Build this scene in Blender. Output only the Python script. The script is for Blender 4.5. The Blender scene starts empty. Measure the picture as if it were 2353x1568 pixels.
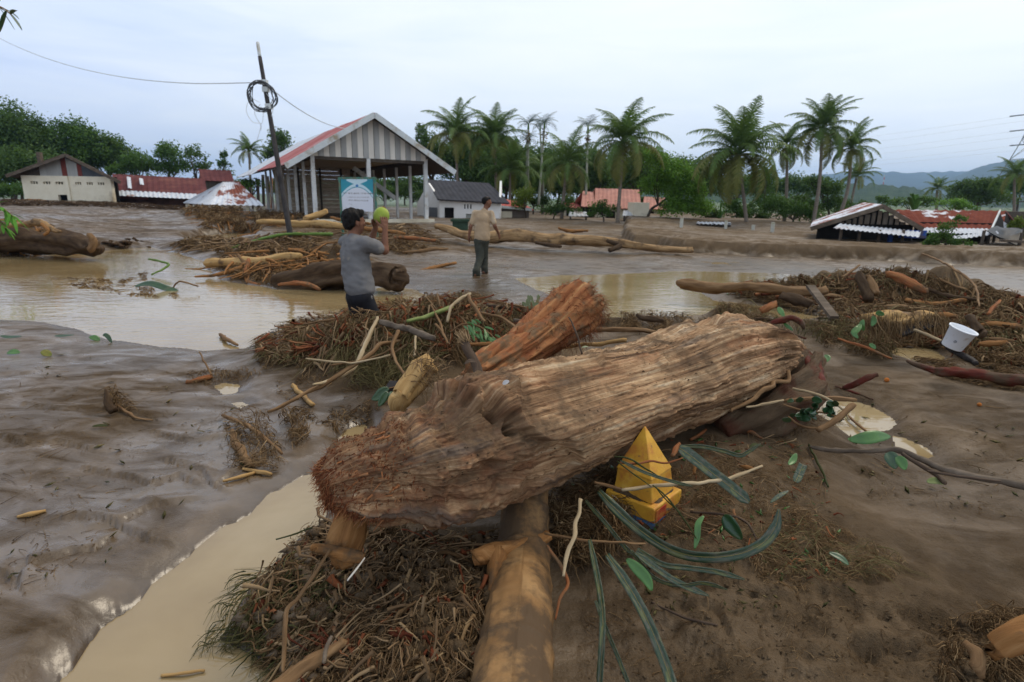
import bpy, math, random
import numpy as np
from mathutils import Vector, Matrix
random.seed(7); RNG = np.random.default_rng(7)
sc = bpy.context.scene
COL = sc.collection
# ---------------------------------------------------------------- camera
F, CX, CY = 1307.0, 1176.5, 784.0            # focal length and centre in a 2353 px wide frame
PITCH, ROLL = math.radians(14.13), math.radians(1.0)
CAMPOS = np.array([0.0, 0.0, 1.6])
_fw = np.array([0, math.cos(PITCH), -math.sin(PITCH)])
_up0 = np.array([0, math.sin(PITCH), math.cos(PITCH)])
_rt0 = np.array([1.0, 0, 0])
_rt = _rt0*math.cos(ROLL) + _up0*math.sin(ROLL)
_up = _up0*math.cos(ROLL) - _rt0*math.sin(ROLL)
cam_d = bpy.data.cameras.new('camera'); cam = bpy.data.objects.new('camera', cam_d); COL.objects.link(cam)
m3 = Matrix(((_rt[0], _up[0], -_fw[0]), (_rt[1], _up[1], -_fw[1]), (_rt[2], _up[2], -_fw[2])))
cam.matrix_world = Matrix.Translation(CAMPOS) @ m3.to_4x4()
cam_d.sensor_width = 36; cam_d.lens = F/2353*36
cam_d.clip_start = 0.05; cam_d.clip_end = 20000
cam_d.dof.use_dof = True; cam_d.dof.focus_distance = 2.75; cam_d.dof.aperture_fstop = 3.6
sc.camera = cam
# ---------------------------------------------------------------- render settings
sc.render.engine = 'CYCLES'
sc.view_settings.view_transform = 'Standard'; sc.view_settings.look = 'None'
sc.view_settings.exposure = 0.30; sc.view_settings.gamma = 1.0; sc.view_settings.use_curve_mapping = False
cy = sc.cycles
cy.use_denoising = True
cy.max_bounces = 6; cy.diffuse_bounces = 3; cy.glossy_bounces = 3; cy.transmission_bounces = 4
cy.volume_bounces = 0; cy.transparent_max_bounces = 6
cy.caustics_reflective = False; cy.caustics_refractive = False
# ---------------------------------------------------------------- node helper
class NT:
    def __init__(s, nt): s.nt = nt
    def __call__(s, typ, out=0, inp=None, **props):
        n = s.nt.nodes.new(typ)
        for k, v in props.items(): setattr(n, k, v)
        for k, v in (inp or {}).items():
            if hasattr(v, 'links') and hasattr(v, 'node'): s.nt.links.new(v, n.inputs[k])
            else: n.inputs[k].default_value = v
        return n.outputs[out] if len(n.outputs) else None
    def noise(s, vec, scale, detail=4, rough=.55, dist=0.0, out=0):
        return s('ShaderNodeTexNoise', out, {'Vector': vec, 'Scale': scale, 'Detail': detail, 'Roughness': rough, 'Distortion': dist})
    def math(s, op, a, b=0.0, c=0.0): return s('ShaderNodeMath', 0, {0: a, 1: b, 2: c}, operation=op)
    def mixc(s, f, a, b, bt='MIX'):
        n = s.nt.nodes.new('ShaderNodeMix'); n.data_type = 'RGBA'; n.blend_type = bt
        for k, v in ((0, f), (6, a), (7, b)):
            if hasattr(v, 'node'): s.nt.links.new(v, n.inputs[k])
            else: n.inputs[k].default_value = v if not isinstance(v, tuple) else (*v[:3], 1)
        return n.outputs[2]
    def ramp(s, f, stops):
        n = s.nt.nodes.new('ShaderNodeValToRGB'); e = n.color_ramp.elements
        while len(e) < len(stops): e.new(.5)
        for el, (p, c) in zip(e, stops):
            el.position = p; el.color = (*c, 1) if isinstance(c, tuple) else (c, c, c, 1)
        s.nt.links.new(f, n.inputs[0]); return n.outputs[0]
    def mapr(s, v, a, b, c=0.0, d=1.0): return s('ShaderNodeMapRange', 0, {0: v, 1: a, 2: b, 3: c, 4: d})
    def mapping(s, vec, scale=(1, 1, 1), rot=(0, 0, 0), loc=(0, 0, 0)):
        return s('ShaderNodeMapping', 0, {'Vector': vec, 'Scale': scale, 'Rotation': rot, 'Location': loc})
    def bump(s, h, strength=.5, dist=.01):
        return s('ShaderNodeBump', 0, {'Height': h, 'Strength': strength, 'Distance': dist})
def material(name):
    m = bpy.data.materials.new(name); m.use_nodes = True; m.node_tree.nodes.clear()
    return m, NT(m.node_tree)
def finish(n, col, rough=.7, normal=None, spec=.4, **extra):
    inp = {'Base Color': col if not isinstance(col, tuple) else (*col, 1), 'Roughness': rough, 'Specular IOR Level': spec}
    if normal is not None: inp['Normal'] = normal
    inp.update(extra)
    b = n('ShaderNodeBsdfPrincipled', 0, inp)
    n('ShaderNodeOutputMaterial', 0, {'Surface': b})
_mc = {}
def simple(name, *cols, scale=6, stretch=(1, 1, 1), rough=.75, bump=.4, bd=.01, spec=.055, coord='Object', attr=0.0, dirt=None, dscale=3, dthr=(.5, .62)):
    """noise-graded colours along object coordinates (or UV), with relief and patches of dirt"""
    if name in _mc: return _mc[name]
    m, n = material(name)
    v = n.mapping(n('ShaderNodeTexCoord', {'Object': 3, 'UV': 2}[coord]), stretch)
    f = n.noise(v, scale, 6, .6)
    f = n.mapr(f, .3, .7)
    if attr:
        a = n('ShaderNodeAttribute', 2, attribute_name='v')
        f = n.math('ADD', n.math('MULTIPLY', f, 1-attr), n.math('MULTIPLY', a, attr))
    k = len(cols)
    c = n.ramp(f, [(i/max(1, k-1), cols[i]) for i in range(k)]) if k > 1 else n('ShaderNodeRGB')
    if k == 1:
        c = n.ramp(f, [(0, tuple(x*.8 for x in cols[0])), (1, tuple(min(1, x*1.15) for x in cols[0]))])
    if dirt:
        d = n.noise(n('ShaderNodeTexCoord', 3), dscale, 6, .65)
        c = n.mixc(n.mapr(d, dthr[0], dthr[1]), c, dirt)
    h = n.noise(v, scale*4, 5, .65)
    finish(n, c, rough, n.bump(h, bump, bd) if bump else None, spec)
    _mc[name] = m; return m
# ---------------------------------------------------------------- world: overcast sky
SUN_EL, SUN_AZ = math.radians(52), math.radians(48)     # azimuth from +Y towards +X
SUNV = (math.cos(SUN_EL)*math.sin(SUN_AZ), math.cos(SUN_EL)*math.cos(SUN_AZ), math.sin(SUN_EL))
w = bpy.data.worlds.new('World'); sc.world = w; w.use_nodes = True; w.node_tree.nodes.clear()
n = NT(w.node_tree)
sky = n('ShaderNodeTexSky', sky_type='NISHITA', sun_disc=False, sun_elevation=SUN_EL, sun_rotation=SUN_AZ)
g = n('ShaderNodeTexCoord', 0)
sep = w.node_tree.nodes.new('ShaderNodeSeparateXYZ'); w.node_tree.links.new(g, sep.inputs[0])
zc = sep.outputs[2]
band = n.noise(n.mapping(g, (1.1, 1.1, 7.0), loc=(.3, .1, .2)), 2.6, 5, .55, .6)      # layered cloud
big = n.noise(n.mapping(g, (1, 1, 1.6), loc=(1.7, .4, 0)), 1.3, 3, .5)
dot = n('ShaderNodeVectorMath', 1, {0: g, 1: SUNV}, operation='DOT_PRODUCT')
glow = n.mapr(dot, .15, .95)                                                           # cloud is brightest round the hidden sun
t = n.math('ADD', n.math('MULTIPLY', band, .55), n.math('ADD', n.math('MULTIPLY', big, .5), n.math('MULTIPLY', glow, .36)))
cloud = n.ramp(n.mapr(t, .32, .82), [(0, (.53, .65, .91)), (.3, (.73, .82, 1.0)), (.6, (.87, .93, 1.01)), (1, (.97, 1.0, 1.02))])
skyb = n('ShaderNodeBackground', 0, {'Color': sky, 'Strength': .07})
clb = n('ShaderNodeBackground', 0, {'Color': cloud, 'Strength': 1.0})
mx = n('ShaderNodeMixShader', 0, {0: .9, 1: skyb, 2: clb})
n('ShaderNodeOutputWorld', 0, {'Surface': mx})
sun_d = bpy.data.lights.new('sun', 'SUN'); sun_d.energy = 1.5; sun_d.angle = math.radians(26); sun_d.color = (1, .87, .68)
sun = bpy.data.objects.new('sun', sun_d); COL.objects.link(sun)
sun.rotation_euler = Vector(SUNV).to_track_quat('Z', 'Y').to_euler()
# ---------------------------------------------------------------- pixel -> place
def ray(px, py):
    px = np.asarray(px, float); py = np.asarray(py, float)
    return _fw + ((px-CX)/F)[..., None]*_rt + ((CY-py)/F)[..., None]*_up
def atd(px, py, d): return CAMPOS + ray(px, py)*np.asarray(d, float)[..., None]
def atz(px, py, z=0.0):
    r = ray(px, py); return CAMPOS + r*((np.asarray(z, float)-1.6)/r[..., 2])[..., None]
def aty(px, py, Y):
    r = ray(px, py); return CAMPOS + r*(np.asarray(Y, float)/r[..., 1])[..., None]
def depth(p): return float(np.dot(np.asarray(p)-CAMPOS, _fw))
# ---------------------------------------------------------------- noise
def _hash(ix, iy, iz, seed):
    with np.errstate(over='ignore'):
        h = (ix.astype(np.uint32)*np.uint32(374761393)) ^ (iy.astype(np.uint32)*np.uint32(668265263)) ^ (iz.astype(np.uint32)*np.uint32(2147483647-57)) ^ np.uint32(seed*1274126177 & 0xffffffff)
        h = (h ^ (h >> np.uint32(13)))*np.uint32(1274126177)
        h = (h ^ (h >> np.uint32(16)))*np.uint32(2246822519)
        h = h ^ (h >> np.uint32(15))
    return h.astype(np.float64)/2147483647.5-1.0
def vn3(x, y, z, seed=0):
    x, y, z = np.broadcast_arrays(np.asarray(x, float), np.asarray(y, float), np.asarray(z, float))
    ix = np.floor(x).astype(np.int64); iy = np.floor(y).astype(np.int64); iz = np.floor(z).astype(np.int64)
    fx, fy, fz = x-ix, y-iy, z-iz
    fx = fx*fx*(3-2*fx); fy = fy*fy*(3-2*fy); fz = fz*fz*(3-2*fz)
    r = 0
    for a in (0, 1):
        wx = fx if a else 1-fx
        for b in (0, 1):
            wy = fy if b else 1-fy
            for c in (0, 1):
                r = r + wx*wy*(fz if c else 1-fz)*_hash(ix+a, iy+b, iz+c, seed)
    return r
def vn2(x, y, seed=0):
    x, y = np.broadcast_arrays(np.asarray(x, float), np.asarray(y, float))
    ix = np.floor(x).astype(np.int64); iy = np.floor(y).astype(np.int64)
    fx, fy = x-ix, y-iy
    fx = fx*fx*(3-2*fx); fy = fy*fy*(3-2*fy)
    z = np.zeros_like(ix); r = 0
    for a in (0, 1):
        wx = fx if a else 1-fx
        for b in (0, 1):
            r = r + wx*(fy if b else 1-fy)*_hash(ix+a, iy+b, z, seed)
    return r
def fbm2(x, y, o=4, seed=0, g=.5):
    r = 0; a = 1
    for i in range(o):
        r = r + a*vn2(x*2**i+i*17.3, y*2**i-i*9.1, seed+i); a *= g
    return r
def fbm3(x, y, z, o=3, seed=0, g=.5):
    r = 0; a = 1
    for i in range(o):
        r = r + a*vn3(x*2**i+i*17.3, y*2**i-i*9.1, z*2**i+i*5.7, seed+i); a *= g
    return r
def sstep(a, b, x):
    t = np.clip((np.asarray(x, float)-a)/(b-a), 0, 1); return t*t*(3-2*t)
def sdpoly(P, x, y):
    """signed distance to a polygon, negative inside"""
    P = np.asarray(P); n = len(P); d = np.full(x.shape, 1e9); ins = np.zeros(x.shape, bool)
    for i in range(n):
        ax, ay = P[i]; bx, by = P[(i+1) % n]
        ex, ey = bx-ax, by-ay; wx, wy = x-ax, y-ay
        t = np.clip((wx*ex+wy*ey)/(ex*ex+ey*ey+1e-12), 0, 1)
        d = np.minimum(d, (wx-ex*t)**2+(wy-ey*t)**2)
        c = ((ay > y) != (by > y)) & (x < (bx-ax)*(y-ay)/((by-ay) if abs(by-ay) > 1e-12 else 1e-12)+ax)
        ins ^= c
    d = np.sqrt(d); return np.where(ins, -d, d)
# ---------------------------------------------------------------- objects
def mesh(name, V, Fc, smooth=True, uv=None, v=None):
    me = bpy.data.meshes.new(name)
    V = np.asarray(V, np.float32)
    if isinstance(Fc, np.ndarray):
        k = Fc.shape[1]; nf = len(Fc)
        me.vertices.add(len(V)); me.vertices.foreach_set('co', V.ravel())
        me.loops.add(nf*k); me.loops.foreach_set('vertex_index', Fc.astype(np.int32).ravel())
        me.polygons.add(nf); me.polygons.foreach_set('loop_start', np.arange(0, nf*k, k, dtype=np.int32))
        try: me.polygons.foreach_set('loop_total', np.full(nf, k, np.int32))
        except Exception: pass
        me.update(calc_edges=True); me.validate()
    else:
        me.from_pydata(V.tolist(), [], Fc); me.update()
    if smooth: me.polygons.foreach_set('use_smooth', np.ones(len(me.polygons), bool))
    if uv is not None:
        li = np.empty(len(me.loops), np.int32); me.loops.foreach_get('vertex_index', li)
        l = me.uv_layers.new(name='UVMap'); l.data.foreach_set('uv', np.asarray(uv, np.float32)[li].ravel())
    if v is not None:
        a = me.attributes.new('v', 'FLOAT', 'POINT'); a.data.foreach_set('value', np.asarray(v, np.float32))
    return me
def tag(o, label=None, cat=None, group=None, kind=None):
    if label: o['label'] = label
    if cat: o['category'] = cat
    if group: o['group'] = group
    if kind: o['kind'] = kind
    return o
def thing(name, label, cat, loc=(0, 0, 0), group=None):
    o = bpy.data.objects.new(name, None); COL.objects.link(o); o.location = tuple(float(x) for x in loc)
    o.empty_display_size = .2
    return tag(o, label, cat, group, 'thing')
def rootloc(o):
    l = np.zeros(3)
    while o is not None: l += np.array(o.location); o = o.parent
    return l
def obj(name, V, Fc, mat, parent=None, smooth=True, uv=None, v=None, kind=None, label=None, me=None):
    """one mesh object; vertices are given in world space"""
    if me is None:
        V = np.asarray(V, float)
        if parent is not None: V = V-rootloc(parent)
        me = mesh(name, V, Fc, smooth, uv, v)
        for mm in (mat if isinstance(mat, (list, tuple)) else [mat]): me.materials.append(mm)
    o = bpy.data.objects.new(name, me); COL.objects.link(o)
    if parent is not None: o.parent = parent
    return tag(o, label, None, None, kind)
def solo(name, label, cat, V, Fc, mat, group=None, **k):
    """a thing that is one mesh, its origin at its base"""
    V = np.asarray(V, float); b = V.mean(0); b[2] = V[:, 2].min()
    me = mesh(name, V-b, Fc, k.get('smooth', True), k.get('uv'), k.get('v')); me.materials.append(mat)
    o = bpy.data.objects.new(name, me); COL.objects.link(o); o.location = tuple(b)
    return tag(o, label, cat, group, 'thing')
class MB:
    """collects shapes into one mesh"""
    def __init__(s): s.V = []; s.F = []; s.n = 0
    def add(s, V, Fc):
        V = np.asarray(V, float); s.V.append(V)
        s.F += [tuple(int(i)+s.n for i in f) for f in Fc]; s.n += len(V); return s
    def box(s, c, size, R=None):
        c = np.asarray(c, float); h = np.asarray(size, float)/2
        q = np.array([(x, y, z) for x in (-1, 1) for y in (-1, 1) for z in (-1, 1)])*h
        if R is not None: q = q @ np.asarray(R).T
        return s.add(q+c, [(0, 1, 3, 2), (4, 6, 7, 5), (0, 4, 5, 1), (2, 3, 7, 6), (0, 2, 6, 4), (1, 5, 7, 3)])
    def prism(s, pts, off):
        """a polygon (list of 3D points) pushed along off"""
        P = np.asarray(pts, float); k = len(P)
        return s.add(np.vstack([P, P+np.asarray(off, float)]), [tuple(range(k))[::-1], tuple(range(k, 2*k))]+[(i, (i+1) % k, k+(i+1) % k, k+i) for i in range(k)])
    def bar(s, a, b, w, h=None, upv=(0, 0, 1)):
        a = np.asarray(a, float); b = np.asarray(b, float); t = b-a; L = np.linalg.norm(t); t = t/L
        u = np.asarray(upv, float)
        if abs(np.dot(u, t)) > .97: u = np.array([1.0, 0, 0])
        x = np.cross(t, u); x /= np.linalg.norm(x); u = np.cross(x, t)
        return s.box((a+b)/2, (L, w, h or w), np.stack([t, x, u], 1))
    def tube(s, P, R, k=8): V, Fc, _ = tube(P, R, k); return s.add(V, Fc)
    def obj(s, name, mat, parent=None, smooth=False, **k): return obj(name, np.vstack(s.V), s.F, mat, parent, smooth, **k)
    def solo(s, name, label, cat, mat, group=None, smooth=False): return solo(name, label, cat, np.vstack(s.V), s.F, mat, group, smooth=smooth)
def spline(P, m):
    """Catmull-Rom through control rows, m samples"""
    P = np.asarray(P, float); k = len(P)
    Q = np.vstack([2*P[0]-P[1], P, 2*P[-1]-P[-2]])
    t = np.linspace(0, k-1-1e-9, m); i = t.astype(int); f = (t-i)[:, None]
    a, b, c, d = Q[i], Q[i+1], Q[i+2], Q[i+3]
    return .5*((2*b)+(-a+c)*f+(2*a-5*b+4*c-d)*f**2+(-a+3*b-3*c+d)*f**3)
def frames(P):
    T = np.gradient(P, axis=0); T /= np.linalg.norm(T, axis=1)[:, None]+1e-12
    ref = np.array([0, 0, 1.0]) if np.abs(T[:, 2]).mean() < .85 else np.array([1.0, 0, 0])
    N1 = ref-T*(T @ ref)[:, None]; N1 /= np.linalg.norm(N1, axis=1)[:, None]+1e-12
    return T, N1, np.cross(T, N1)
def tube(P, R, k=8, disp=None, cap=True):
    """closed tube; disp(u, theta) adds to the radius"""
    P = np.asarray(P, float); m = len(P); R = np.broadcast_to(np.asarray(R, float), (m,))
    T, A, B = frames(P)
    th = np.arange(k)*2*math.pi/k
    u = np.concatenate([[0], np.cumsum(np.linalg.norm(np.diff(P, axis=0), axis=1))])
    r = np.repeat(R[:, None], k, 1)
    if disp is not None: r = np.maximum(.002, r+disp(u[:, None]+0*th, th[None, :]+0*u[:, None]))
    V = P[:, None]+r[..., None]*(np.cos(th)[None, :, None]*A[:, None]+np.sin(th)[None, :, None]*B[:, None])
    i, j = np.meshgrid(np.arange(m-1), np.arange(k), indexing='ij'); jn = (j+1) % k
    Fq = np.stack([i*k+j, i*k+jn, (i+1)*k+jn, (i+1)*k+j], -1).reshape(-1, 4)
    V = V.reshape(-1, 3); Fl = [tuple(x) for x in Fq.tolist()]
    uv = np.stack([np.repeat(u, k), np.tile(th, m)*np.repeat(R, k)], 1)
    if cap:
        n0 = len(V); V = np.vstack([V, P[0], P[-1]]); uv = np.vstack([uv, uv[0], uv[-1]])
        Fl += [(n0, (q+1) % k, q) for q in range(k)]+[(n0+1, (m-1)*k+q, (m-1)*k+(q+1) % k) for q in range(k)]
    return V, Fl, uv
def strands(P, R, k=3):
    """P (n,m,3), R (n,m): many thin tubes as one quad mesh"""
    n_, m, _ = P.shape
    T = np.gradient(P, axis=1); T /= np.linalg.norm(T, axis=2)[..., None]+1e-12
    ref = RNG.normal(size=(n_, 1, 3)); A = np.cross(T, np.broadcast_to(ref, T.shape)); A /= np.linalg.norm(A, axis=2)[..., None]+1e-12
    B = np.cross(T, A); th = np.arange(k)*2*math.pi/k
    V = P[:, :, None]+R[:, :, None, None]*(np.cos(th)[None, None, :, None]*A[:, :, None]+np.sin(th)[None, None, :, None]*B[:, :, None])
    a, i, j = np.meshgrid(np.arange(n_), np.arange(m-1), np.arange(k), indexing='ij'); jn = (j+1) % k; o = a*m*k
    Fq = np.stack([o+i*k+j, o+i*k+jn, o+(i+1)*k+jn, o+(i+1)*k+j], -1).reshape(-1, 4)
    return V.reshape(-1, 3), Fq
def stick(name, label, cat, pts, mat, r=None, k=8, m=None, bend=0.0, knots=0.0, group=None, jag=0.0, seed=0, parent=None):
    """a branch or log through rows (x, y, z, radius)"""
    pts = np.asarray(pts, float); S = spline(pts, m or max(8, 6*len(pts)))
    P, R = S[:, :3], np.abs(S[:, 3]).copy()
    ua = np.concatenate([[0], np.cumsum(np.linalg.norm(np.diff(P, axis=0), axis=1))])/max(.004, R.mean())
    P[1:-1] += (bend+.5*R[1:-1, None])*np.stack([vn2(ua[1:-1]*.13, q*9.1+seed, seed) for q in range(3)], 1)
    def dp(u, th):
        f = .26*vn3(u*3/max(.02, R.mean())*.12, np.cos(th)*1.4, np.sin(th)*1.4, seed+3)+knots*vn3(u/max(.02, R.mean())*.6, np.cos(th)*2, np.sin(th)*2, seed+5)
        return f*R[:, None]+(jag*R[:, None]*vn3(np.cos(th)*3, np.sin(th)*3, u*0, seed+8) if jag else 0)
    V, Fl, uv = tube(P, R, k, dp)
    if parent is not None: return obj(name, V, Fl, mat, parent, uv=uv)
    return solo(name, label, cat, V, Fl, mat, group, uv=uv)
# ---------------------------------------------------------------- the mud plain
def W2(P, z=0.0): return atz(np.array([p[0] for p in P]), np.array([p[1] for p in P]), z)[:, :2]
POOLS = [W2(P) for P in (
    [(-500, 600), (0, 592), (150, 584), (285, 572), (350, 567), (420, 585), (470, 602), (500, 640), (640, 667), (800, 668), (905, 658), (960, 668), (1010, 690),
     (1000, 712), (900, 730), (780, 745), (660, 765), (590, 785), (562, 800), (480, 805), (400, 800), (300, 790), (235, 783), (190, 768), (130, 748), (0, 735), (-500, 690)],
    [(1188, 640), (1290, 632), (1400, 630), (1560, 623), (1690, 625), (1800, 630), (1900, 640), (1870, 655), (1700, 660), (1600, 668), (1640, 690), (1730, 702), (1840, 712),
     (1890, 728), (1830, 735), (1740, 722), (1650, 716), (1560, 730), (1500, 728), (1440, 738), (1370, 735), (1300, 700), (1235, 668), (1200, 650)],
    [(690, 1095), (725, 1085), (760, 1120), (745, 1190), (690, 1245), (640, 1290), (560, 1385), (505, 1470), (600, 1500), (655, 1580), (600, 1700), (60, 1700), (145, 1560), (200, 1490), (240, 1440), (300, 1400),
     (345, 1340), (420, 1290), (470, 1250), (510, 1215), (570, 1180), (610, 1140), (640, 1128)],
    [(1770, 930), (1830, 918), (1900, 915), (1960, 922), (2010, 935), (2050, 958), (2065, 975), (2040, 992), (1985, 998), (1935, 1004), (1880, 985), (1800, 962)],
    [(2045, 1000), (2080, 1003), (2130, 1022), (2163, 1040), (2168, 1055), (2130, 1068), (2080, 1060), (2050, 1040)],
    [(2040, 795), (2090, 792), (2135, 800), (2172, 822), (2165, 840), (2110, 838), (2060, 822)],
    [(420, 548), (470, 540), (540, 536), (592, 538), (585, 548), (520, 556), (450, 560)],
    [(492, 886), (520, 880), (547, 885), (540, 905), (515, 908)],
    [(520, 925), (560, 922), (585, 930), (550, 942)],
    [(795, 985), (835, 975), (850, 1000), (800, 1030), (770, 1010)],
)]
BANK = W2([(1440, 578), (1510, 577), (1570, 585), (1690, 588), (1800, 593), (1900, 598), (2000, 600), (2120, 606), (2250, 611), (2353, 616), (2700, 632), (2700, 520), (2353, 505), (1440, 505)])
CPT = np.array([(1790, 935, .22), (1850, 960, .14), (1740, 960, .26),
    (0, 780, .05), (200, 800, .05), (300, 900, .06), (100, 1000, .07), (100, 1200, .08), (450, 1000, .022), (380, 900, .02), (600, 900, .02), (560, 1000, .018), (50, 1500, .10), (300, 1250, .05), (600, 1080, .025), (700, 930, .07), (560, 860, .03),
    (640, 850, .10), (800, 860, .15), (950, 830, .18), (900, 900, .14), (760, 1010, .02), (1100, 780, .16), (1250, 800, .12), (1350, 780, .06),
    (1900, 870, .07), (2100, 880, .07), (2300, 900, .09), (2000, 1010, .02), (2250, 1000, .06), (2353, 1100, .08), (2200, 1090, .03),
    (1650, 1010, .24), (1780, 1000, .20), (1560, 1050, .22), (1850, 1060, .15), (2000, 1110, .12), (2150, 1160, .10), (1500, 1215, .15), (1680, 1180, .19), (1850, 1200, .19), (2000, 1250, .19), (2250, 1280, .14),
    (1300, 1350, .05), (1330, 1500, .05), (1500, 1400, .08), (1700, 1450, .12), (1900, 1450, .15), (2200, 1480, .16), (1550, 1560, .08), (2300, 1560, .15),
    (1000, 1330, .17), (1100, 1420, .13), (880, 1280, .14), (760, 1330, .08), (820, 1450, .09), (1000, 1540, .13), (720, 1540, .03),
    (900, 1150, .12), (1200, 1180, .12), (1400, 1120, .16),
    (1000, 660, .012), (1100, 640, .010), (1150, 665, .008), (1100, 610, .025), (980, 600, .05), (1250, 605, .018), (1400, 605, .02), (1700, 612, .012), (2000, 625, .010), (2300, 640, .015),
    (1500, 700, .0), (760, 580, .10), (700, 545, .18), (850, 560, .14), (560, 560, .08), (600, 520, .3), (480, 500, .35), (740, 495, .5), (860, 500, .42), (980, 510, .36), (1100, 515, .36),
    (1200, 530, .28), (1400, 525, .3), (1350, 560, .14), (1100, 560, .14), (1250, 500, .4), (1500, 545, .1), (1700, 540, .05), (2000, 550, .02), (2250, 570, .0), (1700, 515, .3), (1900, 520, .2),
    (150, 462, .95), (300, 470, .85), (420, 480, .6), (60, 490, .7), (250, 500, .42), (350, 520, .25), (100, 530, .22), (300, 545, .1), (80, 570, .08), (-300, 560, .15), (-300, 480, .8), (2600, 560, .3), (2700, 800, .1),
    (-500, 1000, .1), (-300, 1500, .12), (2800, 1300, .2)])
CRACKS = [W2(P, .06) for P in ([(160, 1196), (200, 1194), (263, 1204), (300, 1222), (335, 1234)], [(255, 1205), (290, 1198), (325, 1177), (362, 1155), (412, 1146)], [(10, 1335), (42, 1360), (44, 1325), (68, 1304), (116, 1290), (164, 1275), (219, 1263), (242, 1244)],
    [(205, 1083), (250, 1092), (290, 1094), (342, 1109), (375, 1098), (407, 1086), (432, 1095)], [(385, 1052), (430, 1062), (461, 1075), (476, 1098), (494, 1107), (532, 1077)], [(2100, 980), (2160, 990), (2214, 999), (2290, 1022), (2312, 1045), (2350, 1072)], [(1945, 1088), (1980, 1105), (2010, 1120), (2060, 1164)],
    [(0, 1010), (60, 1030), (130, 1022), (200, 1035)], [(60, 930), (140, 945), (230, 938), (330, 952)], [(360, 990), (430, 1005), (500, 996)], [(1500, 1385), (1560, 1412), (1640, 1440), (1660, 1480)], [(1730, 1400), (1800, 1425), (1850, 1470)], [(1990, 1560), (2050, 1548), (2090, 1560)])]
CXY = np.stack([atz(c[0], c[1], c[2])[:2] for c in CPT])
OX, OY = 0.0, -0.5
def lp(x, y):
    r = np.hypot(x-OX, y-OY); return np.arctan2(x-OX, y-OY)*1.6, np.log(np.maximum(r, .2)), r
CU, CV_, _ = lp(CXY[:, 0], CXY[:, 1])
def gauss(x, y, c, rx, ry, ang, hgt, p=2):
    dx, dy = x-c[0], y-c[1]; ca, sa = math.cos(ang), math.sin(ang)
    return hgt*np.exp(-((np.abs((dx*ca+dy*sa)/rx))**p+(np.abs((-dx*sa+dy*ca)/ry))**p))
def hmounds(x, y):
    h = 0*x
    # debris heap behind the big log, crest in front of the grey-shirted man
    crest = np.array([(610, 805, .10), (700, 780, .22), (800, 768, .24), (900, 752, .30), (1000, 732, .40), (1080, 712, .42), (1180, 725, .3), (1250, 745, .2)])
    cd = np.array([5.75, 5.4, 5.15, 5.05, 5.1, 5.2, 5.3, 5.3])
    cp = atd(crest[:, 0], crest[:, 1], cd)
    d = np.full(x.shape, 9.0); top = np.zeros(x.shape)
    for i in range(len(cp)-1):
        a, b = cp[i, :2], cp[i+1, :2]; e = b-a; t = np.clip(((x-a[0])*e[0]+(y-a[1])*e[1])/(e@e), 0, 1)
        dd = np.hypot(x-a[0]-e[0]*t, y-a[1]-e[1]*t); zz = cp[i, 2]+(cp[i+1, 2]-cp[i, 2])*t
        near = dd < d; top = np.where(near, zz, top); d = np.where(near, dd, d)
    back = sstep(-.1, .25, y-np.interp(x, cp[:, 0], cp[:, 1]))
    wid = .22+.16*(1-back)
    h = np.maximum(h, np.maximum(0, top-.03)*np.exp(-(d/wid)**2)*(.9+.25*vn2(x*4, y*4, 33)))
    # long debris pile on the right
    for (px, py, z, rx, ry, ang, hg) in ((1760, 690, 0, .7, .22, -.05, .14), (1900, 690, 0, .8, .3, -.1, .28), (2050, 700, 0, .95, .42, -.12, .42), (2200, 715, 0, .8, .38, -.2, .34), (2300, 730, 0, .5, .3, -.2, .18),
                                         (1870, 775, 0, .6, .2, -.1, .14), (2030, 790, 0, .45, .2, -.1, .15), (2270, 800, 0, .5, .35, 0, .2), (2230, 835, 0, .4, .15, -.3, .12), (2353, 770, 0, .4, .3, 0, .3),
                                         (1430, 760, 0, .7, .13, .05, .1), (1650, 740, 0, .4, .13, 0, .12),
                                         (500, 505, .3, 3.0, 1.0, -.1, .45), (700, 530, .15, 2.4, .9, 0, .28), (600, 600, 0, .9, .35, 0, .22), (690, 640, 0, 1.0, .3, 0, .16), (760, 600, .05, .8, .4, 0, .32), (900, 575, .1, 1.8, .5, 0, .2), (950, 560, .1, 2, .6, 0, .2),
                                         (480, 570, .05, 1.3, .35, .1, .22), (640, 570, .05, .9, .4, 0, .2), (60, 560, .05, 2.0, .6, -.05, .35),
                                         (270, 660, 0, 1.1, .16, -.02, .05), (350, 672, 0, .9, .13, -.1, .05), (430, 690, 0, .5, .1, -.2, .04)):
        c = atz(px, py, z)[:2]; h = h+gauss(x, y, c, rx, ry, ang, hg)*(1+.35*vn2(x*5, y*5, 71))
    return h
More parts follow.
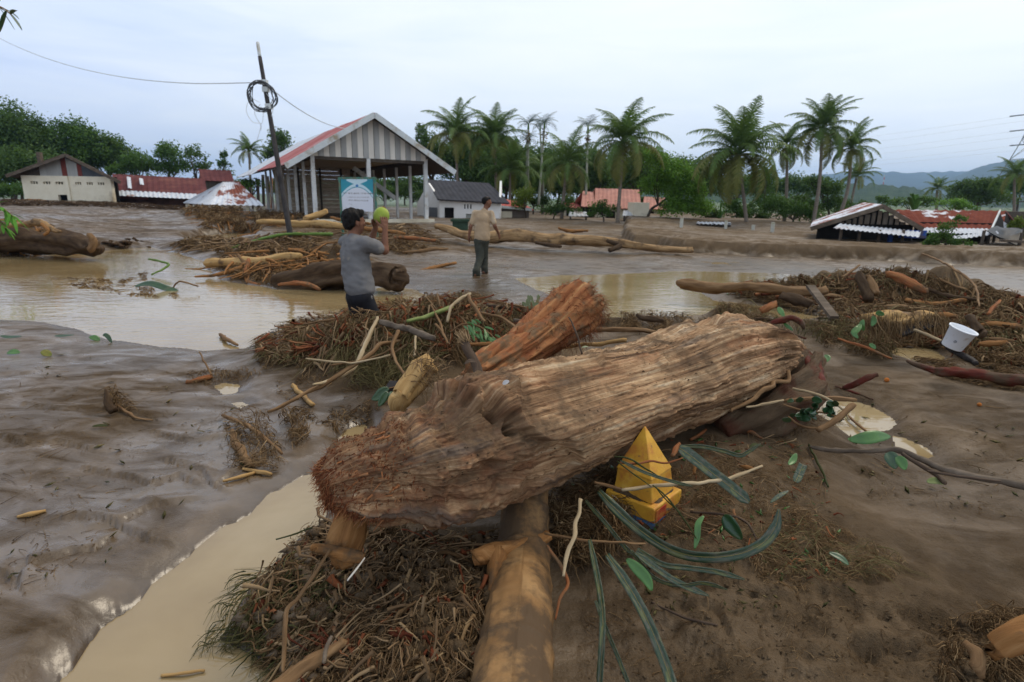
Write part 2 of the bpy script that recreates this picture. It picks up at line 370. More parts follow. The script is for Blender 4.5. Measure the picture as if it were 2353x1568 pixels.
def H(x, y):
    x = np.asarray(x, float); y = np.asarray(y, float); sh = x.shape; x = x.ravel(); y = y.ravel()
    u, v, r = lp(x, y)
    num = np.zeros_like(x); den = np.zeros_like(x)
    for cu, cv, z in zip(CU, CV_, CPT[:, 2]):
        wgt = 1/((u-cu)**2+(v-cv)**2+.004)**1.8
        num += wgt*z; den += wgt
    h = num/den
    # relief: soft lumps, flow ripples, thin ledges where layers of mud slid
    k = np.clip(r/4, .25, 3)
    right = sstep(0.3, 1.4, x-.15*y)
    h = h+.010*vn2(x*1.1, y*1.1, 5)+(.003+.008*right)*fbm2(x*2.7, y*2.7, 2, 6)+(.0018+.010*right)*fbm2(x*6, y*6, 3, 15)*np.clip(1.4-r/14, .2, 1)
    fl = vn2(x*1.2+y*.5, y*5.5-x*1.5, 21); fl2 = vn2(x*2.5+y*.9, y*12-x*3, 22)
    h = h+.0018*fl*np.clip(r/7, .15, 2)+.0004*fl2
    wx, wy = .35*fbm2(x*1.3, y*1.3, 3, 45), .35*fbm2(x*1.3+9, y*1.3, 3, 46)
    for q_, (sc_, am) in enumerate(((.55, .010), (1.3, .004))):
        tn = (fbm2(x*sc_+4*q_+wx*sc_, y*sc_*1.5-2+wy*sc_, 3, 41+q_)+.12*fbm2(x*5, y*5, 3, 47))*1.5; st = tn-np.floor(tn)
        lz = sstep(.0, .035, st)*(1-st)**1.5
        h = h+am*lz*sstep(.05, .5, vn2(x*.7+q_*5, y*.7, 44))*np.clip(r/5, .6, 2.2)
    mnear = sstep(3.6, 2.4, r)*sstep(.15, .6, x)
    h = h+mnear*(.024*fbm2(x*7, y*7, 5, 61, .6)-.022*sstep(.3, .75, vn2(x*12, y*12, 64))+.012*sstep(.0, .05, np.abs(vn2(x*5+.4*vn2(x*9, y*9, 66), y*3, 65))))
    h = h+.006*fbm2(x*16, y*16, 3, 67)*np.clip(1.5-r/5, 0, 1)*(.25+.75*sstep(-.3, .5, x))
    hole = vn2(x*7+.5*vn2(x*15, y*15, 68), y*7, 69); crk = np.abs(vn2(x*3.2+.5*fbm2(x*6, y*6, 2, 70), y*2.2+.3*vn2(x*5, y*5, 75), 76))
    h = h-mnear*(.034*sstep(.45, .8, hole)+.020*sstep(.045, .0, crk)*sstep(-.2, .3, vn2(x*1.7, y*1.7, 77)))+mnear*.016*np.abs(fbm2(x*5, y*5, 4, 78))
    for P in CRACKS:                                           # lips where a skin of mud slid over another
        d = np.full(x.shape, 9.0); sg = np.zeros(x.shape)
        for i in range(len(P)-1):
            e = P[i+1]-P[i]; t = np.clip(((x-P[i, 0])*e[0]+(y-P[i, 1])*e[1])/(e@e), 0, 1); dx, dy = x-P[i, 0]-e[0]*t, y-P[i, 1]-e[1]*t; dd = np.hypot(dx, dy)
            nr = dd < d; d = np.where(nr, dd, d); sg = np.where(nr, np.sign(dy*np.sign(e[0])*e[0]-dx*np.sign(e[0])*e[1]), sg)
        d = d+.010*vn2(x*22, y*22, 79); h = h+.020*sstep(.16, .0, d)*sstep(-.012, .012, d*sg)-.016*sstep(.022, .0, d)
    h = h+hmounds(x, y)
    # eroded bank: upper mud layer
    sd = sdpoly(BANK, x, y)+.16*fbm2(x*1.1, y*1.1, 4, 51)
    h = h+.36*sstep(.08, -.10, sd)*sstep(-2, 2.5, x-1.8)*(1-.5*sstep(-.2, -5, sd))
    sd2 = sd+1.2+.6*fbm2(x*.5, y*.5, 3, 52)
    h = h+.05*sstep(.03, -.03, sd2)*sstep(0, 3, x)
    # pools
    for i, P in enumerate(POOLS):
        sd = sdpoly(P, x, y)
        sc_ = np.clip(r/6, .35, 1.6)
        sd = sd+.045*sc_*fbm2(x*3/sc_, y*3/sc_, 4, 81+i)
        edge = .16*sc_ if i > 2 else .30*sc_
        dep = -.05 if i in (3, 4, 5, 7, 8, 9) else -.20
        inside = dep*sstep(.02*sc_, -.30*sc_, sd)
        h = np.where(sd < edge, np.where(sd < 0, inside, np.minimum(h, h*sstep(-.25*edge, edge, sd)+.001)), h)
    far = sstep(60, 110, r); h = h*(1-far)+far*.6
    return h.reshape(sh)
NA, NR, RA, RB = 840, 740, .75, 130.0
ANG = math.radians(63)
def fan():
    th = np.linspace(-ANG, ANG, NA); rr = RA*(RB/RA)**np.linspace(0, 1, NR)
    T, R = np.meshgrid(th, rr); X = OX+R*np.sin(T); Y = OY+R*np.cos(T)
    return X, Y
GX, GY = fan(); GZ = H(GX, GY)
def gz(x, y):
    """height of the built ground"""
    x = np.asarray(x, float); y = np.asarray(y, float)
    a = (np.arctan2(x-OX, y-OY)+ANG)/(2*ANG)*(NA-1); r = np.hypot(x-OX, y-OY)
    i = np.log(np.maximum(r, RA)/RA)/math.log(RB/RA)*(NR-1)
    a = np.clip(a, 0, NA-1.001); i = np.clip(i, 0, NR-1.001); a0 = a.astype(int); i0 = i.astype(int); fa = a-a0; fi = i-i0
    return (GZ[i0, a0]*(1-fa)+GZ[i0, a0+1]*fa)*(1-fi)+(GZ[i0+1, a0]*(1-fa)+GZ[i0+1, a0+1]*fa)*fi
TT = .8*(140/.8)**np.linspace(0, 1, 420)
def on(px, py, lift=0.0, water=True):
    """first point of the ground seen through a pixel"""
    px = np.atleast_1d(np.asarray(px, float)); py = np.atleast_1d(np.asarray(py, float))
    rr = ray(px, py); Q = CAMPOS+rr[:, None]*TT[None, :, None]
    g_ = gz(Q[..., 0], Q[..., 1])
    if water: g_ = np.maximum(g_, 0)
    below = Q[..., 2] < g_; below[:, -1] = True
    k = np.maximum(1, below.argmax(1)); a = np.arange(len(px))
    d0 = (Q[a, k-1, 2]-g_[a, k-1]); d1 = (g_[a, k]-Q[a, k, 2]); f = np.clip(d0/(d0+d1+1e-9), 0, 1)
    P = Q[a, k-1]+(Q[a, k]-Q[a, k-1])*f[:, None]; P[:, 2] += lift
    return P if len(P) > 1 else P[0]
# mesh: the fan, its rim carried on to the horizon
V = np.stack([GX, GY, GZ], -1)
ext = []
for r_ in (170, 260, 450, 900, 2000, 3800):
    th = np.linspace(-ANG, ANG, NA); ext.append(np.stack([OX+r_*np.sin(th), OY+r_*np.cos(th), np.full(NA, .6)], -1))
V = np.concatenate([V, np.stack(ext)], 0); NR2 = V.shape[0]
i, j = np.meshgrid(np.arange(NR2-1), np.arange(NA-1), indexing='ij'); q = i*NA+j
Fq = np.stack([q, q+1, q+NA+1, q+NA], -1).reshape(-1, 4)
m_mud, n = material('wet_mud')
pos = n('ShaderNodeTexCoord', 3)
a_ = n.noise(pos, 1.1, 8, .6); b_ = n.noise(n.mapping(pos, (1.0, 1.9, 1), (0, 0, .25)), 2.0, 7, .58, .9); c_ = n.noise(pos, 22, 6, .7); e_ = n.noise(pos, .35, 3, .5)
mixv = n.math('ADD', n.math('MULTIPLY', a_, .45), n.math('ADD', n.math('MULTIPLY', b_, .4), n.math('MULTIPLY', c_, .15)))
col = n.ramp(n.mapr(mixv, .34, .68), [(0, (.040, .025, .013)), (.35, (.073, .048, .026)), (.65, (.112, .075, .042)), (1, (.17, .118, .070))])
sepn = n.nt.nodes.new('ShaderNodeSeparateXYZ'); n.nt.links.new(pos, sepn.inputs[0])
dry = n.mapr(sepn.outputs[2], .10, .32)                       # higher mud has drained and dried lighter
dry = n.math('MULTIPLY', dry, n.mapr(sepn.outputs[0], -5, 0, .15, 1))
col = n.mixc(n.math('MULTIPLY', dry, .35), col, (.175, .125, .078))
grass = n.math('MULTIPLY', n.mapr(sepn.outputs[1], 58, 72), 1.0)
col = n.mixc(grass, col, (.05, .085, .025))
wet = n.mapr(n.math('ADD', n.math('MULTIPLY', b_, .5), n.math('ADD', n.math('MULTIPLY', e_, .4), n.math('MULTIPLY', n.mapr(sepn.outputs[2], .20, .0, -.10, .12), n.mapr(sepn.outputs[1], 22, 14, 0, 1)))), .40, .56)
side = n.mapr(n.math('SUBTRACT', sepn.outputs[0], n.math('MULTIPLY', sepn.outputs[1], .05)), -.6, .5)      # the right side has drained
wet = n.math('MULTIPLY', wet, n.math('SUBTRACT', 1, n.math('MULTIPLY', side, n.mapr(sepn.outputs[1], 12, 6, .25, .72))))
shore = n.mapr(sepn.outputs[2], .035, .004)
col = n.mixc(n.math('MULTIPLY', shore, .45), col, (.035, .022, .013))
wet = n.math('MAXIMUM', wet, n.math('MULTIPLY', shore, .15))
rough = n.math('ADD', n.math('MULTIPLY', wet, -.37), .60)
rough = n.math('ADD', rough, n.math('MULTIPLY', dry, .22))
bh = n.math('ADD', n.math('MULTIPLY', c_, .5), n.math('ADD', n.noise(pos, 70, 4, .7), n.math('MULTIPLY', b_, .25)))
finish(n, col, rough, n.bump(bh, n.math('ADD', .85, n.math('MULTIPLY', wet, -.78)), .016), n.math('ADD', .05, n.math('MULTIPLY', wet, .6)))
ground = tag(obj('ground', V.reshape(-1, 3), Fq, m_mud), kind='structure')
# one sheet of muddy water lies in every hollow
m_wat, n = material('muddy_water')
pos = n('ShaderNodeTexCoord', 3)
w1 = n.noise(n.mapping(pos, (1, 2.6, 1), (0, 0, .2)), 2.6, 3, .5, .4); w2 = n.noise(n.mapping(pos, (1, 3.0, 1)), 9, 2, .5)
sl = n.noise(n.mapping(pos, (.5, .9, 1)), .9, 5, .6, .8)
col = n.ramp(n.mapr(sl, .35, .65), [(0, (.215, .150, .070)), (.5, (.26, .188, .092)), (1, (.30, .228, .122))])
sepn = n.nt.nodes.new('ShaderNodeSeparateXYZ'); n.nt.links.new(pos, sepn.inputs[0])
amp = n.mapr(sepn.outputs[1], 3.2, 6.5, .0, 1)
hh = n.math('MULTIPLY', n.math('ADD', w1, n.math('MULTIPLY', w2, .25)), amp)
finish(n, col, .04, n.bump(hh, .13, .05), 1.0, IOR=1.36)
th = np.linspace(-ANG, ANG, 60); rr = np.array([.9, 2, 4, 8, 16, 32, 45])
X = np.outer(rr, np.sin(th)); Y = np.outer(rr, np.cos(th))+OY; V = np.stack([X, Y, 0*X], -1).reshape(-1, 3)
i, j = np.meshgrid(np.arange(6), np.arange(59), indexing='ij'); q = i*60+j
tag(obj('water', V, np.stack([q, q+1, q+61, q+60], -1).reshape(-1, 4), m_wat), kind='structure')
# ---------------------------------------------------------------- far hills, mountain and the air before them
def ridge(name, pts, Y, thick, mat, seed, rough_):
    """a range whose crest runs through pixels pts at distance Y"""
    pts = np.array(pts, float); px = np.linspace(pts[0, 0], pts[-1, 0], 260); py = np.interp(px, pts[:, 0], pts[:, 1])
    crest = aty(px, py, Y); crest[:, 2] += rough_*fbm2(px*.06, px*0, 5, seed)
    rows = []
    for t in np.linspace(0, 1, 26):
        s_ = math.sin(min(1, t*1.25)*math.pi/2)
        z = -1+(crest[:, 2]+1)*s_
        yy = crest[:, 1]-thick*(1-t); xx = crest[:, 0]*(yy/crest[:, 1])
        nz = rough_*1.5*fbm2(xx/thick*9, yy/thick*9, 4, seed+9)*math.sin(math.pi*min(1, t))
        rows.append(np.stack([xx, yy, z+nz], -1))
    for t in (.3, .8): rows.append(np.stack([crest[:, 0]*(1+t*thick/Y), crest[:, 1]+t*thick, np.maximum(-1, crest[:, 2]*(1-t*1.3))], -1))
    V = np.stack(rows); a, b = V.shape[:2]; i, j = np.meshgrid(np.arange(a-1), np.arange(b-1), indexing='ij'); q = i*b+j
    return tag(obj(name, V.reshape(-1, 3), np.stack([q, q+1, q+b+1, q+b], -1).reshape(-1, 4), mat), kind='structure')
m_hill = simple('forest_hill', (.018, .035, .012), (.035, .06, .02), (.06, .085, .03), scale=.09, rough=.9, bump=.8, bd=3)
ridge('hill', [(1380, 462), (1450, 446), (1520, 432), (1600, 424), (1680, 421), (1740, 420), (1800, 432), (1860, 424), (1900, 430), (1960, 425), (2020, 434), (2090, 440), (2140, 447), (2220, 452), (2353, 458), (2500, 470)], 700, 240, m_hill, 3, 2.2)
m_mtn = simple('far_mountain', (.02, .035, .02), (.05, .07, .035), scale=.006, rough=.9, bump=0)
ridge('mountain', [(1560, 455), (1640, 436), (1700, 428), (1760, 424), (1900, 428), (2000, 434), (2090, 441), (2130, 430), (2200, 407), (2250, 390), (2300, 378), (2353, 371), (2420, 365), (2520, 372), (2700, 420)], 2200, 600, m_mtn, 8, 2)
ridge('mountain', [(1500, 452), (1640, 425), (1750, 408), (1830, 414), (1900, 404), (1990, 398), (2080, 402), (2170, 400), (2260, 396), (2400, 400), (2600, 430)], 3000, 700, m_mtn, 12, 3)
# ---------------------------------------------------------------- materials of wood and plants
def wood_log():
    m, n = material('stripped_log_wood')
    uv = n('ShaderNodeTexCoord', 2); pos = n('ShaderNodeTexCoord', 3)
    lg = n.noise(n.mapping(uv, (.55, 20, 1)), 2.4, 7, .62, .12)
    fine = n.noise(n.mapping(uv, (1.3, 75, 1)), 3.0, 5, .6)
    br = n.noise(n.mapping(uv, (.9, 5, 1)), 1.5, 5, .6, .3)
    c = n.ramp(n.mapr(n.math('ADD', n.math('MULTIPLY', lg, .5), n.math('ADD', n.math('MULTIPLY', fine, .18), n.math('MULTIPLY', br, .32))), .41, .60),
               [(0, (0.073, 0.040, 0.022)), (.22, (0.173, 0.094, 0.047)), (.48, (0.302, 0.179, 0.094)), (.76, (0.415, 0.277, 0.155)), (1, (0.553, 0.419, 0.272))])
    sepu = n.nt.nodes.new('ShaderNodeSeparateXYZ'); n.nt.links.new(uv, sepu.inputs[0])
    red = n.mapr(n.noise(n.mapping(uv, (1, 5, 1), loc=(3, 1, 0)), 1.5, 5, .6), .54, .66)
    c = n.mixc(n.math('MULTIPLY', red, .38), c, (.27, .10, .042))
    raw = n.math('MULTIPLY', n.mapr(n.math('ADD', sepu.outputs[0], n.math('MULTIPLY', n.noise(pos, 4, 5, .65), .9)), 1.45, .95), n.mapr(n.noise(pos, 9, 6, .7), .36, .56)); c = n.mixc(n.math('MULTIPLY', raw, .75), c, n.ramp(n.noise(pos, 24, 4, .6), [(.35, (.045, .017, .009)), (.65, (.15, .058, .028))]))
    gry = n.mapr(n.noise(n.mapping(uv, (.9, 7, 1), loc=(7, 2, 0)), 1.6, 5, .6, .3), .56, .68)
    c = n.mixc(n.math('MULTIPLY', gry, .7), c, (.105, .085, .070))
    md = n.noise(pos, 5.5, 8, .68); md2 = n.noise(pos, 1.7, 3, .5)
    mud = n.mapr(n.math('ADD', n.math('MULTIPLY', md, .6), n.math('MULTIPLY', md2, .4)), .47, .60)
    g = n('ShaderNodeNewGeometry', 1); sp = n.nt.nodes.new('ShaderNodeSeparateXYZ'); n.nt.links.new(g, sp.inputs[0])
    lie = n.mapr(sp.outputs[2], .50, .95)                        # mud settled on what faces up
    mud = n.math('MINIMUM', 1, n.math('ADD', n.math('MULTIPLY', mud, .62), n.math('MULTIPLY', n.math('MULTIPLY', lie, n.mapr(md, .40, .58)), .55)))
    c = n.mixc(mud, c, n.ramp(n.noise(pos, 30, 5, .7), [(.3, (.060, .037, .022)), (.7, (.138, .090, .053))]))
    h = n.math('ADD', n.math('MULTIPLY', lg, 1.0), n.math('ADD', n.math('MULTIPLY', fine, .22), n.math('MULTIPLY', n.noise(pos, 60, 6, .75), .55)))
    finish(n, c, n.math('ADD', .62, n.math('MULTIPLY', mud, .2)), n.bump(h, .42, .010), .06)
    return m
m_log = wood_log()
m_fibre = simple('red_fibre', (.052, .014, .008), (.128, .036, .016), (.216, .076, .032), (.240, .136, .064), scale=14, attr=.75, rough=.8, bump=0)
m_root = simple('muddy_root', (.045, .025, .011), (.115, .068, .032), (.185, .117, .057), (.31, .215, .115), scale=10, attr=.8, rough=.75, bump=0)
m_rootl = simple('pale_root', (.105, .064, .034), (.195, .124, .066), (.300, .210, .116), scale=10, attr=.7, rough=.7, bump=0)
m_grass = simple('flood_grass', (.029, .036, .013), (.078, .072, .026), (.130, .104, .046), (.234, .189, .085), scale=10, attr=.85, rough=.55, bump=0)
m_trunk = simple('smooth_trunk', (.144, .076, .032), (.238, .133, .056), (.324, .198, .090), scale=3.2, stretch=(1, .6, 1), coord='UV', rough=.65, bump=.6, bd=.006, dirt=(.085, .055, .032), dscale=5.0, dthr=(.42, .57))
m_muddy = simple('muddy_bark', (.030, .019, .011), (.065, .041, .024), (.105, .069, .040), scale=9, stretch=(.4, 1.6, 1), coord='UV', rough=.75, bump=.7, bd=.012)
m_orange = simple('orange_wood', (.137, .061, .023), (.245, .115, .040), (.338, .184, .076), scale=7, stretch=(.35, 4, 1), coord='UV', rough=.65, bump=.5, dirt=(.094, .059, .033), dscale=6, dthr=(.52, .64))
m_yellow = simple('fresh_wood', (.264, .152, .056), (.400, .248, .100), (.496, .344, .160), scale=5, stretch=(.3, 5, 1), coord='UV', rough=.6, bump=.4, dirt=(.136, .084, .046), dscale=5, dthr=(.55, .66))
m_redbark = simple('red_bark', (.108, .032, .014), (.216, .079, .032), (.302, .133, .054), (.389, .238, .108), scale=6, stretch=(.3, 3.5, 1), coord='UV', rough=.7, bump=.7, dirt=(.137, .083, .045), dscale=7, dthr=(.50, .62))
m_dkred = simple('dark_red_root', (.050, .012, .009), (.10, .024, .016), (.15, .045, .028), scale=8, stretch=(.4, 2, 1), coord='UV', rough=.6, bump=.5, dirt=(.075, .048, .03), dscale=7, dthr=(.44, .58))
m_twig = simple('pale_twig', (.240, .168, .092), (.344, .264, .160), (.432, .352, .232), scale=9, stretch=(.4, 2, 1), coord='UV', rough=.6, bump=.3)
m_dktwig = simple('dark_twig', (.045, .032, .024), (.085, .058, .040), (.14, .095, .062), scale=9, stretch=(.4, 2, 1), coord='UV', rough=.6, bump=.3)
m_brtwig = simple('brown_twig', (.101, .056, .027), (.173, .101, .049), (.245, .155, .079), scale=9, stretch=(.4, 2, 1), coord='UV', rough=.65, bump=.35)
m_leaf = simple('green_leaf', (.028, .084, .013), (.048, .132, .022), (.068, .172, .032), scale=7, rough=.38, bump=.15, spec=.5)
m_leafd = simple('dark_leaf', (.010, .036, .013), (.018, .056, .018), (.036, .080, .024), scale=7, rough=.35, bump=.15, spec=.5, dirt=(.120, .084, .048), dscale=12, dthr=(.6, .72))
m_tanlog = simple('tan_log', (.15, .085, .04), (.29, .18, .085), (.42, .28, .145), scale=6, stretch=(.3, 4, 1), coord='UV', rough=.65, bump=.5, dirt=(.085, .055, .032), dscale=3, dthr=(.50, .64))
m_char = simple('black_timber', (.012, .011, .012), (.03, .026, .024), (.06, .05, .045), scale=6, stretch=(.4, 3, 1), rough=.5, bump=.4)
m_greyw = simple('weathered_board', (.065, .050, .037), (.108, .083, .061), (.166, .130, .097), scale=6, stretch=(.5, 3, 1), rough=.75, bump=.4)
def seen(px, py, sig=.5): return 0
# ---------------------------------------------------------------- the big stripped log
ST = np.array([  # centre px, py, depth, radius
    (742, 1120, 1.93, .075), (800, 1098, 1.96, .150), (888, 1080, 2.06, .205), (955, 1062, 2.14, .262), (1032, 1042, 2.24, .298), (1140, 1003, 2.45, .293), (1257, 967, 2.68, .289), (1360, 936, 2.93, .283),
    (1460, 905, 3.20, .279), (1535, 879, 3.38, .285), (1605, 852, 3.55, .304), (1665, 836, 3.68, .294), (1720, 822, 3.80, .262), (1770, 816, 3.89, .205), (1812, 815, 3.97, .128), (1846, 816, 4.03, .045), (1853, 816, 4.05, .012)])
LP = np.stack([atd(a, b, d) for a, b, d, _ in ST]); S4 = spline(np.column_stack([LP, ST[:, 3]]), 640)
LC, LR = S4[:, :3], S4[:, 3]; KL = 420
T_, A_, B_ = frames(LC); thl = np.arange(KL)*2*math.pi/KL
ul = np.concatenate([[0], np.cumsum(np.linalg.norm(np.diff(LC, axis=0), axis=1))]); LL = ul[-1]
U, TH = np.meshgrid(ul, thl, indexing='ij'); c_, s_ = np.cos(TH), np.sin(TH)
s01 = U/LL
d = .020*vn3(U*.9, c_*1.6, s_*1.6, 101)+.012*vn3(U*1.3, c_*4, s_*4, 102)
gr = fbm3(U*.6, c_*11, s_*11, 3, 103); d += .0036*gr
tz = vn3(U*.40, c_*3.2, s_*3.2, 104)*3.4+.35*vn3(U*1.2, c_*9, s_*9, 105); fz = tz-np.floor(tz); d += .009*(np.floor(tz)+sstep(.82, 1, fz))*sstep(.12, .3, s01)*sstep(.98, .8, s01)
gr2 = vn3(U*1.3, c_*30, s_*30, 107); d += .0016*gr2+.0010*vn3(U*9, c_*55, s_*55, 108)
ridgev = np.abs(vn3(U*1.1+3, c_*6.5, s_*6.5, 109)); d -= .020*sstep(.05, .0, ridgev)*sstep(.2, .35, s01)*sstep(-.1,.4,vn3(U*1.5, c_*3, s_*3, 106))      # long splits
rough_end = sstep(.30, .12, s01+.03*vn3(c_*3, s_*3, U*2, 110))
lump = fbm3(LC[:, None, 0]*9+c_*2, LC[:, None, 1]*9+s_*2, U*9, 4, 111); d += .020*lump*rough_end*1.5
# the outer layer is torn off at the left end; its edge is a ragged step
thd = (TH+math.pi) % (2*math.pi)-math.pi
edge = .185+.05*vn3(c_*2.2+5, s_*2.2, 0*U, 112)+.018*vn3(c_*9, s_*9, U*10, 113)+.10*sstep(.7, 1.8, thd)
d -= .070*sstep(edge+.005, edge-.005, s01)*sstep(-1.2, -.2, thd)*sstep(2.4, 1.7, thd)
def dent(uc, tc, ru, rt, dep):
    q = np.hypot((U-uc)/ru, ((TH-tc+math.pi) % (2*math.pi)-math.pi)/rt); return -dep*sstep(1, .35, q+.25*vn3(U*14, c_*8, s_*8, 115))
d += dent(.60, .55, .050, .30, .080)+dent(.655, .98, .045, .22, .055)+dent(.50, 1.55, .12, .20, .05)+dent(.62, 1.9, .10, .2, .04)
d += dent(.74*LL, -.25, .16, .35, .06)+dent(.865*LL, .75, .30, .10, .05)+dent(.90*LL, 1.0, .16, .2, -.035)+dent(.86*LL, 1.35, .25, .07, .045)
d += dent(.62*LL, 1.25, .16, .3, -.03)+dent(.55*LL, 2.0, .35, .10, .05)+dent(.40*LL, 2.15, .3, .08, .04)+dent(.30*LL, 1.75, .5, .05, .02)
d += dent(.80*LL, -.4, .25, .6, -.02)
cl = fbm3(U*7, c_*5, s_*5, 4, 117); d += .016*sstep(.45, .9, cl)+.008*sstep(.55, .8, fbm3(U*16, c_*11, s_*11, 3, 118))
d += .010*sstep(.2, .6, fbm3(U*12, c_*9, s_*9, 3, 119))*sstep(.0, .5, vn3(U*2.0, c_*2, s_*2, 120))
d += .0028*fbm3(U*40, c_*28, s_*28, 3, 121, .7)
d -= d.mean(1)[:, None]*sstep(.15, .35, s01)+.022*sstep(.35, .1, s01)
t0 = .5+.35*vn2(U*.8, 0*U, 125); nn = 6; ph = (TH-t0) % (2*math.pi/nn); d += .72*LR[:, None]*(1.07*math.cos(math.pi/nn)/np.cos(ph-math.pi/nn)-1.0)*sstep(.08, .25, s01)
scale_ = np.clip(LR/.25, .15, 1)[:, None]
RL = np.maximum(.004, LR[:, None]+d*scale_)
VL = LC[:, None]+RL[..., None]*(c_[..., None]*A_[:, None]+s_[..., None]*B_[:, None])
i, j = np.meshgrid(np.arange(len(ul)-1), np.arange(KL), indexing='ij'); jn = (j+1) % KL
FL = np.stack([i*KL+j, i*KL+jn, (i+1)*KL+jn, (i+1)*KL+j], -1).reshape(-1, 4)
uvl = np.stack([U, TH/(2*math.pi)*1.75], -1).reshape(-1, 2)
bl = np.array([LC[320, 0], LC[320, 1], .24])
big = thing('fallen_log', 'huge stripped brown tree trunk lying across the debris in the foreground', 'log', bl)
obj('trunk', VL.reshape(-1, 3), FL, m_log, big, uv=uvl)
dU = np.gradient(VL, axis=0); dT = np.gradient(VL, axis=1); NL = np.cross(dU, dT); NL /= np.linalg.norm(NL, axis=2)[..., None]+1e-12
if (NL[300]*(VL[300]-LC[300])).sum() < 0: NL = -NL
def fibres(P, D, L, R0, m=5, curl=.35, sag=0.0, k=3):
    """strands from points P along D"""
    n_ = len(P); t = np.linspace(0, 1, m)
    side = RNG.normal(size=(n_, 3)); side -= D*(side*D).sum(1)[:, None]
    Q = P[:, None]+D[:, None]*(L[:, None]*t)[..., None]+side[:, None]*((curl*L)[:, None]*t**2)[..., None]
    Q[..., 2] -= (sag*L)[:, None]*t**2
    Rr = R0[:, None]*(1-.75*t)[None]
    return Q, Rr
def unit(v): return v/(np.linalg.norm(v, axis=-1)[..., None]+1e-12)
# reddish torn fibres at the left end
n_ = 3800
ii = (RNG.random(n_)**1.6*105).astype(int); jj = RNG.integers(0, KL, n_)
P = VL[ii, jj]; axis = unit(LC[2]-LC[60])
D = unit(NL[ii, jj]*.35+axis*(.55)+RNG.normal(size=(n_, 3))*.38+np.array([0, 0, -.5]))
L = RNG.uniform(.006, .034, n_)*(1.25-ii/120)
Q, Rr = fibres(P-D*.012, D, L, RNG.uniform(.0008, .0028, n_), 4, .5, .3)
Vf, Ff = strands(Q, Rr); obj('torn_fibres', Vf, Ff, m_fibre, big, v=np.repeat(RNG.random(n_), 12), kind='stuff')
n_ = 130; ii = (RNG.random(n_)*75).astype(int); jj = RNG.integers(0, KL, n_); P = VL[ii, jj]
D = unit(NL[ii, jj]*.30+axis*.9+RNG.normal(size=(n_, 3))*.22+np.array([0, 0, -.15])); Q, Rr = fibres(P-D*.03, D, RNG.uniform(.03, .065, n_), RNG.uniform(.003, .007, n_), 4, .2, .25)
Vf, Ff = strands(Q, Rr, 4); obj('splinters', Vf, Ff, m_redbark, big, v=np.repeat(RNG.random(n_), 16), kind='stuff')
# small wisps and crumbs of mud all over it
n_ = 3000
ii = RNG.integers(40, 620, n_); jj = RNG.integers(0, KL, n_)
ok = (vn3(ul[ii]*4, np.cos(thl[jj])*3, np.sin(thl[jj])*3, 130) > -.1); ii, jj = ii[ok], jj[ok]; n_ = len(ii)
P = VL[ii, jj]; D = unit(NL[ii, jj]*.35+RNG.normal(size=(n_, 3))*.8)
Q, Rr = fibres(P+NL[ii, jj]*.001, D, RNG.uniform(.008, .035, n_), RNG.uniform(.0005, .0013, n_), 4, .5)
Vf, Ff = strands(Q, Rr); obj('wisps', Vf, Ff, m_rootl, big, v=np.repeat(RNG.random(n_), 12), kind='stuff')
def crumbs(P, N, R, name, mat, parent=None):
    n_ = len(P); ico = np.array([(0, 0, 1), (.94, 0, .2), (.29, .9, .2), (-.76, .55, .2), (-.76, -.55, .2), (.29, -.9, .2), (.3, .2, -.6)])
    fc = [(0, 1, 2), (0, 2, 3), (0, 3, 4), (0, 4, 5), (0, 5, 1), (6, 2, 1), (6, 3, 2), (6, 4, 3), (6, 5, 4), (6, 1, 5)]
    V = ico[None]*R[:, None, None]*RNG.uniform(.6, 1.5, (n_, 7, 1))*np.array([1, 1, .6])+P[:, None]
    Fq = (np.array(fc)[None]+7*np.arange(n_)[:, None, None]).reshape(-1, 3)
    return obj(name, V.reshape(-1, 3), Fq, mat, parent, kind='stuff')
n_ = 1500; ii = RNG.integers(30, 620, n_); jj = (RNG.integers(-150, 150, n_)) % KL
ok = vn3(ul[ii]*3, np.cos(thl[jj])*3, np.sin(thl[jj])*3, 131) > .05; ii, jj = ii[ok], jj[ok]
crumbs(VL[ii, jj], None, RNG.uniform(.002, .009, len(ii))*RNG.uniform(.4, 1, len(ii)), 'mud_crumbs', m_muddy, big)
def log_at(px, py):
    """point of the log's skin nearest to a pixel, on the side that faces the camera"""
    r = ray(px, py); r = r/np.linalg.norm(r); q = VL.reshape(-1, 3)-CAMPOS; dep_ = q @ r
    off = np.linalg.norm(q-dep_[:, None]*r, axis=1); c = off < .012
    if not c.any(): c = off < off.min()+.004
    k = np.where(c, dep_, 99).argmin(); return VL.reshape(-1, 3)[k], NL.reshape(-1, 3)[k]
# ---------------------------------------------------------------- logs under and behind it
pts = [(1212, 1120, 2.62, .098), (1205, 1200, 2.52, .105), (1200, 1300, 2.35, .111), (1190, 1440, 1.93, .117), (1178, 1568, 1.68, .119), (1165, 1760, 1.42, .122)]
PT = np.array([(*atd(a, b, d_), r) for a, b, d_, r in pts]); S = spline(PT, 150)
def rings(u, th): return .006*np.exp(-(((u % .215)-.10)/.012)**2)+.004*vn3(u*3, np.cos(th)*2, np.sin(th)*2, 141)+.0015*fbm3(u*12, np.cos(th)*9, np.sin(th)*9, 3, 142)+.007*sstep(.3, .8, fbm3(u*6, np.cos(th)*4, np.sin(th)*4, 3, 143))
V, Fl, uv = tube(S[:, :3], S[:, 3], 72, rings)
solo('smooth_log', 'smooth orange tan trunk pointing at the camera under the huge stripped log', 'log', V, Fl, m_trunk, uv=uv)
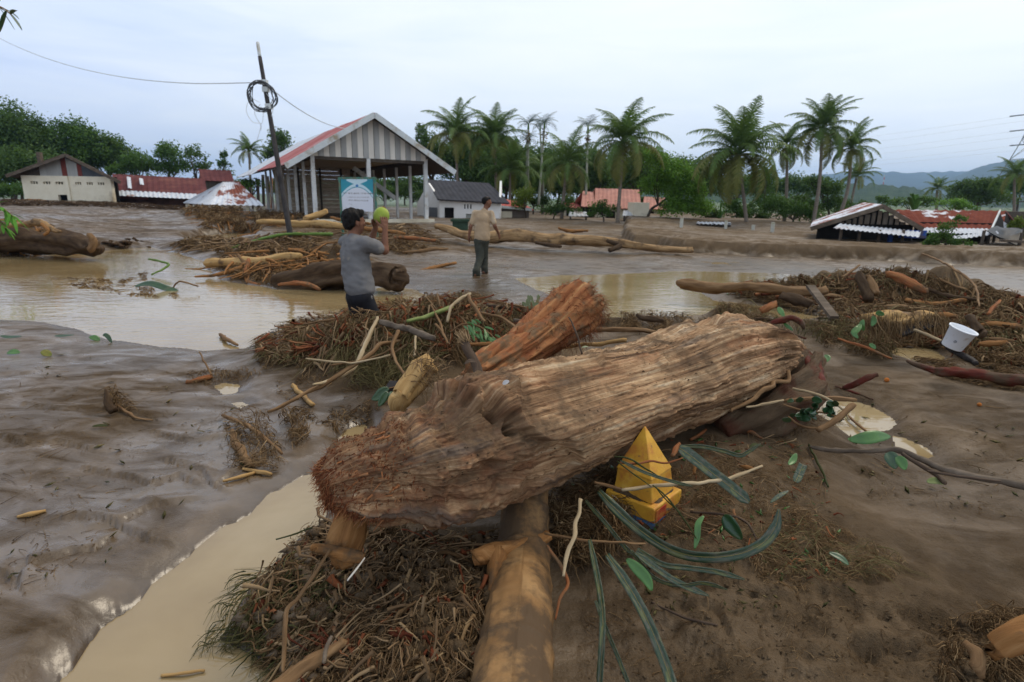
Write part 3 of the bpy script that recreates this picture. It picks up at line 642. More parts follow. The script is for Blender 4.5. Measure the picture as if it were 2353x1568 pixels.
# branch stub lying over it
def B3(*rows): return [(*atd(a, b, d_), r) for a, b, d_, r in rows]
stub = thing('branch_stub', 'short forked muddy branch lying over the smooth tan trunk', 'branch', atd(1160, 1290, 2.22))
stick('branch', '', '', B3((1262, 1232, 2.42, .026), (1215, 1248, 2.36, .031), (1165, 1268, 2.28, .034), (1120, 1278, 2.22, .040), (1092, 1282, 2.18, .030)), m_orange, k=20, m=50, knots=.25, seed=3, parent=stub)
stick('side_branch', '', '', B3((1135, 1272, 2.24, .038), (1132, 1305, 2.2, .034), (1128, 1345, 2.14, .022), (1120, 1380, 2.1, .010)), m_orange, k=18, m=30, knots=.2, seed=4, parent=stub)
# red ragged log behind, wide end up
RB_ = thing('ragged_log', 'ragged red barked log rising behind the huge log with a frayed upper end', 'log', on(1180, 850))
pts = [(1090, 868, 3.25, .100), (1130, 845, 3.4, .125), (1180, 815, 3.6, .135), (1235, 775, 3.82, .150), (1285, 740, 4.0, .175), (1318, 716, 4.12, .200), (1335, 705, 4.18, .195), (1345, 699, 4.22, .12)]
S = spline(B3(*pts), 170)
def rag(u, th): return .022*fbm3(u*2.2, np.cos(th)*3.2, np.sin(th)*3.2, 3, 151)+.010*vn3(u*3, np.cos(th)*11, np.sin(th)*11, 152)-.04*sstep(.1, 0, np.abs(vn3(u*1.1, np.cos(th)*2.6, np.sin(th)*2.6, 153)))+.006*fbm3(u*14, np.cos(th)*12, np.sin(th)*12, 3, 154)
V, Fl, uv = tube(S[:, :3], S[:, 3], 96, rag)
obj('trunk', V, Fl, m_redbark, RB_, uv=uv)
nv = 170*96; n_ = 1500; a = (nv-1-(RNG.random(n_)**1.7*nv*.75)).astype(int); P = V[a]; cen = S[a//96, :3]; ax = unit(S[-1, :3]-S[-60, :3])
D = unit(unit(P-cen)*.6+ax*.35+RNG.normal(size=(n_, 3))*.45+np.array([0, 0, -.35]))
Q, Rr = fibres(P, D, RNG.uniform(.02, .10, n_), RNG.uniform(.001, .003, n_), 4, .4, .45)
Vf, Ff = strands(Q, Rr); obj('frayed_bark', Vf, Ff, m_fibre, RB_, v=np.repeat(RNG.uniform(.3, 1, n_), 12), kind='stuff')
# yellow broken post left of it, dark snapped branch, black timber
yp = thing('split_post', 'yellow split trunk piece standing behind the left end of the huge log', 'wood', on(940, 915))
S = B3((925, 925, 2.9, .055), (950, 890, 2.95, .06), (975, 855, 3.0, .062), (985, 838, 3.02, .045))
stick('post', '', '', S, m_yellow, k=22, m=40, knots=.3, jag=.25, seed=8, parent=yp)
n_ = 260; P = np.array([S[2][:3]])+RNG.normal(size=(n_, 3))*.05; D = unit(np.array([.3, .2, .5])+RNG.normal(size=(n_, 3))*.6)
Q, Rr = fibres(P, D, RNG.uniform(.04, .12, n_), RNG.uniform(.001, .003, n_), 4, .4, .5); Vf, Ff = strands(Q, Rr)
obj('splinters', Vf, Ff, m_rootl, yp, v=np.repeat(RNG.random(n_), 12), kind='stuff')
sb = thing('snapped_branch', 'dark snapped branch with a splintered pale tip behind the huge log', 'branch', on(1095, 850))
stick('branch', '', '', B3((1096, 862, 2.78, .024), (1092, 835, 2.8, .023), (1080, 805, 2.82, .022), (1070, 782, 2.84, .020)), m_dktwig, k=14, m=30, knots=.15, seed=9, parent=sb)
n_ = 60; P = atd(1068, 784, 2.83)+RNG.normal(size=(n_, 3))*.010; D = unit(atd(1055, 755, 2.86)-atd(1070, 785, 2.84)+RNG.normal(size=(n_, 3))*.018)
Q, Rr = fibres(P, D, RNG.uniform(.02, .075, n_), RNG.uniform(.002, .005, n_), 4, .15); Vf, Ff = strands(Q, Rr)
obj('splintered_tip', Vf, Ff, m_rootl, sb, v=np.repeat(RNG.uniform(.6, 1, n_), 12), kind='stuff')
# orange split stump under the left end
os_ = thing('split_stump', 'orange split stump standing under the left end of the huge log', 'stump', on(800, 1270))
stick('stump', '', '', B3((770, 1275, 2.05, .060), (785, 1230, 2.08, .058), (803, 1190, 2.12, .052), (815, 1158, 2.14, .040)), m_orange, k=26, m=44, knots=.35, jag=.3, seed=12, parent=os_)
stick('side_root', '', '', B3((720, 1262, 1.98, .012), (750, 1268, 2.0, .018), (790, 1272, 2.0, .022), (830, 1278, 2.0, .018)), m_orange, k=12, m=24, knots=.2, seed=13, parent=os_)
# red muddy root wad beyond the right end
rw = thing('root_block', 'dark red torn root block on mud beyond the right end of the huge log', 'root', on(1830, 940))
S = spline(B3((1650, 1000, 3.55, .10), (1740, 955, 3.6, .16), (1805, 915, 3.68, .19), (1846, 868, 3.8, .15), (1862, 830, 3.9, .09), (1866, 815, 3.93, .03)), 90)
def wad(u, th): return .06*fbm3(u*3.4, np.cos(th)*2, np.sin(th)*2, 4, 161)+.02*vn3(u*2, np.cos(th)*9, np.sin(th)*9, 162)
V, Fl, uv = tube(S[:, :3], S[:, 3], 64, wad)
m_wad = simple('root_block_wood', (.055, .022, .014), (.09, .036, .022), (.12, .055, .035), scale=4, stretch=(.5, 3, 1), coord='UV', rough=.8, bump=1.0, bd=.025, dirt=(.10, .068, .042), dscale=5, dthr=(.34, .50))
obj('block', V, Fl, m_wad, rw, uv=uv)
stick('red_strip', '', '', B3((1862, 815, 3.9, .030), (1878, 850, 3.72, .055), (1884, 885, 3.58, .050), (1876, 915, 3.5, .022)), m_dkred, k=18, m=36, knots=.4, jag=.3, seed=15, parent=rw)
# ---------------------------------------------------------------- yellow painted post cap
PY0 = on(1497, 1212, -.008, False); ang = math.radians(47)
m_pst, n = material('yellow_paint')
pos = n('ShaderNodeTexCoord', 3)
c = n.ramp(n.noise(pos, 9, 5, .6), [(.3, (.44, .20, .018)), (.55, (.58, .31, .03)), (.75, (.66, .41, .085))])
sc1 = n.mapr(n.noise(pos, 26, 6, .7), .60, .68); c = n.mixc(n.math('MULTIPLY', sc1, .8), c, (.13, .085, .04))
sc2 = n.mapr(n.noise(pos, 7, 6, .7), .50, .62); c = n.mixc(n.math('MULTIPLY', sc2, .75), c, (.42, .13, .03))
finish(n, c, .55, n.bump(n.noise(pos, 60, 4, .7), .4, .004), .35)
m_pred = simple('red_paint', (.30, .035, .02), (.46, .07, .04), scale=24, rough=.6, bump=.4, dirt=(.4, .16, .04), dscale=14)
m_pblu = simple('blue_paint', (.05, .11, .22), (.10, .19, .30), scale=24, rough=.6, bump=.4, dirt=(.24, .17, .10), dscale=12)
st_ = thing('painted_post_cap', 'yellow painted concrete post cap with a pyramid tip sticking out under the log', 'post', PY0+np.array([0, .165, 0]))
cxy = PY0+np.array([0, .165, 0])
def sq(half, z, tw=0.0, lean=(0, 0)):
    return [cxy+np.array([half*1.414*math.cos(ang+tw+q*math.pi/2+math.pi*1.5-.785)+lean[0]*z, half*1.414*math.sin(ang+tw+q*math.pi/2+math.pi*1.5-.785)+lean[1]*z, z]) for q in range(4)]
def frust(name, mat, levels, label=None):
    V = []; 
    for hf, z in levels: V += sq(hf, z, 0, (-.03, .12))
    k = len(levels); Fc = [(3, 2, 1, 0)]+[(4*l+q, 4*l+(q+1) % 4, 4*l+4+(q+1) % 4, 4*l+4+q) for l in range(k-1) for q in range(4)]+[tuple(4*(k-1)+q for q in range(4))]
    o = obj(name, V, Fc, mat, st_, smooth=False, label=label)
    bv = o.modifiers.new('bevel', 'BEVEL'); bv.width = .006; bv.segments = 2; return o
frust('base_slab', m_pst, [(.132, .035), (.132, .10), (.128, .105)])
frust('lower_band', m_pblu, [(.128, -.03), (.129, .034)], 'blue painted lower band')
frust('flare', m_pst, [(.106, .106), (.099, .15), (.094, .205), (.093, .212)])
frust('pyramid', m_pst, [(.097, .213), (.072, .265), (.036, .345), (.004, .415)])
C0 = np.array(sq(.132, .04, 0, (-.03, .12))); k0 = C0[:, 1].argmin(); k1 = (k0+1) % 4 if C0[(k0+1) % 4, 0] > C0[k0, 0] else (k0+3) % 4
a0, a1 = C0[k0], C0[k1]; e = (a1-a0); nrm = unit(np.array([e[1], -e[0], 0])); nrm = nrm if nrm[1] < 0 else -nrm
q0 = a0+e*.03+nrm*.004; q1 = a0+e*.38+nrm*.004
MB().prism([q0, q1, q1+[0, 0, .058], q0+[0, 0, .058]], -nrm*.003).obj('red_patch', m_pred, st_, label='red painted patch on the slab corner')
# mud and litter on the slab
V, Fl = [], []
gx, gy = np.meshgrid(np.linspace(-.13, .13, 26), np.linspace(-.13, .13, 26)); ca, sa = math.cos(ang), math.sin(ang)
hz = .104+.016*fbm2(gx*14+3, gy*14, 3, 171)+.018*sstep(.14, .05, np.maximum(abs(gx), abs(gy)))-.05*sstep(.105, .13, np.maximum(abs(gx), abs(gy)))
P = np.stack([cxy[0]+gx*ca-gy*sa, cxy[1]+gx*sa+gy*ca, hz+PY0[2]*0], -1).reshape(-1, 3); P[:, 2] += cxy[2]*1.0
i, j = np.meshgrid(np.arange(25), np.arange(25), indexing='ij'); q = i*26+j
obj('mud_cover', P, np.stack([q, q+1, q+27, q+26], -1).reshape(-1, 4), m_mud, st_)
# ---------------------------------------------------------------- matted roots, grass and litter
def inpoly(P, x, y):
    return sdpoly(np.asarray(P, float), x, y) < 0
def sample(P, n_):
    P = np.asarray(P, float); lo, hi = P.min(0), P.max(0); out = np.zeros((0, 2))
    while len(out) < n_:
        q = RNG.uniform(lo, hi, (n_*2, 2)); out = np.vstack([out, q[inpoly(P, q[:, 0], q[:, 1])]])
    return out[:n_]
def drape(P, ang, L, lift, m=7, wob=.5, arc=.02, sink=.25):
    """strands from P running over the ground along heading ang"""
    n_ = len(P); Q = np.zeros((n_, m, 3)); Q[:, 0] = P; a = ang.copy(); st = L/(m-1)
    da = RNG.normal(size=n_)*wob/(m-1)
    for q in range(1, m):
        a = a+da+RNG.normal(size=n_)*wob*.35
        Q[:, q, 0] = Q[:, q-1, 0]+np.cos(a)*st; Q[:, q, 1] = Q[:, q-1, 1]+np.sin(a)*st
    t = np.linspace(0, 1, m)[None]
    Q[..., 2] = np.maximum(gz(Q[..., 0], Q[..., 1]), -.01)+lift[:, None]*(1-sink*t)+(arc*RNG.random(n_))[:, None]*np.sin(t*math.pi*RNG.uniform(.6, 1.4, n_)[:, None])
    return Q
def mat_of(name, poly, n_, L, R, mat, lift=.04, heading=None, spread=1.0, seed=0, wob=.6, arc=.03, k=3, vlo=0, vhi=1, clump=0.0, m=7, flow=1.0, clot=.8):
    q = sample(poly, int(n_*1.7) if clump else n_)
    if clump:
        d_ = vn2(q[:, 0]/clump, q[:, 1]/clump, seed+3)+.5*vn2(q[:, 0]/clump*2.3, q[:, 1]/clump*2.3, seed+4); q = q[d_.argsort()[::-1][:n_]]
    n_ = len(q); P = on(q[:, 0], q[:, 1])
    a = RNG.uniform(0, 2*math.pi, n_) if heading is None else heading+RNG.normal(size=n_)*spread
    if heading is not None: a = a+flow*1.3*vn2(P[:, 0]*5/max(.5, L[1]*8), P[:, 1]*5/max(.5, L[1]*8), seed+7)
    LL_ = L[0]+(L[1]-L[0])*RNG.random(n_)**1.8; Q = drape(P, a, LL_, RNG.random(n_)**1.5*lift, m, wob, arc)
    if clot and n_ > 200:                                       # strands stick together in locks
        ld = RNG.choice(n_, n_//13, replace=False); near = np.concatenate([((P[c0:c0+600, None, :2]-P[None, ld, :2])**2).sum(-1).argmin(1) for c0 in range(0, n_, 600)])
        tt = np.linspace(0, 1, m)[None, :, None]; w_ = clot*RNG.uniform(.4, 1, (n_, 1, 1))*np.clip(tt*1.8, 0, 1); G_ = Q[ld[near]]+(P-P[ld[near]])[:, None]*(1-.85*tt); Q = Q*(1-w_)+G_*w_
    t = np.linspace(0, 1, m)
    Rr = RNG.uniform(R[0], R[1], n_)[:, None]*(1-.7*t)[None]*(RNG.random(n_)**2*1.2+.5)[:, None]
    Vf, Ff = strands(Q, Rr, k)
    o = obj(name, Vf, Ff, mat, None, v=np.repeat(vlo+(vhi-vlo)*RNG.random(n_)**1.5, m*k), kind='stuff'); return o
def lumps(name, poly, n_, R, mat, seed=0):
    """clods of mud: low rounded lumps pressed into the ground"""
    q = sample(poly, n_); P = on(q[:, 0], q[:, 1]); RR = RNG.uniform(R[0], R[1], n_)*RNG.uniform(.4, 1, n_)
    return crumbs(P, None, RR, name, mat)
UNDER = [(715, 1215), (850, 1195), (960, 1235), (1130, 1245), (1255, 1190), (1262, 1240), (1150, 1300), (1115, 1420), (1085, 1575), (690, 1600), (640, 1560), (585, 1465), (540, 1440), (600, 1350), (655, 1275)]
mat_of('hanging_roots', UNDER, 3600, (.03, .13), (.0009, .0038), m_root, .06, -math.pi/2-.25, .45, 1, .8, .025, clump=38)
mat_of('hanging_roots', UNDER, 2200, (.02, .08), (.0008, .0022), m_root, .09, None, 1, 2, 1.3, .02, vhi=1, clump=26)
mat_of('hanging_roots', [(800, 1250), (1100, 1280), (1110, 1420), (1080, 1560), (700, 1560), (720, 1400)], 500, (.06, .24), (.0012, .003), m_rootl, .08, -math.pi/2-.3, .5, 3, .7, .03)
mat_of('thick_roots', UNDER, 420, (.06, .30), (.003, .0075), m_root, .07, -math.pi/2-.2, .7, 4, .6, .03, k=5)
mat_of('flattened_grass', [(560, 1330), (690, 1280), (800, 1330), (790, 1500), (660, 1560), (520, 1470), (470, 1490)], 520, (.06, .22), (.0012, .0032), m_grass, .06, -math.pi/2-.85, .5, 4, .6, .03, k=3, vhi=.7)
lumps('mud_clods', UNDER, 5200, (.006, .034), m_mud)
q = sample(UNDER, 420); crumbs(on(q[:, 0], q[:, 1], .035), None, RNG.uniform(.012, .038, 420), 'mud_clods', m_mud)
# the heap between the huge log and the man in grey
LIT = [(1290, 1120), (1400, 1060), (1600, 1010), (1760, 990), (1830, 1010), (1900, 1120), (1950, 1300), (1850, 1340), (1700, 1300), (1560, 1240), (1400, 1230), (1290, 1230)]
HEAP = [(585, 795), (640, 752), (750, 724), (860, 700), (960, 686), (1080, 672), (1180, 708), (1250, 735), (1240, 780), (1110, 800), (1000, 838), (900, 850), (880, 820), (780, 822), (720, 848), (640, 838), (592, 832)]
mat_of('matted_roots', HEAP, 6800, (.05, .26), (.0018, .0052), m_root, .07, -math.pi/2, .6, 5, .9, .04, clump=34)
mat_of('matted_roots', HEAP, 3600, (.04, .16), (.0016, .005), m_root, .10, None, 1, 6, 1.3, .04, vlo=.2, clump=26)
mat_of('matted_grass', HEAP, 700, (.10, .42), (.002, .0045), m_grass, .10, -math.pi/2, .9, 7, .6, .06, vlo=.3)
mat_of('matted_grass', [(770, 800), (1000, 780), (1010, 860), (900, 900), (780, 890)], 500, (.12, .4), (.0018, .004), m_grass, .12, -math.pi/2, .5, 8, .5, .08, vlo=.4)
mat_of('root_litter', [(600, 830), (900, 840), (1000, 850), (930, 940), (780, 1000), (660, 940)], 900, (.03, .14), (.0015, .004), m_root, .015, None, 1, 9, 1, .015, clump=35)
# the long pile on the right
PILE = [(1640, 672), (1750, 650), (1880, 648), (1990, 632), (2080, 630), (2180, 660), (2330, 690), (2380, 740), (2380, 850), (2250, 850), (2180, 800), (2040, 800), (2020, 760), (1930, 745), (1850, 725), (1760, 700)]
mat_of('matted_roots', PILE, 7000, (.08, .40), (.0022, .007), m_root, .12, 0.2, .9, 11, .9, .06, clump=30)
mat_of('matted_roots', PILE, 4200, (.06, .24), (.002, .007), m_root, .16, None, 1, 12, 1.3, .06, vlo=.2, clump=22)
mat_of('matted_grass', PILE, 500, (.15, .5), (.002, .005), m_grass, .2, None, .9, 13, .5, .12, vlo=.3)
LOWP = [(1640, 720), (1720, 705), (1830, 760), (1950, 745), (2040, 790), (2060, 835), (1940, 810), (1850, 790), (1760, 760), (1660, 740)]
mat_of('matted_roots', LOWP, 2600, (.05, .3), (.0018, .0045), m_root, .12, None, 1, 14, .9, .07, clump=25)
mat_of('matted_grass', LOWP, 420, (.1, .35), (.002, .0045), m_grass, .15, None, 1, 15, .6, .12, vlo=.2)
mat_of('matted_roots', [(1380, 742), (1480, 730), (1560, 735), (1640, 740), (1600, 765), (1500, 775), (1400, 762)], 1300, (.05, .3), (.0018, .0045), m_root, .10, None, 1, 16, .9, .07, clump=25)
mat_of('matted_roots', [(2090, 825), (2200, 842), (2353, 856), (2353, 905), (2230, 885), (2130, 860)], 1300, (.06, .3), (.0015, .004), m_root, .05, 0.0, .5, 17, .6, .04, clump=25)
lumps('mud_clods', PILE, 1500, (.02, .08), m_mud); lumps('mud_clods', HEAP, 1500, (.015, .06), m_mud)
for q_, (pl, nn_, ll, rr_2) in enumerate(((HEAP, 700, (.06, .38), (.003, .011)), (PILE, 800, (.08, .55), (.004, .018)), (UNDER, 420, (.04, .20), (.002, .007)), (LIT, 240, (.03, .12), (.0016, .004)))):
    mat_of('broken_sticks', pl, nn_, ll, rr_2, m_rootl if q_ != 1 else m_root, (.15, .18, .13, .04)[q_], None, 1, 60+q_, .15, .01, k=5, m=4)
    mat_of('bark_scraps', pl, nn_//2, (ll[0]*.6, ll[1]*.5), (rr_2[0]*1.6, rr_2[1]*1.6), m_fibre, .15 if q_ < 2 else .08, None, 1, 70+q_, .3, .01, k=4, m=4)
for q_, (pl, nn_) in enumerate((([(415, 485), (600, 490), (700, 500), (590, 535), (470, 525)], 160), ([(385, 570), (540, 555), (700, 535), (765, 545), (700, 580), (560, 590)], 200), ([(500, 600), (690, 580), (800, 600), (800, 640), (560, 645)], 200), ([(720, 525), (960, 520), (1020, 560), (800, 570)], 160), ([(0, 510), (200, 560), (160, 590), (0, 580)], 120))):
    mat_of('broken_sticks', pl, nn_, (.2, 1.1), (.012, .035), m_orange if q_ % 2 == 0 else m_rootl, .2, None, 1, 80+q_, .15, .02, k=5, m=4)
# litter on the mud round the yellow post
mat_of('root_litter', LIT, 3200, (.02, .13), (.0006, .0018), m_root, .03, None, 1, 21, .8, .02, vlo=.25, clump=60)
mat_of('root_litter', [(1560, 1080), (1700, 1060), (1760, 1100), (1640, 1170), (1560, 1160), (1420, 1170), (1400, 1110)], 1300, (.02, .11), (.0006, .0016), m_root, .05, None, 1, 22, .9, .03, vlo=.2, clump=40)
mat_of('root_litter', [(1770, 1180), (1850, 1170), (1960, 1230), (2080, 1290), (2060, 1330), (1990, 1330), (1870, 1370), (1760, 1350), (1690, 1280)], 1500, (.02, .09), (.0006, .0018), m_root, .015, None, 1, 23, 1.0, .015, vlo=.35, clump=80)
mat_of('root_litter', [(1280, 1130), (1400, 1080), (1480, 1160), (1420, 1260), (1290, 1260)], 900, (.03, .15), (.0006, .0018), m_root, .06, None, 1, 24, .9, .04, clump=35)
mat_of('tangled_roots', [(1255, 1130), (1420, 1075), (1450, 1180), (1400, 1280), (1310, 1330), (1265, 1260)], 1700, (.04, .18), (.0009, .0035), m_root, .09, -1.2, .8, 27, .9, .05, clump=28)
lumps('mud_clods', [(1560, 1230), (1900, 1300), (2200, 1400), (2150, 1560), (1350, 1560), (1330, 1400)], 380, (.003, .011), m_mud); lumps('mud_clods', LIT, 400, (.003, .012), m_mud)
mat_of('grass_litter', [(1700, 1230), (1850, 1230), (2050, 1290), (1980, 1330), (1780, 1320)], 160, (.06, .2), (.0008, .0018), m_grass, .05, .1, .5, 25, .4, .05, vlo=.5)
mat_of('root_litter', [(1700, 940), (1900, 930), (1960, 985), (1830, 1010), (1720, 1000)], 600, (.03, .14), (.0008, .002), m_root, .06, None, 1, 26, .9, .04)
# the middle distance, left of the men
mat_of('matted_roots', [(415, 485), (500, 478), (600, 490), (700, 500), (590, 535), (470, 525)], 2600, (.2, .8), (.008, .022), m_root, .25, None, 1, 31, 1.2, .15, vlo=.1, clump=16)
mat_of('matted_roots', [(385, 570), (450, 545), (540, 555), (700, 540), (760, 545), (700, 580), (560, 590)], 2000, (.12, .5), (.005, .014), m_root, .12, 0.2, .8, 32, 1.1, .08, clump=18)
mat_of('matted_roots', [(500, 600), (690, 580), (770, 570), (800, 600), (800, 640), (700, 650), (560, 645), (500, 632)], 2600, (.10, .42), (.004, .012), m_root, .12, -1.2, .9, 33, 1.1, .08, clump=18)
mat_of('matted_roots', [(720, 530), (960, 520), (1020, 560), (940, 590), (800, 560)], 1500, (.12, .6), (.005, .016), m_root, .10, None, 1, 34, 1.1, .08, clump=18)
mat_of('matted_roots', [(0, 510), (110, 525), (200, 560), (160, 585), (0, 575)], 1300, (.12, .5), (.005, .016), m_root, .2, 0, .8, 35, 1.1, .1, clump=18)
mat_of('floating_litter', [(110, 638), (300, 640), (340, 622), (345, 655), (430, 690), (300, 680), (120, 650)], 500, (.04, .2), (.003, .008), m_root, .03, None, 1, 36, 1, .03, clump=18)
mat_of('root_litter', [(0, 462), (150, 466), (300, 470), (420, 476), (420, 484), (150, 474), (0, 474)], 700, (.3, 1.2), (.01, .03), m_muddy, .12, 0, .8, 37, .8, .12)
# scraps on the left mud
mat_of('root_litter', [(510, 960), (600, 950), (640, 1000), (640, 1075), (560, 1080), (520, 1030)], 420, (.04, .2), (.0015, .0035), m_root, .10, -1.2, .6, 41, .5, .05, vlo=.2)
mat_of('root_litter', [(640, 960), (700, 955), (720, 1010), (680, 1030)], 300, (.04, .16), (.0015, .0035), m_root, .12, -1.4, .4, 42, .4, .04)
mat_of('root_litter', [(235, 905), (260, 900), (300, 950), (240, 945)], 160, (.04, .14), (.0015, .0035), m_root, .06, 0, .8, 43, .5, .05)
mat_of('root_litter', [(430, 860), (500, 850), (620, 855), (560, 880), (440, 885)], 300, (.03, .14), (.0015, .003), m_root, .03, None, 1, 44, .8, .03)
mat_of('root_litter', [(0, 820), (500, 880), (700, 1060), (400, 1100), (200, 1300), (0, 1400)], 520, (.015, .08), (.0008, .002), m_root, .004, None, 1, 45, .9, .006)
mat_of('root_litter', [(1900, 860), (2353, 930), (2353, 1200), (2000, 1150)], 260, (.015, .08), (.0008, .002), m_root, .004, None, 1, 46, .9, .006)
mat_of('root_litter', [(1330, 1380), (1800, 1350), (2353, 1400), (2353, 1568), (1320, 1568)], 900, (.01, .06), (.0005, .0014), m_root, .004, None, 1, 47, .9, .006)
CRN = [(2180, 1440), (2353, 1400), (2400, 1575), (2150, 1575)]
mat_of('root_litter', CRN, 1500, (.02, .12), (.0008, .0022), m_root, .06, None, 1, 48, .9, .03, clump=30); lumps('mud_clods', CRN, 500, (.008, .03), m_mud)
for q_, (pl, nn_) in enumerate(((LIT, 150), ([(1400, 1240), (1800, 1200), (2050, 1300), (1900, 1400), (1500, 1420)], 120), (UNDER, 60), (HEAP, 60), (PILE, 90), ([(0, 790), (500, 870), (700, 1060), (300, 1300), (0, 1400)], 50), ([(1900, 860), (2353, 930), (2353, 1250), (2000, 1150)], 60))):
    q = sample(pl, nn_); P = on(q[:, 0], q[:, 1], .012); z_ = (P-CAMPOS) @ _fw; L_ = RNG.uniform(.008, .022, nn_)*z_/2; t1 = unit(RNG.normal(size=(nn_, 3))*[1, 1, .35]); up_ = unit(RNG.normal(size=(nn_, 3))*.4+[0, 0, 1]); t2 = np.cross(t1, up_)
    V = np.stack([P-t1*L_[:, None], P+t2*L_[:, None]*.35, P+t1*L_[:, None], P-t2*L_[:, None]*.35, P-up_*.0015], 1).reshape(-1, 3); b_ = 5*np.arange(nn_)[:, None]
    obj('leaf_litter', V, np.vstack([b_+[0, 1, 4], b_+[1, 2, 4], b_+[2, 3, 4], b_+[3, 0, 4], b_+[0, 2, 1], b_+[0, 3, 2]]), (m_leaf, m_grass, m_leafd, m_grass, m_leaf, m_grass, m_grass)[q_], None, v=np.repeat(RNG.random(nn_), 5), kind='stuff')
# ---------------------------------------------------------------- single sticks, roots and planks
def px3(rows, lift=0.0, d=None):
    """rows (px, py, radius in px) -> rows (x, y, z, radius); resting on the ground unless depths are given"""
    A = np.array(rows, float); G = on(A[:, 0], A[:, 1]+A[:, 2]); g_ = (G-CAMPOS) @ _fw
    if d is None:
        t = np.concatenate([[0], np.cumsum(np.hypot(*np.diff(A[:, :2], axis=0).T))]); t /= t[-1]
        inv = (1-t)/g_[0]+t/g_[-1]; dd = np.minimum(1/inv, g_)-A[:, 2]*g_/F*.6-lift
    else: dd = np.interp(np.arange(len(A)), np.linspace(0, len(A)-1, len(d)), d)
    return np.column_stack([atd(A[:, 0], A[:, 1], dd), A[:, 2]*dd/F])
def st(name, label, cat, rows, mat, lift=0.0, d=None, group=None, **k):
    r = px3(rows, lift, d); k.setdefault('k', 8 if r[:, 3].max() < .02 else 16); k.setdefault('knots', .2)
    return stick(name, label, cat, r, mat, group=group, **k)
G1 = 'branches caught on the debris heap'
st('branch', 'long pale bent branch standing out of the debris heap by the man in grey', 'branch', [(867, 730, 4), (857, 757, 4.5), (840, 795, 5), (822, 832, 5), (796, 858, 5), (750, 878, 4), (720, 884, 2.5)], m_twig, d=(4.85, 4.5, 4.2, 3.95), seed=1, group=G1)
st('branch', 'long thin brown branch running from the debris heap down to the wet mud', 'branch', [(917, 783, 4), (877, 792, 5), (834, 824, 5), (744, 882, 5), (680, 916, 4.5), (615, 947, 3.5)], m_brtwig, d=(4.6, 4.3, 4.0, 3.75), seed=2, group=G1)
st('branch', 'thin stem lying level across the long pale bent branch', 'branch', [(703, 824, 2), (745, 830, 2.4), (788, 833, 2.5), (822, 834, 2.5), (897, 816, 2)], m_twig, d=(4.2, 4.15, 4.2), seed=3, group=G1)
st('branch', 'thick grey brown branch with a knot on top of the debris heap', 'branch', [(875, 741, 6.5), (927, 753, 7), (960, 765, 7), (998, 778, 6)], m_greyw, d=(4.75, 4.55, 4.4), seed=4, knots=.3, group=G1)
st('branch', 'curved brown root hanging below the thick grey branch', 'branch', [(915, 761, 4.5), (903, 798, 4), (909, 826, 3.5), (935, 868, 3)], m_brtwig, d=(4.5, 4.3, 3.9), seed=5, group=G1)
st('stick', 'short yellow stick lying on the mud below the debris heap', 'stick', [(673, 886, 5), (697, 911, 5.5), (720, 931, 5)], m_yellow, seed=6)
st('stem', 'thick green plant stem lying on top of the debris heap', 'stem', [(935, 739, 4), (977, 727, 5), (1024, 713, 5.5), (1040, 706, 4)], simple('green_stem', (.13, .17, .05), (.22, .24, .09), scale=9, coord='UV', rough=.5), d=(4.7, 4.85, 5.0), seed=7)
st('branch', 'short pale upright stem below the thick grey branch', 'branch', [(955, 773, 2.5), (954, 795, 2.6), (953, 818, 2.2)], m_twig, d=(4.4, 4.2), seed=8, group=G1)
st('branch', 'pale branch bent over the highest point of the debris heap', 'branch', [(1079, 675, 4.5), (1063, 684, 4.5), (1045, 700, 4), (1035, 713, 4), (1027, 741, 3)], m_twig, d=(5.05, 4.9, 4.8), seed=9, group=G1)
st('branch', 'brown branch slanting down right from the top of the debris heap', 'branch', [(1075, 680, 4), (1085, 698, 4.5), (1098, 717, 4.5), (1115, 740, 3)], m_brtwig, d=(5.0, 4.8, 4.7), seed=10, group=G1)
st('branch', 'long brown root along the back of the debris heap', 'branch', [(1118, 700, 4), (1168, 708, 4.5), (1210, 716, 4.5), (1247, 729, 3.5)], m_dktwig, d=(5.3, 5.3, 5.2), seed=11, group=G1)
st('branch', 'short grey branch pointing at the ragged red log', 'branch', [(1180, 737, 5), (1205, 740, 5.5), (1231, 743, 5)], m_greyw, d=(4.9, 4.8), seed=12, group=G1)
st('branch', 'thin brown root curling to the foot of the ragged red log', 'branch', [(1100, 719, 3), (1148, 729, 3.2), (1175, 745, 3), (1196, 757, 2.5)], m_brtwig, d=(4.9, 4.7, 4.5), seed=13, group=G1)
st('cane', 'straight yellow cane between the ragged red log and the huge log', 'cane', [(1300, 798, 4.5), (1370, 791, 5), (1440, 782, 5)], m_yellow, d=(4.4, 4.3), seed=14)
st('branch', 'brown branch lying at the water edge right of the ragged red log', 'branch', [(1362, 758, 5), (1410, 756, 5), (1460, 759, 5.5), (1535, 771, 4.5)], m_brtwig, d=(4.9, 4.7), seed=15)
st('twig', 'dark thin twig standing upright on the huge log', 'twig', [(1307, 729, 1.6), (1318, 750, 2), (1327, 772, 2.2), (1337, 815, 2.4)], m_dktwig, d=(2.9, 2.85, 2.83), seed=16)
st('twig', 'pale thin arching twig over the water left of the ragged red log', 'twig', [(1307, 673, 2), (1285, 684, 2.2), (1265, 696, 2.2), (1256, 716, 2)], m_brtwig, d=(5.0, 5.0), seed=17)
st('cane', 'short orange cane left of the ragged red log', 'cane', [(1081, 791, 4), (1110, 792, 4.5), (1140, 793, 4)], m_orange, d=(4.2, 4.1), seed=18)
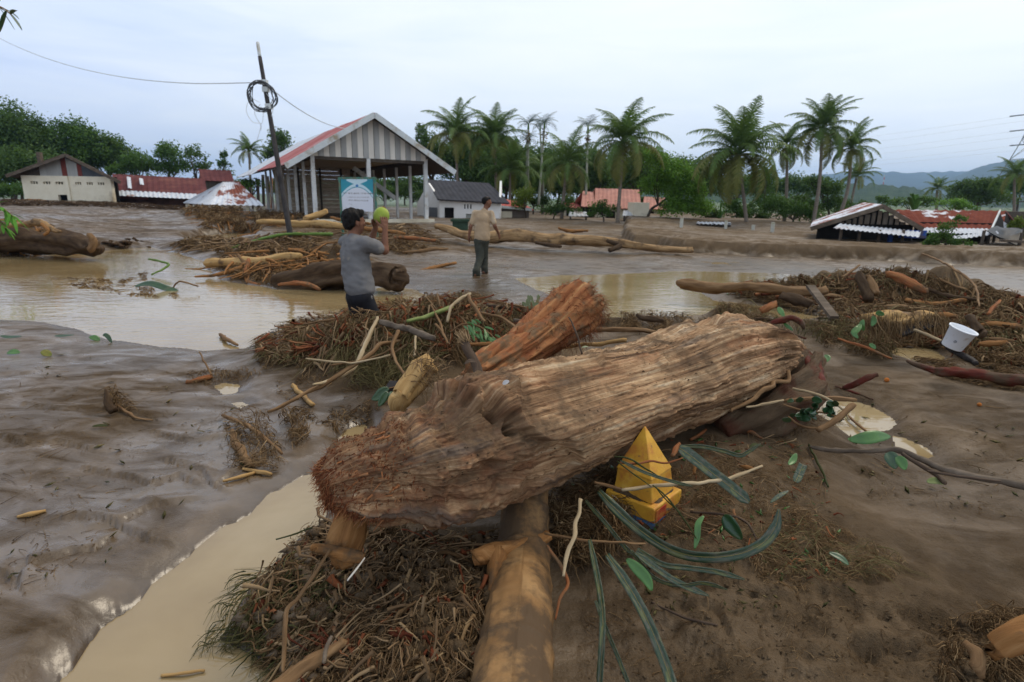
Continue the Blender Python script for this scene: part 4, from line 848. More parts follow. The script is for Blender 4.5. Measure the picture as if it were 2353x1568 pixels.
for q, (rows, dd) in enumerate((([(700, 745, 2), (760, 735, 2.5), (830, 738, 2)], (5.2, 5.0)), ([(1000, 745, 2.5), (1020, 770, 3), (1030, 790, 2)], (4.7, 4.4)), ([(990, 700, 2), (1010, 740, 3), (1018, 765, 2)], (4.9, 4.6)), ([(650, 800, 2), (690, 780, 2.5), (720, 770, 2)], (5.3, 5.2)),
                               ([(1120, 690, 2), (1170, 700, 2.5), (1240, 715, 2)], (5.3, 5.2)), ([(760, 840, 2), (850, 825, 2.5), (900, 800, 2)], (4.4, 4.5)))):
    st('branch', ('thin twig on the heap behind the long pale bent branch', 'short twig below the knot of the thick grey branch', 'twig leaning between the green stem and the thick grey branch', 'twig on the left shoulder of the debris heap', 'twig along the back rim of the heap right of its top', 'twig lying flat where the long brown branch leaves the heap')[q], 'branch', rows, m_brtwig, d=dd, seed=30+q, group='twigs tangled in the debris heap')
# --- in front
st('twig', 'long white twig lying across the yellow post and the mud', 'twig', [(1429, 1127, 4), (1495, 1117, 4.5), (1564, 1112, 4.5), (1652, 1106, 4.5), (1693, 1093, 4), (1751, 1071, 3)], m_twig, d=(2.42, 2.44, 2.6, 2.75), seed=41)
st('twig', 'brown twig at the left tip of the long white twig', 'twig', [(1366, 1108, 3), (1400, 1118, 4), (1432, 1128, 4)], m_brtwig, d=(2.5, 2.45), seed=42)
st('twig', 'red thin root wrapped round the yellow pyramid', 'twig', [(1425, 1062, 2.5), (1465, 1066, 2.8), (1498, 1060, 2.8), (1530, 1064, 2.2), (1570, 1052, 1.8)], m_redbark, d=(2.50, 2.52, 2.56, 2.65), seed=43)
for q, (rows, dd) in enumerate((([(1412, 1050, 1.6), (1445, 1054, 2), (1480, 1075, 2), (1530, 1105, 1.2)], (2.5, 2.5)), ([(1418, 1060, 1.6), (1450, 1085, 1.8), (1495, 1118, 1.2)], (2.48, 2.42)), ([(1500, 1115, 1.6), (1535, 1145, 2), (1575, 1198, 1.8), (1600, 1238, 1.2)], (2.4, 2.35)), ([(1505, 1118, 1.4), (1530, 1148, 1.6), (1565, 1180, 1.2)], (2.41, 2.37)))):
    st('grass_stem', ('dry grass stem across the upper left face of the yellow post', 'dry grass stem across the lower left face of the yellow post', 'long dry grass stem hanging below the yellow slab', 'short dry grass stem over the mud on the yellow slab')[q], 'grass', rows, m_grass, d=dd, seed=44+q, group='grass stems on the yellow post')
st('twig', 'brown root running level in front of the cut roots right of the smooth tan trunk', 'twig', [(1252, 1226, 3), (1320, 1238, 3.4), (1392, 1246, 3.2), (1483, 1250, 2)], m_brtwig, d=(2.3, 2.2, 2.2), seed=48)
st('stick', 'pale bent stick standing right of the smooth tan trunk', 'stick', [(1334, 1147, 4), (1325, 1200, 5), (1314, 1250, 5.5), (1300, 1290, 5), (1295, 1325, 3.5)], m_twig, d=(2.32, 2.15, 2.05), seed=49)
st('root', 'red brown root hanging along the right side of the smooth tan trunk', 'root', [(1258, 1255, 3.5), (1305, 1329, 4), (1289, 1370, 3.5), (1276, 1424, 2)], m_redbark, d=(2.25, 2.05, 1.95), seed=50)
st('stem', 'thin dark stem lying on the mud below the pandan leaves', 'stem', [(1496, 1383, 2.2), (1562, 1416, 3), (1610, 1428, 3), (1649, 1437, 2)], m_dktwig, seed=51)
st('twig', 'dark crooked twig right of the yellow post slab', 'twig', [(1587, 1176, 2.5), (1670, 1184, 3), (1715, 1200, 3), (1740, 1242, 2.5)], m_dktwig, lift=.03, seed=52)
st('splinter', 'long pinkish wood splinter on the mud under the right part of the huge log', 'splinter', [(1674, 975, 2), (1715, 990, 5), (1752, 1008, 2)], m_redbark, lift=.02, seed=53)
st('splinter', 'short red splinter above the long pinkish splinter', 'splinter', [(1586, 1010, 3), (1610, 998, 4.5), (1622, 988, 3)], m_redbark, lift=.02, seed=54)
st('splinter', 'small orange splinter between the long green leaf and the white twig', 'splinter', [(1700, 1070, 2), (1718, 1076, 5), (1740, 1081, 1.5)], m_orange, lift=.01, seed=55)
st('splinter', 'upright orange chip beside the yellow pyramid', 'splinter', [(1563, 1018, 4), (1553, 1032, 5.5), (1545, 1048, 4)], m_redbark, d=(2.62, 2.58), seed=56)
st('splinter', 'orange stick end standing between litter right of the yellow post', 'splinter', [(1598, 1062, 3.5), (1597, 1075, 4), (1596, 1090, 3)], m_orange, d=(2.68, 2.64), seed=57)
st('branch', 'grey branch with side fork crossing the mud at the right edge', 'branch', [(1862, 1026, 3.5), (1900, 1033, 5), (1938, 1036, 5), (1998, 1037, 5.5), (2062, 1036, 6), (2126, 1062, 7), (2200, 1085, 7.5), (2353, 1118, 8.5), (2460, 1138, 9)], m_greyw, d=(2.95, 2.85, 2.75, 2.62, 2.5, 2.35), seed=58, knots=.35)
st('branch', 'dark lower prong of the grey branch at the right edge', 'branch', [(2072, 1042, 4), (2126, 1078, 5), (2160, 1100, 5.5), (2172, 1110, 4)], m_dktwig, d=(2.6, 2.45), seed=59)
st('branch', 'thin dark twig below the grey branch at the right edge', 'branch', [(2130, 1082, 2.5), (2180, 1092, 3), (2250, 1100, 3), (2300, 1106, 2)], m_dktwig, d=(2.5, 2.4), seed=60)
st('stem', 'green jointed stem hanging down from the tip of the grey branch', 'stem', [(1859, 1022, 2.5), (1876, 1057, 3), (1892, 1090, 2.6), (1903, 1119, 2)], m_grass, lift=.02, seed=61)
st('twig', 'pale arching twig over the leafy puddle', 'twig', [(1822, 893, 2.5), (1852, 899, 3), (1898, 915, 3), (1934, 941, 2.5), (1952, 965, 2)], m_twig, d=(3.25, 3.1, 3.0), seed=62)
st('reed', 'brown reed bundle lying behind the leafy puddle', 'reed', [(1800, 923, 4), (1879, 917, 5), (1930, 917, 5.5), (1967, 919, 5)], m_brtwig, d=(3.35, 3.35), seed=63, jag=.4)
st('stick', 'thick brown stick leaning out of the leafy puddle', 'stick', [(1880, 990, 6.5), (1916, 965, 7), (1940, 948, 7), (1962, 930, 5.5)], m_brtwig, d=(2.95, 3.0, 3.05), seed=64)
st('twig', 'thin bent twig in front of the leafy puddle', 'twig', [(1811, 958, 2.5), (1835, 975, 3), (1852, 981, 3), (1890, 986, 2.5)], m_brtwig, d=(3.1, 2.95), seed=65)
st('twig', 'straight brown twig across the right part of the leafy puddle', 'twig', [(1945, 955, 2.6), (1970, 975, 3), (2005, 1003, 2.5)], m_brtwig, lift=.02, seed=66)
st('stick', 'dark red stick lying on the smooth mud right of the root block', 'stick', [(1938, 893, 6), (1976, 877, 7), (2017, 860, 6)], m_dkred, d=(3.7, 3.62, 3.6), seed=67)
st('twig', 'thin red root trailing from the dark red stick', 'twig', [(1920, 888, 2.5), (1970, 904, 2.5), (2006, 918, 2)], m_dkred, seed=68)
st('root', 'dark red root chunk half buried under the right end of the huge log', 'root', [(1735, 978, 8), (1755, 974, 13), (1780, 970, 13), (1797, 968, 9)], m_dkred, lift=.03, seed=69)
st('root', 'gnarled tan root hanging from the right end of the huge log', 'root', [(1811, 855, 4), (1806, 870, 5), (1784, 876, 5), (1769, 886, 5.5), (1745, 904, 5), (1723, 925, 4.5), (1680, 945, 3.5)], m_brtwig, d=(3.55, 3.35, 3.2), seed=70, bend=.01)
st('stick', 'straight grey stick in front of the dark red root block', 'stick', [(1715, 936, 2.5), (1760, 928, 3), (1800, 920, 2.5)], m_twig, d=(3.2, 3.25), seed=71)
st('stick', 'reddish stick stub half sunk in the mud left of the debris heap', 'stick', [(427, 877, 4), (455, 871, 6), (487, 864, 5)], m_redbark, seed=72)
st('twig', 'thin brown twig standing upright behind the reddish stick stub', 'twig', [(458, 809, 1.6), (470, 832, 2), (486, 862, 2.2)], m_brtwig, d=(4.95, 4.8), seed=73)
st('root', 'bent brown root end standing in the pool near the left mud edge', 'root', [(506, 769, 3.5), (518, 778, 4.5), (530, 785, 4), (546, 793, 2.5)], m_brtwig, lift=.03, seed=74)
st('branch', 'thick tan branch bent in the root clump left of the huge log', 'branch', [(535, 992, 7), (550, 1030, 9), (565, 1052, 9), (584, 1067, 7)], m_brtwig, seed=75)
st('branch', 'long brown stick slanting across the root clump left of the huge log', 'branch', [(511, 954, 3.5), (560, 975, 4.5), (600, 998, 5), (648, 1043, 3)], m_brtwig, lift=.05, seed=76)
st('stick', 'pale split stick at the foot of the left root clump, pointing left', 'stick', [(513, 1106, 3), (548, 1097, 4.5), (584, 1086, 3.5)], m_yellow, seed=77)
st('stick', 'pale split stick at the foot of the left root clump, pointing right', 'stick', [(557, 1078, 3.5), (590, 1084, 5), (624, 1091, 3.5)], m_yellow, seed=78)
st('root', 'pointed dark root stub standing alone on the left mud', 'root', [(242, 895, 2), (246, 912, 6), (252, 930, 9), (262, 945, 8)], m_muddy, d=(4.05, 4.0), seed=79)
st('twig', 'brown root trailing right from the pointed dark root stub', 'twig', [(258, 925, 4), (290, 948, 3.5), (315, 960, 2.5), (350, 966, 1.6)], m_brtwig, lift=.01, seed=80)
st('stick', 'pale half buried stick on the mud at the left edge', 'stick', [(40, 1188, 3), (75, 1181, 6), (105, 1174, 4)], m_yellow, lift=-.005, seed=81)
# bottom right corner
st('log', 'dim brown log end in the bottom right corner', 'log', [(2300, 1500, 26), (2370, 1470, 34), (2480, 1440, 40)], m_orange, d=(1.62, 1.55), k=26, seed=82)
st('stick', 'short broken stick beside the dim log end in the bottom right corner', 'stick', [(2215, 1475, 8), (2235, 1500, 14), (2240, 1545, 16)], m_brtwig, d=(1.7, 1.62), seed=83)
# bottom left: sticks in the hanging roots
st('stem', 'thick dry stem bent down through the hanging roots to the water', 'stem', [(760, 1262, 2.6), (730, 1310, 3.4), (690, 1368, 4), (662, 1400, 5), (655, 1440, 5.5), (652, 1500, 5), (650, 1545, 3)], m_brtwig, d=(1.98, 1.88, 1.78, 1.72), seed=84)
st('twig', 'white peeled twig sticking up through the hanging roots', 'twig', [(838, 1282, 1.2), (822, 1305, 2.1), (798, 1335, 1.8)], simple('white_peeled', (.42, .38, .32), (.55, .51, .45), scale=8, rough=.5), d=(1.88, 1.82), seed=85)
st('stick', 'grey and white banded stick at the bottom of the hanging roots', 'stick', [(762, 1462, 3), (752, 1490, 5), (742, 1525, 4)], m_greyw, d=(1.66, 1.6), seed=86)
st('root', 'broad brown root running into the bottom edge of the picture', 'root', [(790, 1470, 9), (720, 1520, 14), (650, 1570, 17), (600, 1610, 18)], m_brtwig, d=(1.68, 1.6, 1.5), seed=87, knots=.3)
st('stick', 'pale stick floating in the channel at the bottom edge', 'stick', [(370, 1553, 3), (420, 1548, 4), (470, 1542, 3)], m_yellow, seed=88)
st('stem', 'green stem reaching over the pale channel water', 'stem', [(718, 1212, 2.2), (680, 1226, 2.2), (634, 1240, 1.6)], m_grass, d=(2.12, 2.1), seed=89)
# --- the pile on the right
GP = 'timber in the long debris pile'
st('log', 'long straight brown log forming the left tip of the right debris pile', 'log', [(1562, 655, 9), (1580, 655, 12), (1690, 660, 11), (1800, 664, 11), (1900, 668, 10)], m_brtwig, d=(9.2, 8.9, 8.6), seed=101, k=18)
st('post', 'dark upright stump at the top of the right debris pile', 'post', [(1978, 632, 10), (1985, 655, 11), (1996, 690, 12)], m_muddy, d=(7.2, 7.0), seed=102, group=GP)
st('post', 'shorter brown stump leaning beside the dark upright stump', 'post', [(1993, 642, 8), (2003, 660, 9), (2014, 676, 9)], m_brtwig, d=(7.15, 7.0), seed=103, group=GP)
st('log', 'reddish peeled log slanting down right on top of the right debris pile', 'log', [(2036, 632, 8), (2070, 640, 9.5), (2105, 652, 9.5), (2131, 667, 7)], m_redbark, d=(7.2, 7.0), seed=104, group=GP)
st('log', 'thick short brown log at the left foot of the right debris pile', 'log', [(1795, 677, 10), (1830, 688, 12.5), (1864, 701, 10)], m_muddy, d=(7.6, 7.3), seed=105, group=GP)
st('wood', 'orange block of wood standing in the mud behind the right end of the huge log', 'wood', [(1748, 716, 6), (1765, 708, 9), (1786, 698, 8)], m_redbark, d=(6.6, 6.6), seed=106)
st('root', 'dark red root arching over the grass behind the right end of the huge log', 'root', [(1765, 748, 5), (1795, 737, 6.5), (1820, 730, 7), (1841, 738, 7), (1850, 752, 5.5)], m_dkred, d=(5.5, 5.4), seed=107)
st('log', 'yellow log stub near the white bucket', 'log', [(2157, 724, 4), (2178, 726, 6), (2200, 728, 4)], m_orange, d=(6.0, 5.9), seed=109, group=GP)
st('log', 'short sawn round log above the white bucket', 'log', [(2226, 731, 9), (2238, 748, 10), (2252, 767, 9.5)], m_muddy, d=(5.75, 5.5), seed=110, group=GP, k=18)
st('stick', 'grey plank edge pointing down right under the white bucket', 'plank', [(2165, 786, 5), (2200, 808, 6.5), (2241, 836, 6)], m_char, d=(5.2, 4.85), seed=111)
st('stick', 'pale thin slat left of the white bucket', 'stick', [(2100, 758, 2.5), (2130, 770, 3.2), (2165, 786, 3)], m_twig, d=(5.4, 5.25), seed=112)
st('vine', 'long thin vine arching from the far bank down to the right debris pile', 'vine', [(2119, 583, 1.8), (2160, 600, 2.2), (2192, 618, 2.5), (2233, 648, 2.6), (2246, 675, 2.4), (2250, 705, 2)], m_brtwig, d=(9.5, 7.8, 6.6), seed=113)
st('stick', 'thin orange stick at the back of the right debris pile', 'stick', [(1976, 609, 2), (1955, 624, 3), (1935, 637, 2.5)], m_brtwig, d=(8.2, 8.0), seed=114)
st('stick', 'short reddish stick at the right end of the right debris pile', 'stick', [(2298, 691, 3), (2284, 706, 4), (2269, 722, 3)], m_redbark, d=(6.2, 6.0), seed=115)
st('plank', 'brown split plank right of the white bucket', 'plank', [(2248, 791, 4), (2280, 788, 6.5), (2312, 785, 5)], m_orange, d=(5.2, 5.1), seed=116)
st('plank', 'thin brown slat above the split plank right of the white bucket', 'plank', [(2272, 777, 2), (2300, 780, 4), (2330, 784, 2)], m_brtwig, d=(5.3, 5.2), seed=117)
st('root', 'long thick dark red root along the lower right of the pile', 'root', [(2085, 830, 4), (2130, 846, 7), (2163, 855, 9), (2222, 860, 11), (2310, 875, 12.5), (2353, 877, 13), (2450, 885, 14)], m_dkred, d=(4.75, 4.4, 4.15, 4.0), seed=118, knots=.3)
st('stick', 'long thin red stick in front of the root fringe of the pile', 'stick', [(1925, 778, 2.2), (1990, 800, 3), (2049, 824, 2.4)], m_redbark, d=(5.1, 4.85), seed=119)
st('stick', 'thin dark red stick leaning on the right end of the huge log', 'stick', [(1780, 752, 2.4), (1815, 765, 3), (1852, 778, 2.2)], m_dkred, d=(4.9, 4.6), seed=120)
st('root', 'jagged brown root piece at the water edge behind the huge log', 'root', [(1462, 723, 3), (1475, 731, 6), (1500, 735, 7), (1525, 737, 5)], m_muddy, d=(5.6, 5.5), seed=121)
for q, rows in enumerate(([(1700, 745, 3), (1740, 735, 4), (1790, 738, 3)], [(1850, 690, 4), (1900, 680, 5), (1950, 690, 4)], [(2080, 690, 5), (2150, 700, 6), (2220, 690, 4)], [(2120, 660, 3), (2180, 680, 4), (2260, 690, 3)], [(2000, 715, 4), (2060, 705, 5), (2110, 715, 3)], [(2250, 750, 5), (2300, 745, 7), (2350, 755, 6)],
                          [(2020, 690, 3), (2050, 720, 4), (2070, 745, 3)], [(2150, 640, 2), (2220, 665, 3), (2300, 680, 2)])):
    st('branch', ('thin branch in the grass right of the orange block of wood', 'branch half buried below the dark upright stump', 'muddy branch under the reddish peeled log on the right pile', 'branch along the back crest of the right debris pile', 'thick muddy branch left of the reddish peeled log end', 'thick broken branch at the right edge of the right debris pile', 'slanting branch between the stumps and the yellow brown log', 'thin branch trailing off the right crest of the right debris pile')[q], 'branch', rows, (m_muddy, m_brtwig, m_orange)[q % 3], lift=.12, seed=130+q, group='branches tangled in the right pile')
def board(name, label, a, b, wpx, d, mat, tilt=0.0, th=.035):
    pa, pb = atd(a[0], a[1], d[0]), atd(b[0], b[1], d[1]); w_ = wpx*2*np.mean(d)/F
    m = MB().bar(pa, pb, w_, th, upv=(math.sin(tilt), -.5, math.cos(tilt))); return m.solo(name, label, 'board', mat)
board('board', 'flat brown board leaning across the front of the right debris pile', (1862, 658), (1917, 730), 10, (7.2, 6.6), m_greyw)
board('board', 'black broad plank lying in the right debris pile left of the bucket', (2066, 764), (2150, 738), 13, (5.6, 5.55), m_char, .5)
board('board', 'black timber offcut behind the left end of the huge log', (893, 890), (950, 893), 12, (3.35, 3.3), m_char, .2, .05)
fr = thing('frayed_log', 'yellow brown log with a hanging root fringe in the middle of the right pile', 'log', on(2060, 770))
rows = px3([(1985, 733, 8), (2020, 738, 15), (2070, 742, 18), (2120, 738, 15), (2148, 732, 9)], d=(5.75, 5.6))
stick('trunk', '', '', rows, m_yellow, k=26, m=50, knots=.3, jag=.2, seed=150, parent=fr)
n_ = 900; t = RNG.random(n_); P = np.stack([np.interp(t, np.linspace(0, 1, 5), rows[:, q]) for q in range(3)], 1)+RNG.normal(size=(n_, 3))*.04+np.array([0, -.05, .02])
D = unit(np.array([0, -.35, -1.0])+RNG.normal(size=(n_, 3))*.25); Q, Rr = fibres(P, D, RNG.uniform(.06, .2, n_), RNG.uniform(.002, .006, n_), 4, .2)
Vf, Ff = strands(Q, Rr); obj('root_fringe', Vf, Ff, m_root, fr, v=np.repeat(RNG.uniform(.3, 1, n_), 12), kind='stuff')
# white bucket
pb = atd(2200, 778, 5.0); ax = unit(np.array([.22, -.25, 1.0])); e1 = unit(np.cross(ax, [0, 1, 0])); e2 = np.cross(ax, e1)
bk = thing('bucket', 'white plastic bucket tilted among dark debris on the right', 'bucket', pb-ax*.1)
prof = [(.002, -.092), (.078, -.09), (.082, -.085), (.102, .085), (.112, .088), (.113, .098), (.104, .10), (.099, .085), (.079, -.078), (.002, -.08)]
k = 40; th = np.arange(k)*2*math.pi/k
V = np.concatenate([pb+ax*z+r*(np.cos(th)[:, None]*e1+np.sin(th)[:, None]*e2) for r, z in prof])
Fl = [(l*k+q, l*k+(q+1) % k, (l+1)*k+(q+1) % k, (l+1)*k+q) for l in range(len(prof)-1) for q in range(k)]
m_buck = simple('white_plastic', (.70, .72, .74), (.78, .79, .80), scale=4, rough=.35, bump=0, dirt=(.42, .33, .22), dscale=14, dthr=(.60, .72))
obj('body', V, Fl, m_buck, bk)
toc = unit(CAMPOS-pb); fr_ = unit(toc-ax*(toc @ ax)); sd_ = np.cross(ax, fr_)
ctr = pb+fr_*.0945-ax*.012
m_ink = simple('grey_ink', (.12, .13, .15), scale=5, rough=.6, bump=0)
mb = MB()
for q in range(8):                                             # small round printed mark
    a0, a1 = q*math.pi/4, (q+1)*math.pi/4
    mb.bar(ctr+.010*(math.cos(a0)*sd_+math.sin(a0)*ax), ctr+.010*(math.cos(a1)*sd_+math.sin(a1)*ax), .003, .003, upv=fr_)
mb.bar(ctr-sd_*.004, ctr+sd_*.004, .003, .003, upv=fr_); mb.obj('printed_mark', m_ink, bk)
# orange fruits on the mud
for q, (px, py, r) in enumerate(((2037, 877, .020), (2250, 933, .015))):
    P = on(px, py); u_, v_ = np.meshgrid(np.linspace(0, math.pi, 13), np.arange(18)*2*math.pi/18, indexing='ij')
    n3 = np.stack([np.sin(u_)*np.cos(v_), np.sin(u_)*np.sin(v_), np.cos(u_)], -1)
    V = P+np.array([0, 0, r*.7])+n3*(r*(1+.14*fbm3(n3[..., 0]*5, n3[..., 1]*5, n3[..., 2]*5, 2, 160+q)))[..., None]
    i, j = np.meshgrid(np.arange(12), np.arange(18), indexing='ij'); jn = (j+1) % 18
    solo('fruit', ('small orange fruit on the smooth mud beside the dark red stick', 'tiny orange fruit on the mud near the right edge')[q], 'fruit', V.reshape(-1, 3), np.stack([i*18+j, (i+1)*18+j, (i+1)*18+jn, i*18+jn], -1).reshape(-1, 4), simple('orange_fruit', (.38, .10, .02), (.52, .2, .04), scale=30, rough=.5, dirt=(.15, .1, .05), dscale=30), group='orange fruits on the mud')
# ---------------------------------------------------------------- buildings
def paint(name, c1, c2, dirt=None, scale=3, dscale=1.2, dthr=(.5, .65), rough=.8, stretch=(1, 1, 1), bump=.15):
    return simple(name, c1, c2, scale=scale, stretch=stretch, rough=rough, bump=bump, dirt=dirt, dscale=dscale, dthr=dthr)
m_white = paint('white_wash', (.74, .72, .67), (.82, .81, .77), (.5, .43, .33), 2, .9, (.58, .75))
m_cream = paint('cream_wash', (.68, .61, .46), (.78, .72, .57), (.38, .31, .21), 2, .5, (.54, .7))
m_colw = paint('column_paint', (.52, .53, .52), (.68, .69, .67), (.30, .25, .19), 4, 2, (.52, .7))
m_trim = paint('trim_paint', (.50, .53, .53), (.62, .65, .64), (.33, .28, .2), 4, 2)
m_dark = paint('inside_shade_paint', (.012, .011, .010), (.022, .02, .018), bump=0)  # near-black colour standing in for the shade inside openings
m_plankw = simple('grey_plank', (.32, .25, .18), (.46, .37, .28), (.58, .49, .38), scale=3, stretch=(1, 1, 6), rough=.8, bump=.4)
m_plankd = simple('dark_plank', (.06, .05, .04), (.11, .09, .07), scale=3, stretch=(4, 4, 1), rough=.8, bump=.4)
m_bdw = simple('pale_board', (.62, .58, .51), (.76, .72, .64), scale=2, stretch=(2, 2, .4), rough=.75, bump=.3)
m_bdd = simple('grey_board', (.30, .30, .285), (.42, .42, .40), scale=2, stretch=(2, 2, .4), rough=.75, bump=.3)
m_zinc = paint('zinc_sheet', (.40, .42, .45), (.55, .57, .60), (.22, .10, .055), 3, 1.4, (.58, .66), .45, bump=.1)
m_zincr = paint('rusty_zinc', (.50, .52, .56), (.64, .66, .70), (.20, .060, .035), 3, .9, (.49, .55), .5, bump=.1)
m_rust = paint('rusted_sheet', (.105, .024, .015), (.175, .048, .028), (.52, .52, .54), 2, .62, (.605, .625), .9, bump=.1)
m_redroof = paint('red_roof_sheet', (.30, .10, .095), (.40, .155, .145), (.36, .31, .31), 1.5, .5, (.56, .7), .6, bump=.1)
m_maroon = paint('maroon_roof', (.085, .028, .027), (.125, .042, .04), (.16, .065, .05), 2, .6, (.5, .7), .9, bump=.1)
m_pink = paint('faded_tile', (.36, .165, .125), (.46, .23, .18), (.28, .15, .12), 2, .6, (.5, .7), .75)
m_ash = paint('grey_roof', (.045, .045, .050), (.065, .065, .072), None, 2, rough=.95)
m_brred = paint('bright_red_roof', (.36, .085, .075), (.46, .13, .11), None, 2, rough=.6)
class Fr:
    """a local frame: origin o, x axis along heading a, y axis to its left, z up"""
    def __init__(s, o, a): s.o = np.asarray(o, float); s.x = np.array([math.cos(a), math.sin(a), 0]); s.y = np.array([-math.sin(a), math.cos(a), 0]); s.R = np.stack([s.x, s.y, [0, 0, 1]], 1)
    def __call__(s, x, y, z): return s.o+s.x*x+s.y*y+np.array([0, 0, z])
    def box(s, mb, x0, x1, y0, y1, z0, z1): return mb.box(s((x0+x1)/2, (y0+y1)/2, (z0+z1)/2), (x1-x0, y1-y0, z1-z0), s.R)
def corr(a, b, c, d, pitch=.22, amp=.022, th=.012):
    """corrugated sheet on the quad a-b (eave) d-c (ridge): waves run from eave to ridge"""
    a, b, c, d = (np.asarray(q, float) for q in (a, b, c, d)); L = np.linalg.norm(b-a); m = max(8, int(L/pitch*4)); nr = unit(np.cross(b-a, d-a))
    if nr[2] < 0: nr = -nr
    t = np.linspace(0, 1, m); w_ = amp*np.sin(t*L/pitch*2*math.pi)
    rows = []
    for o in (0, -th):
        rows += [a+(b-a)*t[:, None]+nr*(w_+o)[:, None], d+(c-d)*t[:, None]+nr*(w_+o)[:, None]]
    V = np.vstack(rows); F_ = []
    for q in range(m-1):
        F_ += [(q, q+1, m+q+1, m+q), (2*m+q+1, 2*m+q, 3*m+q, 3*m+q+1), (q+1, q, 2*m+q, 2*m+q+1), (m+q, m+q+1, 3*m+q+1, 3*m+q)]
    F_ += [(0, m, 3*m, 2*m), (2*m-1, m-1, 3*m-1, 4*m-1)]
    return V, F_
def roofpart(name, q, mat, parent, under=None, **k):
    V, F_ = corr(*q, **k); return obj(name, V, F_, mat, parent, smooth=False)
# --- the open pavilion
C1 = aty(725, 487, 26.0)
pv = Fr((C1[0], C1[1], 0), math.radians(30)); WP, LP_ = 5.25, 17.4; ZB, ZA, OV = 3.29, 5.06, 1.24; sl = .60
pav = thing('pavilion', 'open wooden pavilion with red tin roof and white columns standing in the mud', 'pavilion', pv(WP/2, 2, 0))
def gnd(p): return float(gz(p[0], p[1]))
cols = [(0, 0), (WP*.47, 0), (WP, 0)]+[(0, 2.2*q) for q in range(1, 8)]+[(WP, 2.15*q) for q in range(1, 8)]
for x, y in cols:
    p = pv(x, y, 0); g_ = gnd(p); mb = MB(); cw = .085 if y == 0 else .06; pv.box(mb, x-cw, x+cw, y-cw, y+cw, g_-.3, ZB-.002); mb.obj('column', m_colw, pav)
zr = lambda x: ZA-abs(x-WP/2)*sl
FO = -.75                                                     # front overhang
roofpart('roof_sheet', (pv(-OV, FO+4.8, zr(-OV)+.06), pv(-OV, FO, zr(-OV)+.06), pv(WP/2, FO, ZA+.06), pv(WP/2, FO+4.8, ZA+.06)), m_redroof, pav)
roofpart('roof_sheet', (pv(-OV, FO+10, zr(-OV)+.075), pv(-OV, FO+4.6, zr(-OV)+.075), pv(WP/2, FO+4.6, ZA+.075), pv(WP/2, FO+10, ZA+.075)), m_redroof, pav)
roofpart('roof_sheet', (pv(-OV-.35, LP_+.6, zr(-OV-.35)+.09), pv(-OV-.35, FO+9.8, zr(-OV-.35)+.09), pv(WP/2, FO+9.8, ZA+.09), pv(WP/2, LP_+.6, ZA+.09)), m_zinc, pav)
roofpart('roof_sheet', (pv(WP+OV, FO, zr(-OV)+.06), pv(WP+OV, LP_+.6, zr(-OV)+.06), pv(WP/2, LP_+.6, ZA+.06), pv(WP/2, FO, ZA+.06)), m_redroof, pav)
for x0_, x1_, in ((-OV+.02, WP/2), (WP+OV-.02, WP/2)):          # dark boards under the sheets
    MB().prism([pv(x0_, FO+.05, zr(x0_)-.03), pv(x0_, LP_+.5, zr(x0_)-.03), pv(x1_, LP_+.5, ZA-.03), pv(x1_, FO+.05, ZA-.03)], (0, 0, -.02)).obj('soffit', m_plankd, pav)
for s_ in (0, 1):
    a = pv(-OV if s_ == 0 else WP+OV, FO-.02, zr(-OV)-.02); b = pv(WP/2, FO-.02, ZA-.02)
    MB().bar(a, b, .05, .24).obj('fascia', m_trim, pav)
    a = pv(-OV if s_ == 0 else WP+OV, LP_+.6, zr(-OV)-.02); MB().bar(a, pv(WP/2, LP_+.6, ZA-.02), .05, .2).obj('fascia', m_trim, pav)
nb = 21
for q in range(nb):                                            # gable boards, pale and grey in turn
    x0, x1 = WP*q/nb, WP*(q+1)/nb-.012; y0 = -.10-(.025 if q % 2 else 0)
    z0 = ZB-.06; P = [pv(x0, y0, z0), pv(x1, y0, z0), pv(x1, y0, zr(x1)), pv(x0, y0, zr(x0))]
    if x0 < WP/2 < x1: P.insert(3, pv(WP/2, y0, ZA))
    MB().prism(P, pv.y*.02).obj('gable_board', m_bdw if q % 2 == 0 else m_bdd, pav)
mb = MB(); pv.box(mb, -.12, WP+.12, -.07, LP_, ZB, ZB+.04); mb.obj('ceiling', simple('ceiling_board', (.46, .38, .27), (.58, .49, .36), scale=2, stretch=(1, 4, 1), rough=.85), pav)
mb = MB(); pv.box(mb, -.1, WP+.1, -.08, .08, ZB-.2, ZB-.003); mb.obj('beam', m_plankd, pav)
for x in (0, WP): mb = MB(); pv.box(mb, x-.07, x+.07, .1, LP_, ZB-.2, ZB-.003); mb.obj('beam', m_plankd, pav)
for q in range(13):                                            # plank wall across the far part
    z0 = .1+q*.245
    mb = MB(); pv.box(mb, -.1, WP-.75, 11.2+.012*(q % 2), 11.24+.012*(q % 2), z0, z0+.232); mb.obj('plank', m_plankw, pav)
for x in (1.3, 2.6, 3.9): mb = MB(); pv.box(mb, x-.05, x+.05, 11.05, 11.15, .1, 3.2); mb.obj('stud', m_plankd, pav)
mb = MB(); pv.box(mb, -.3, WP+.3, -.35, -.15, gnd(pv(0, -.3, 0))-.35, gnd(pv(1.5, -.3, 0))+.16); mb.obj('plinth', m_cream, pav)
a, b = aty(812, 386, 31.5), aty(908, 456, 33)
MB().bar(a, b, .16, .22).solo('fallen_beam', 'pale fallen roof beam slanting inside the open pavilion', 'beam', m_trim)
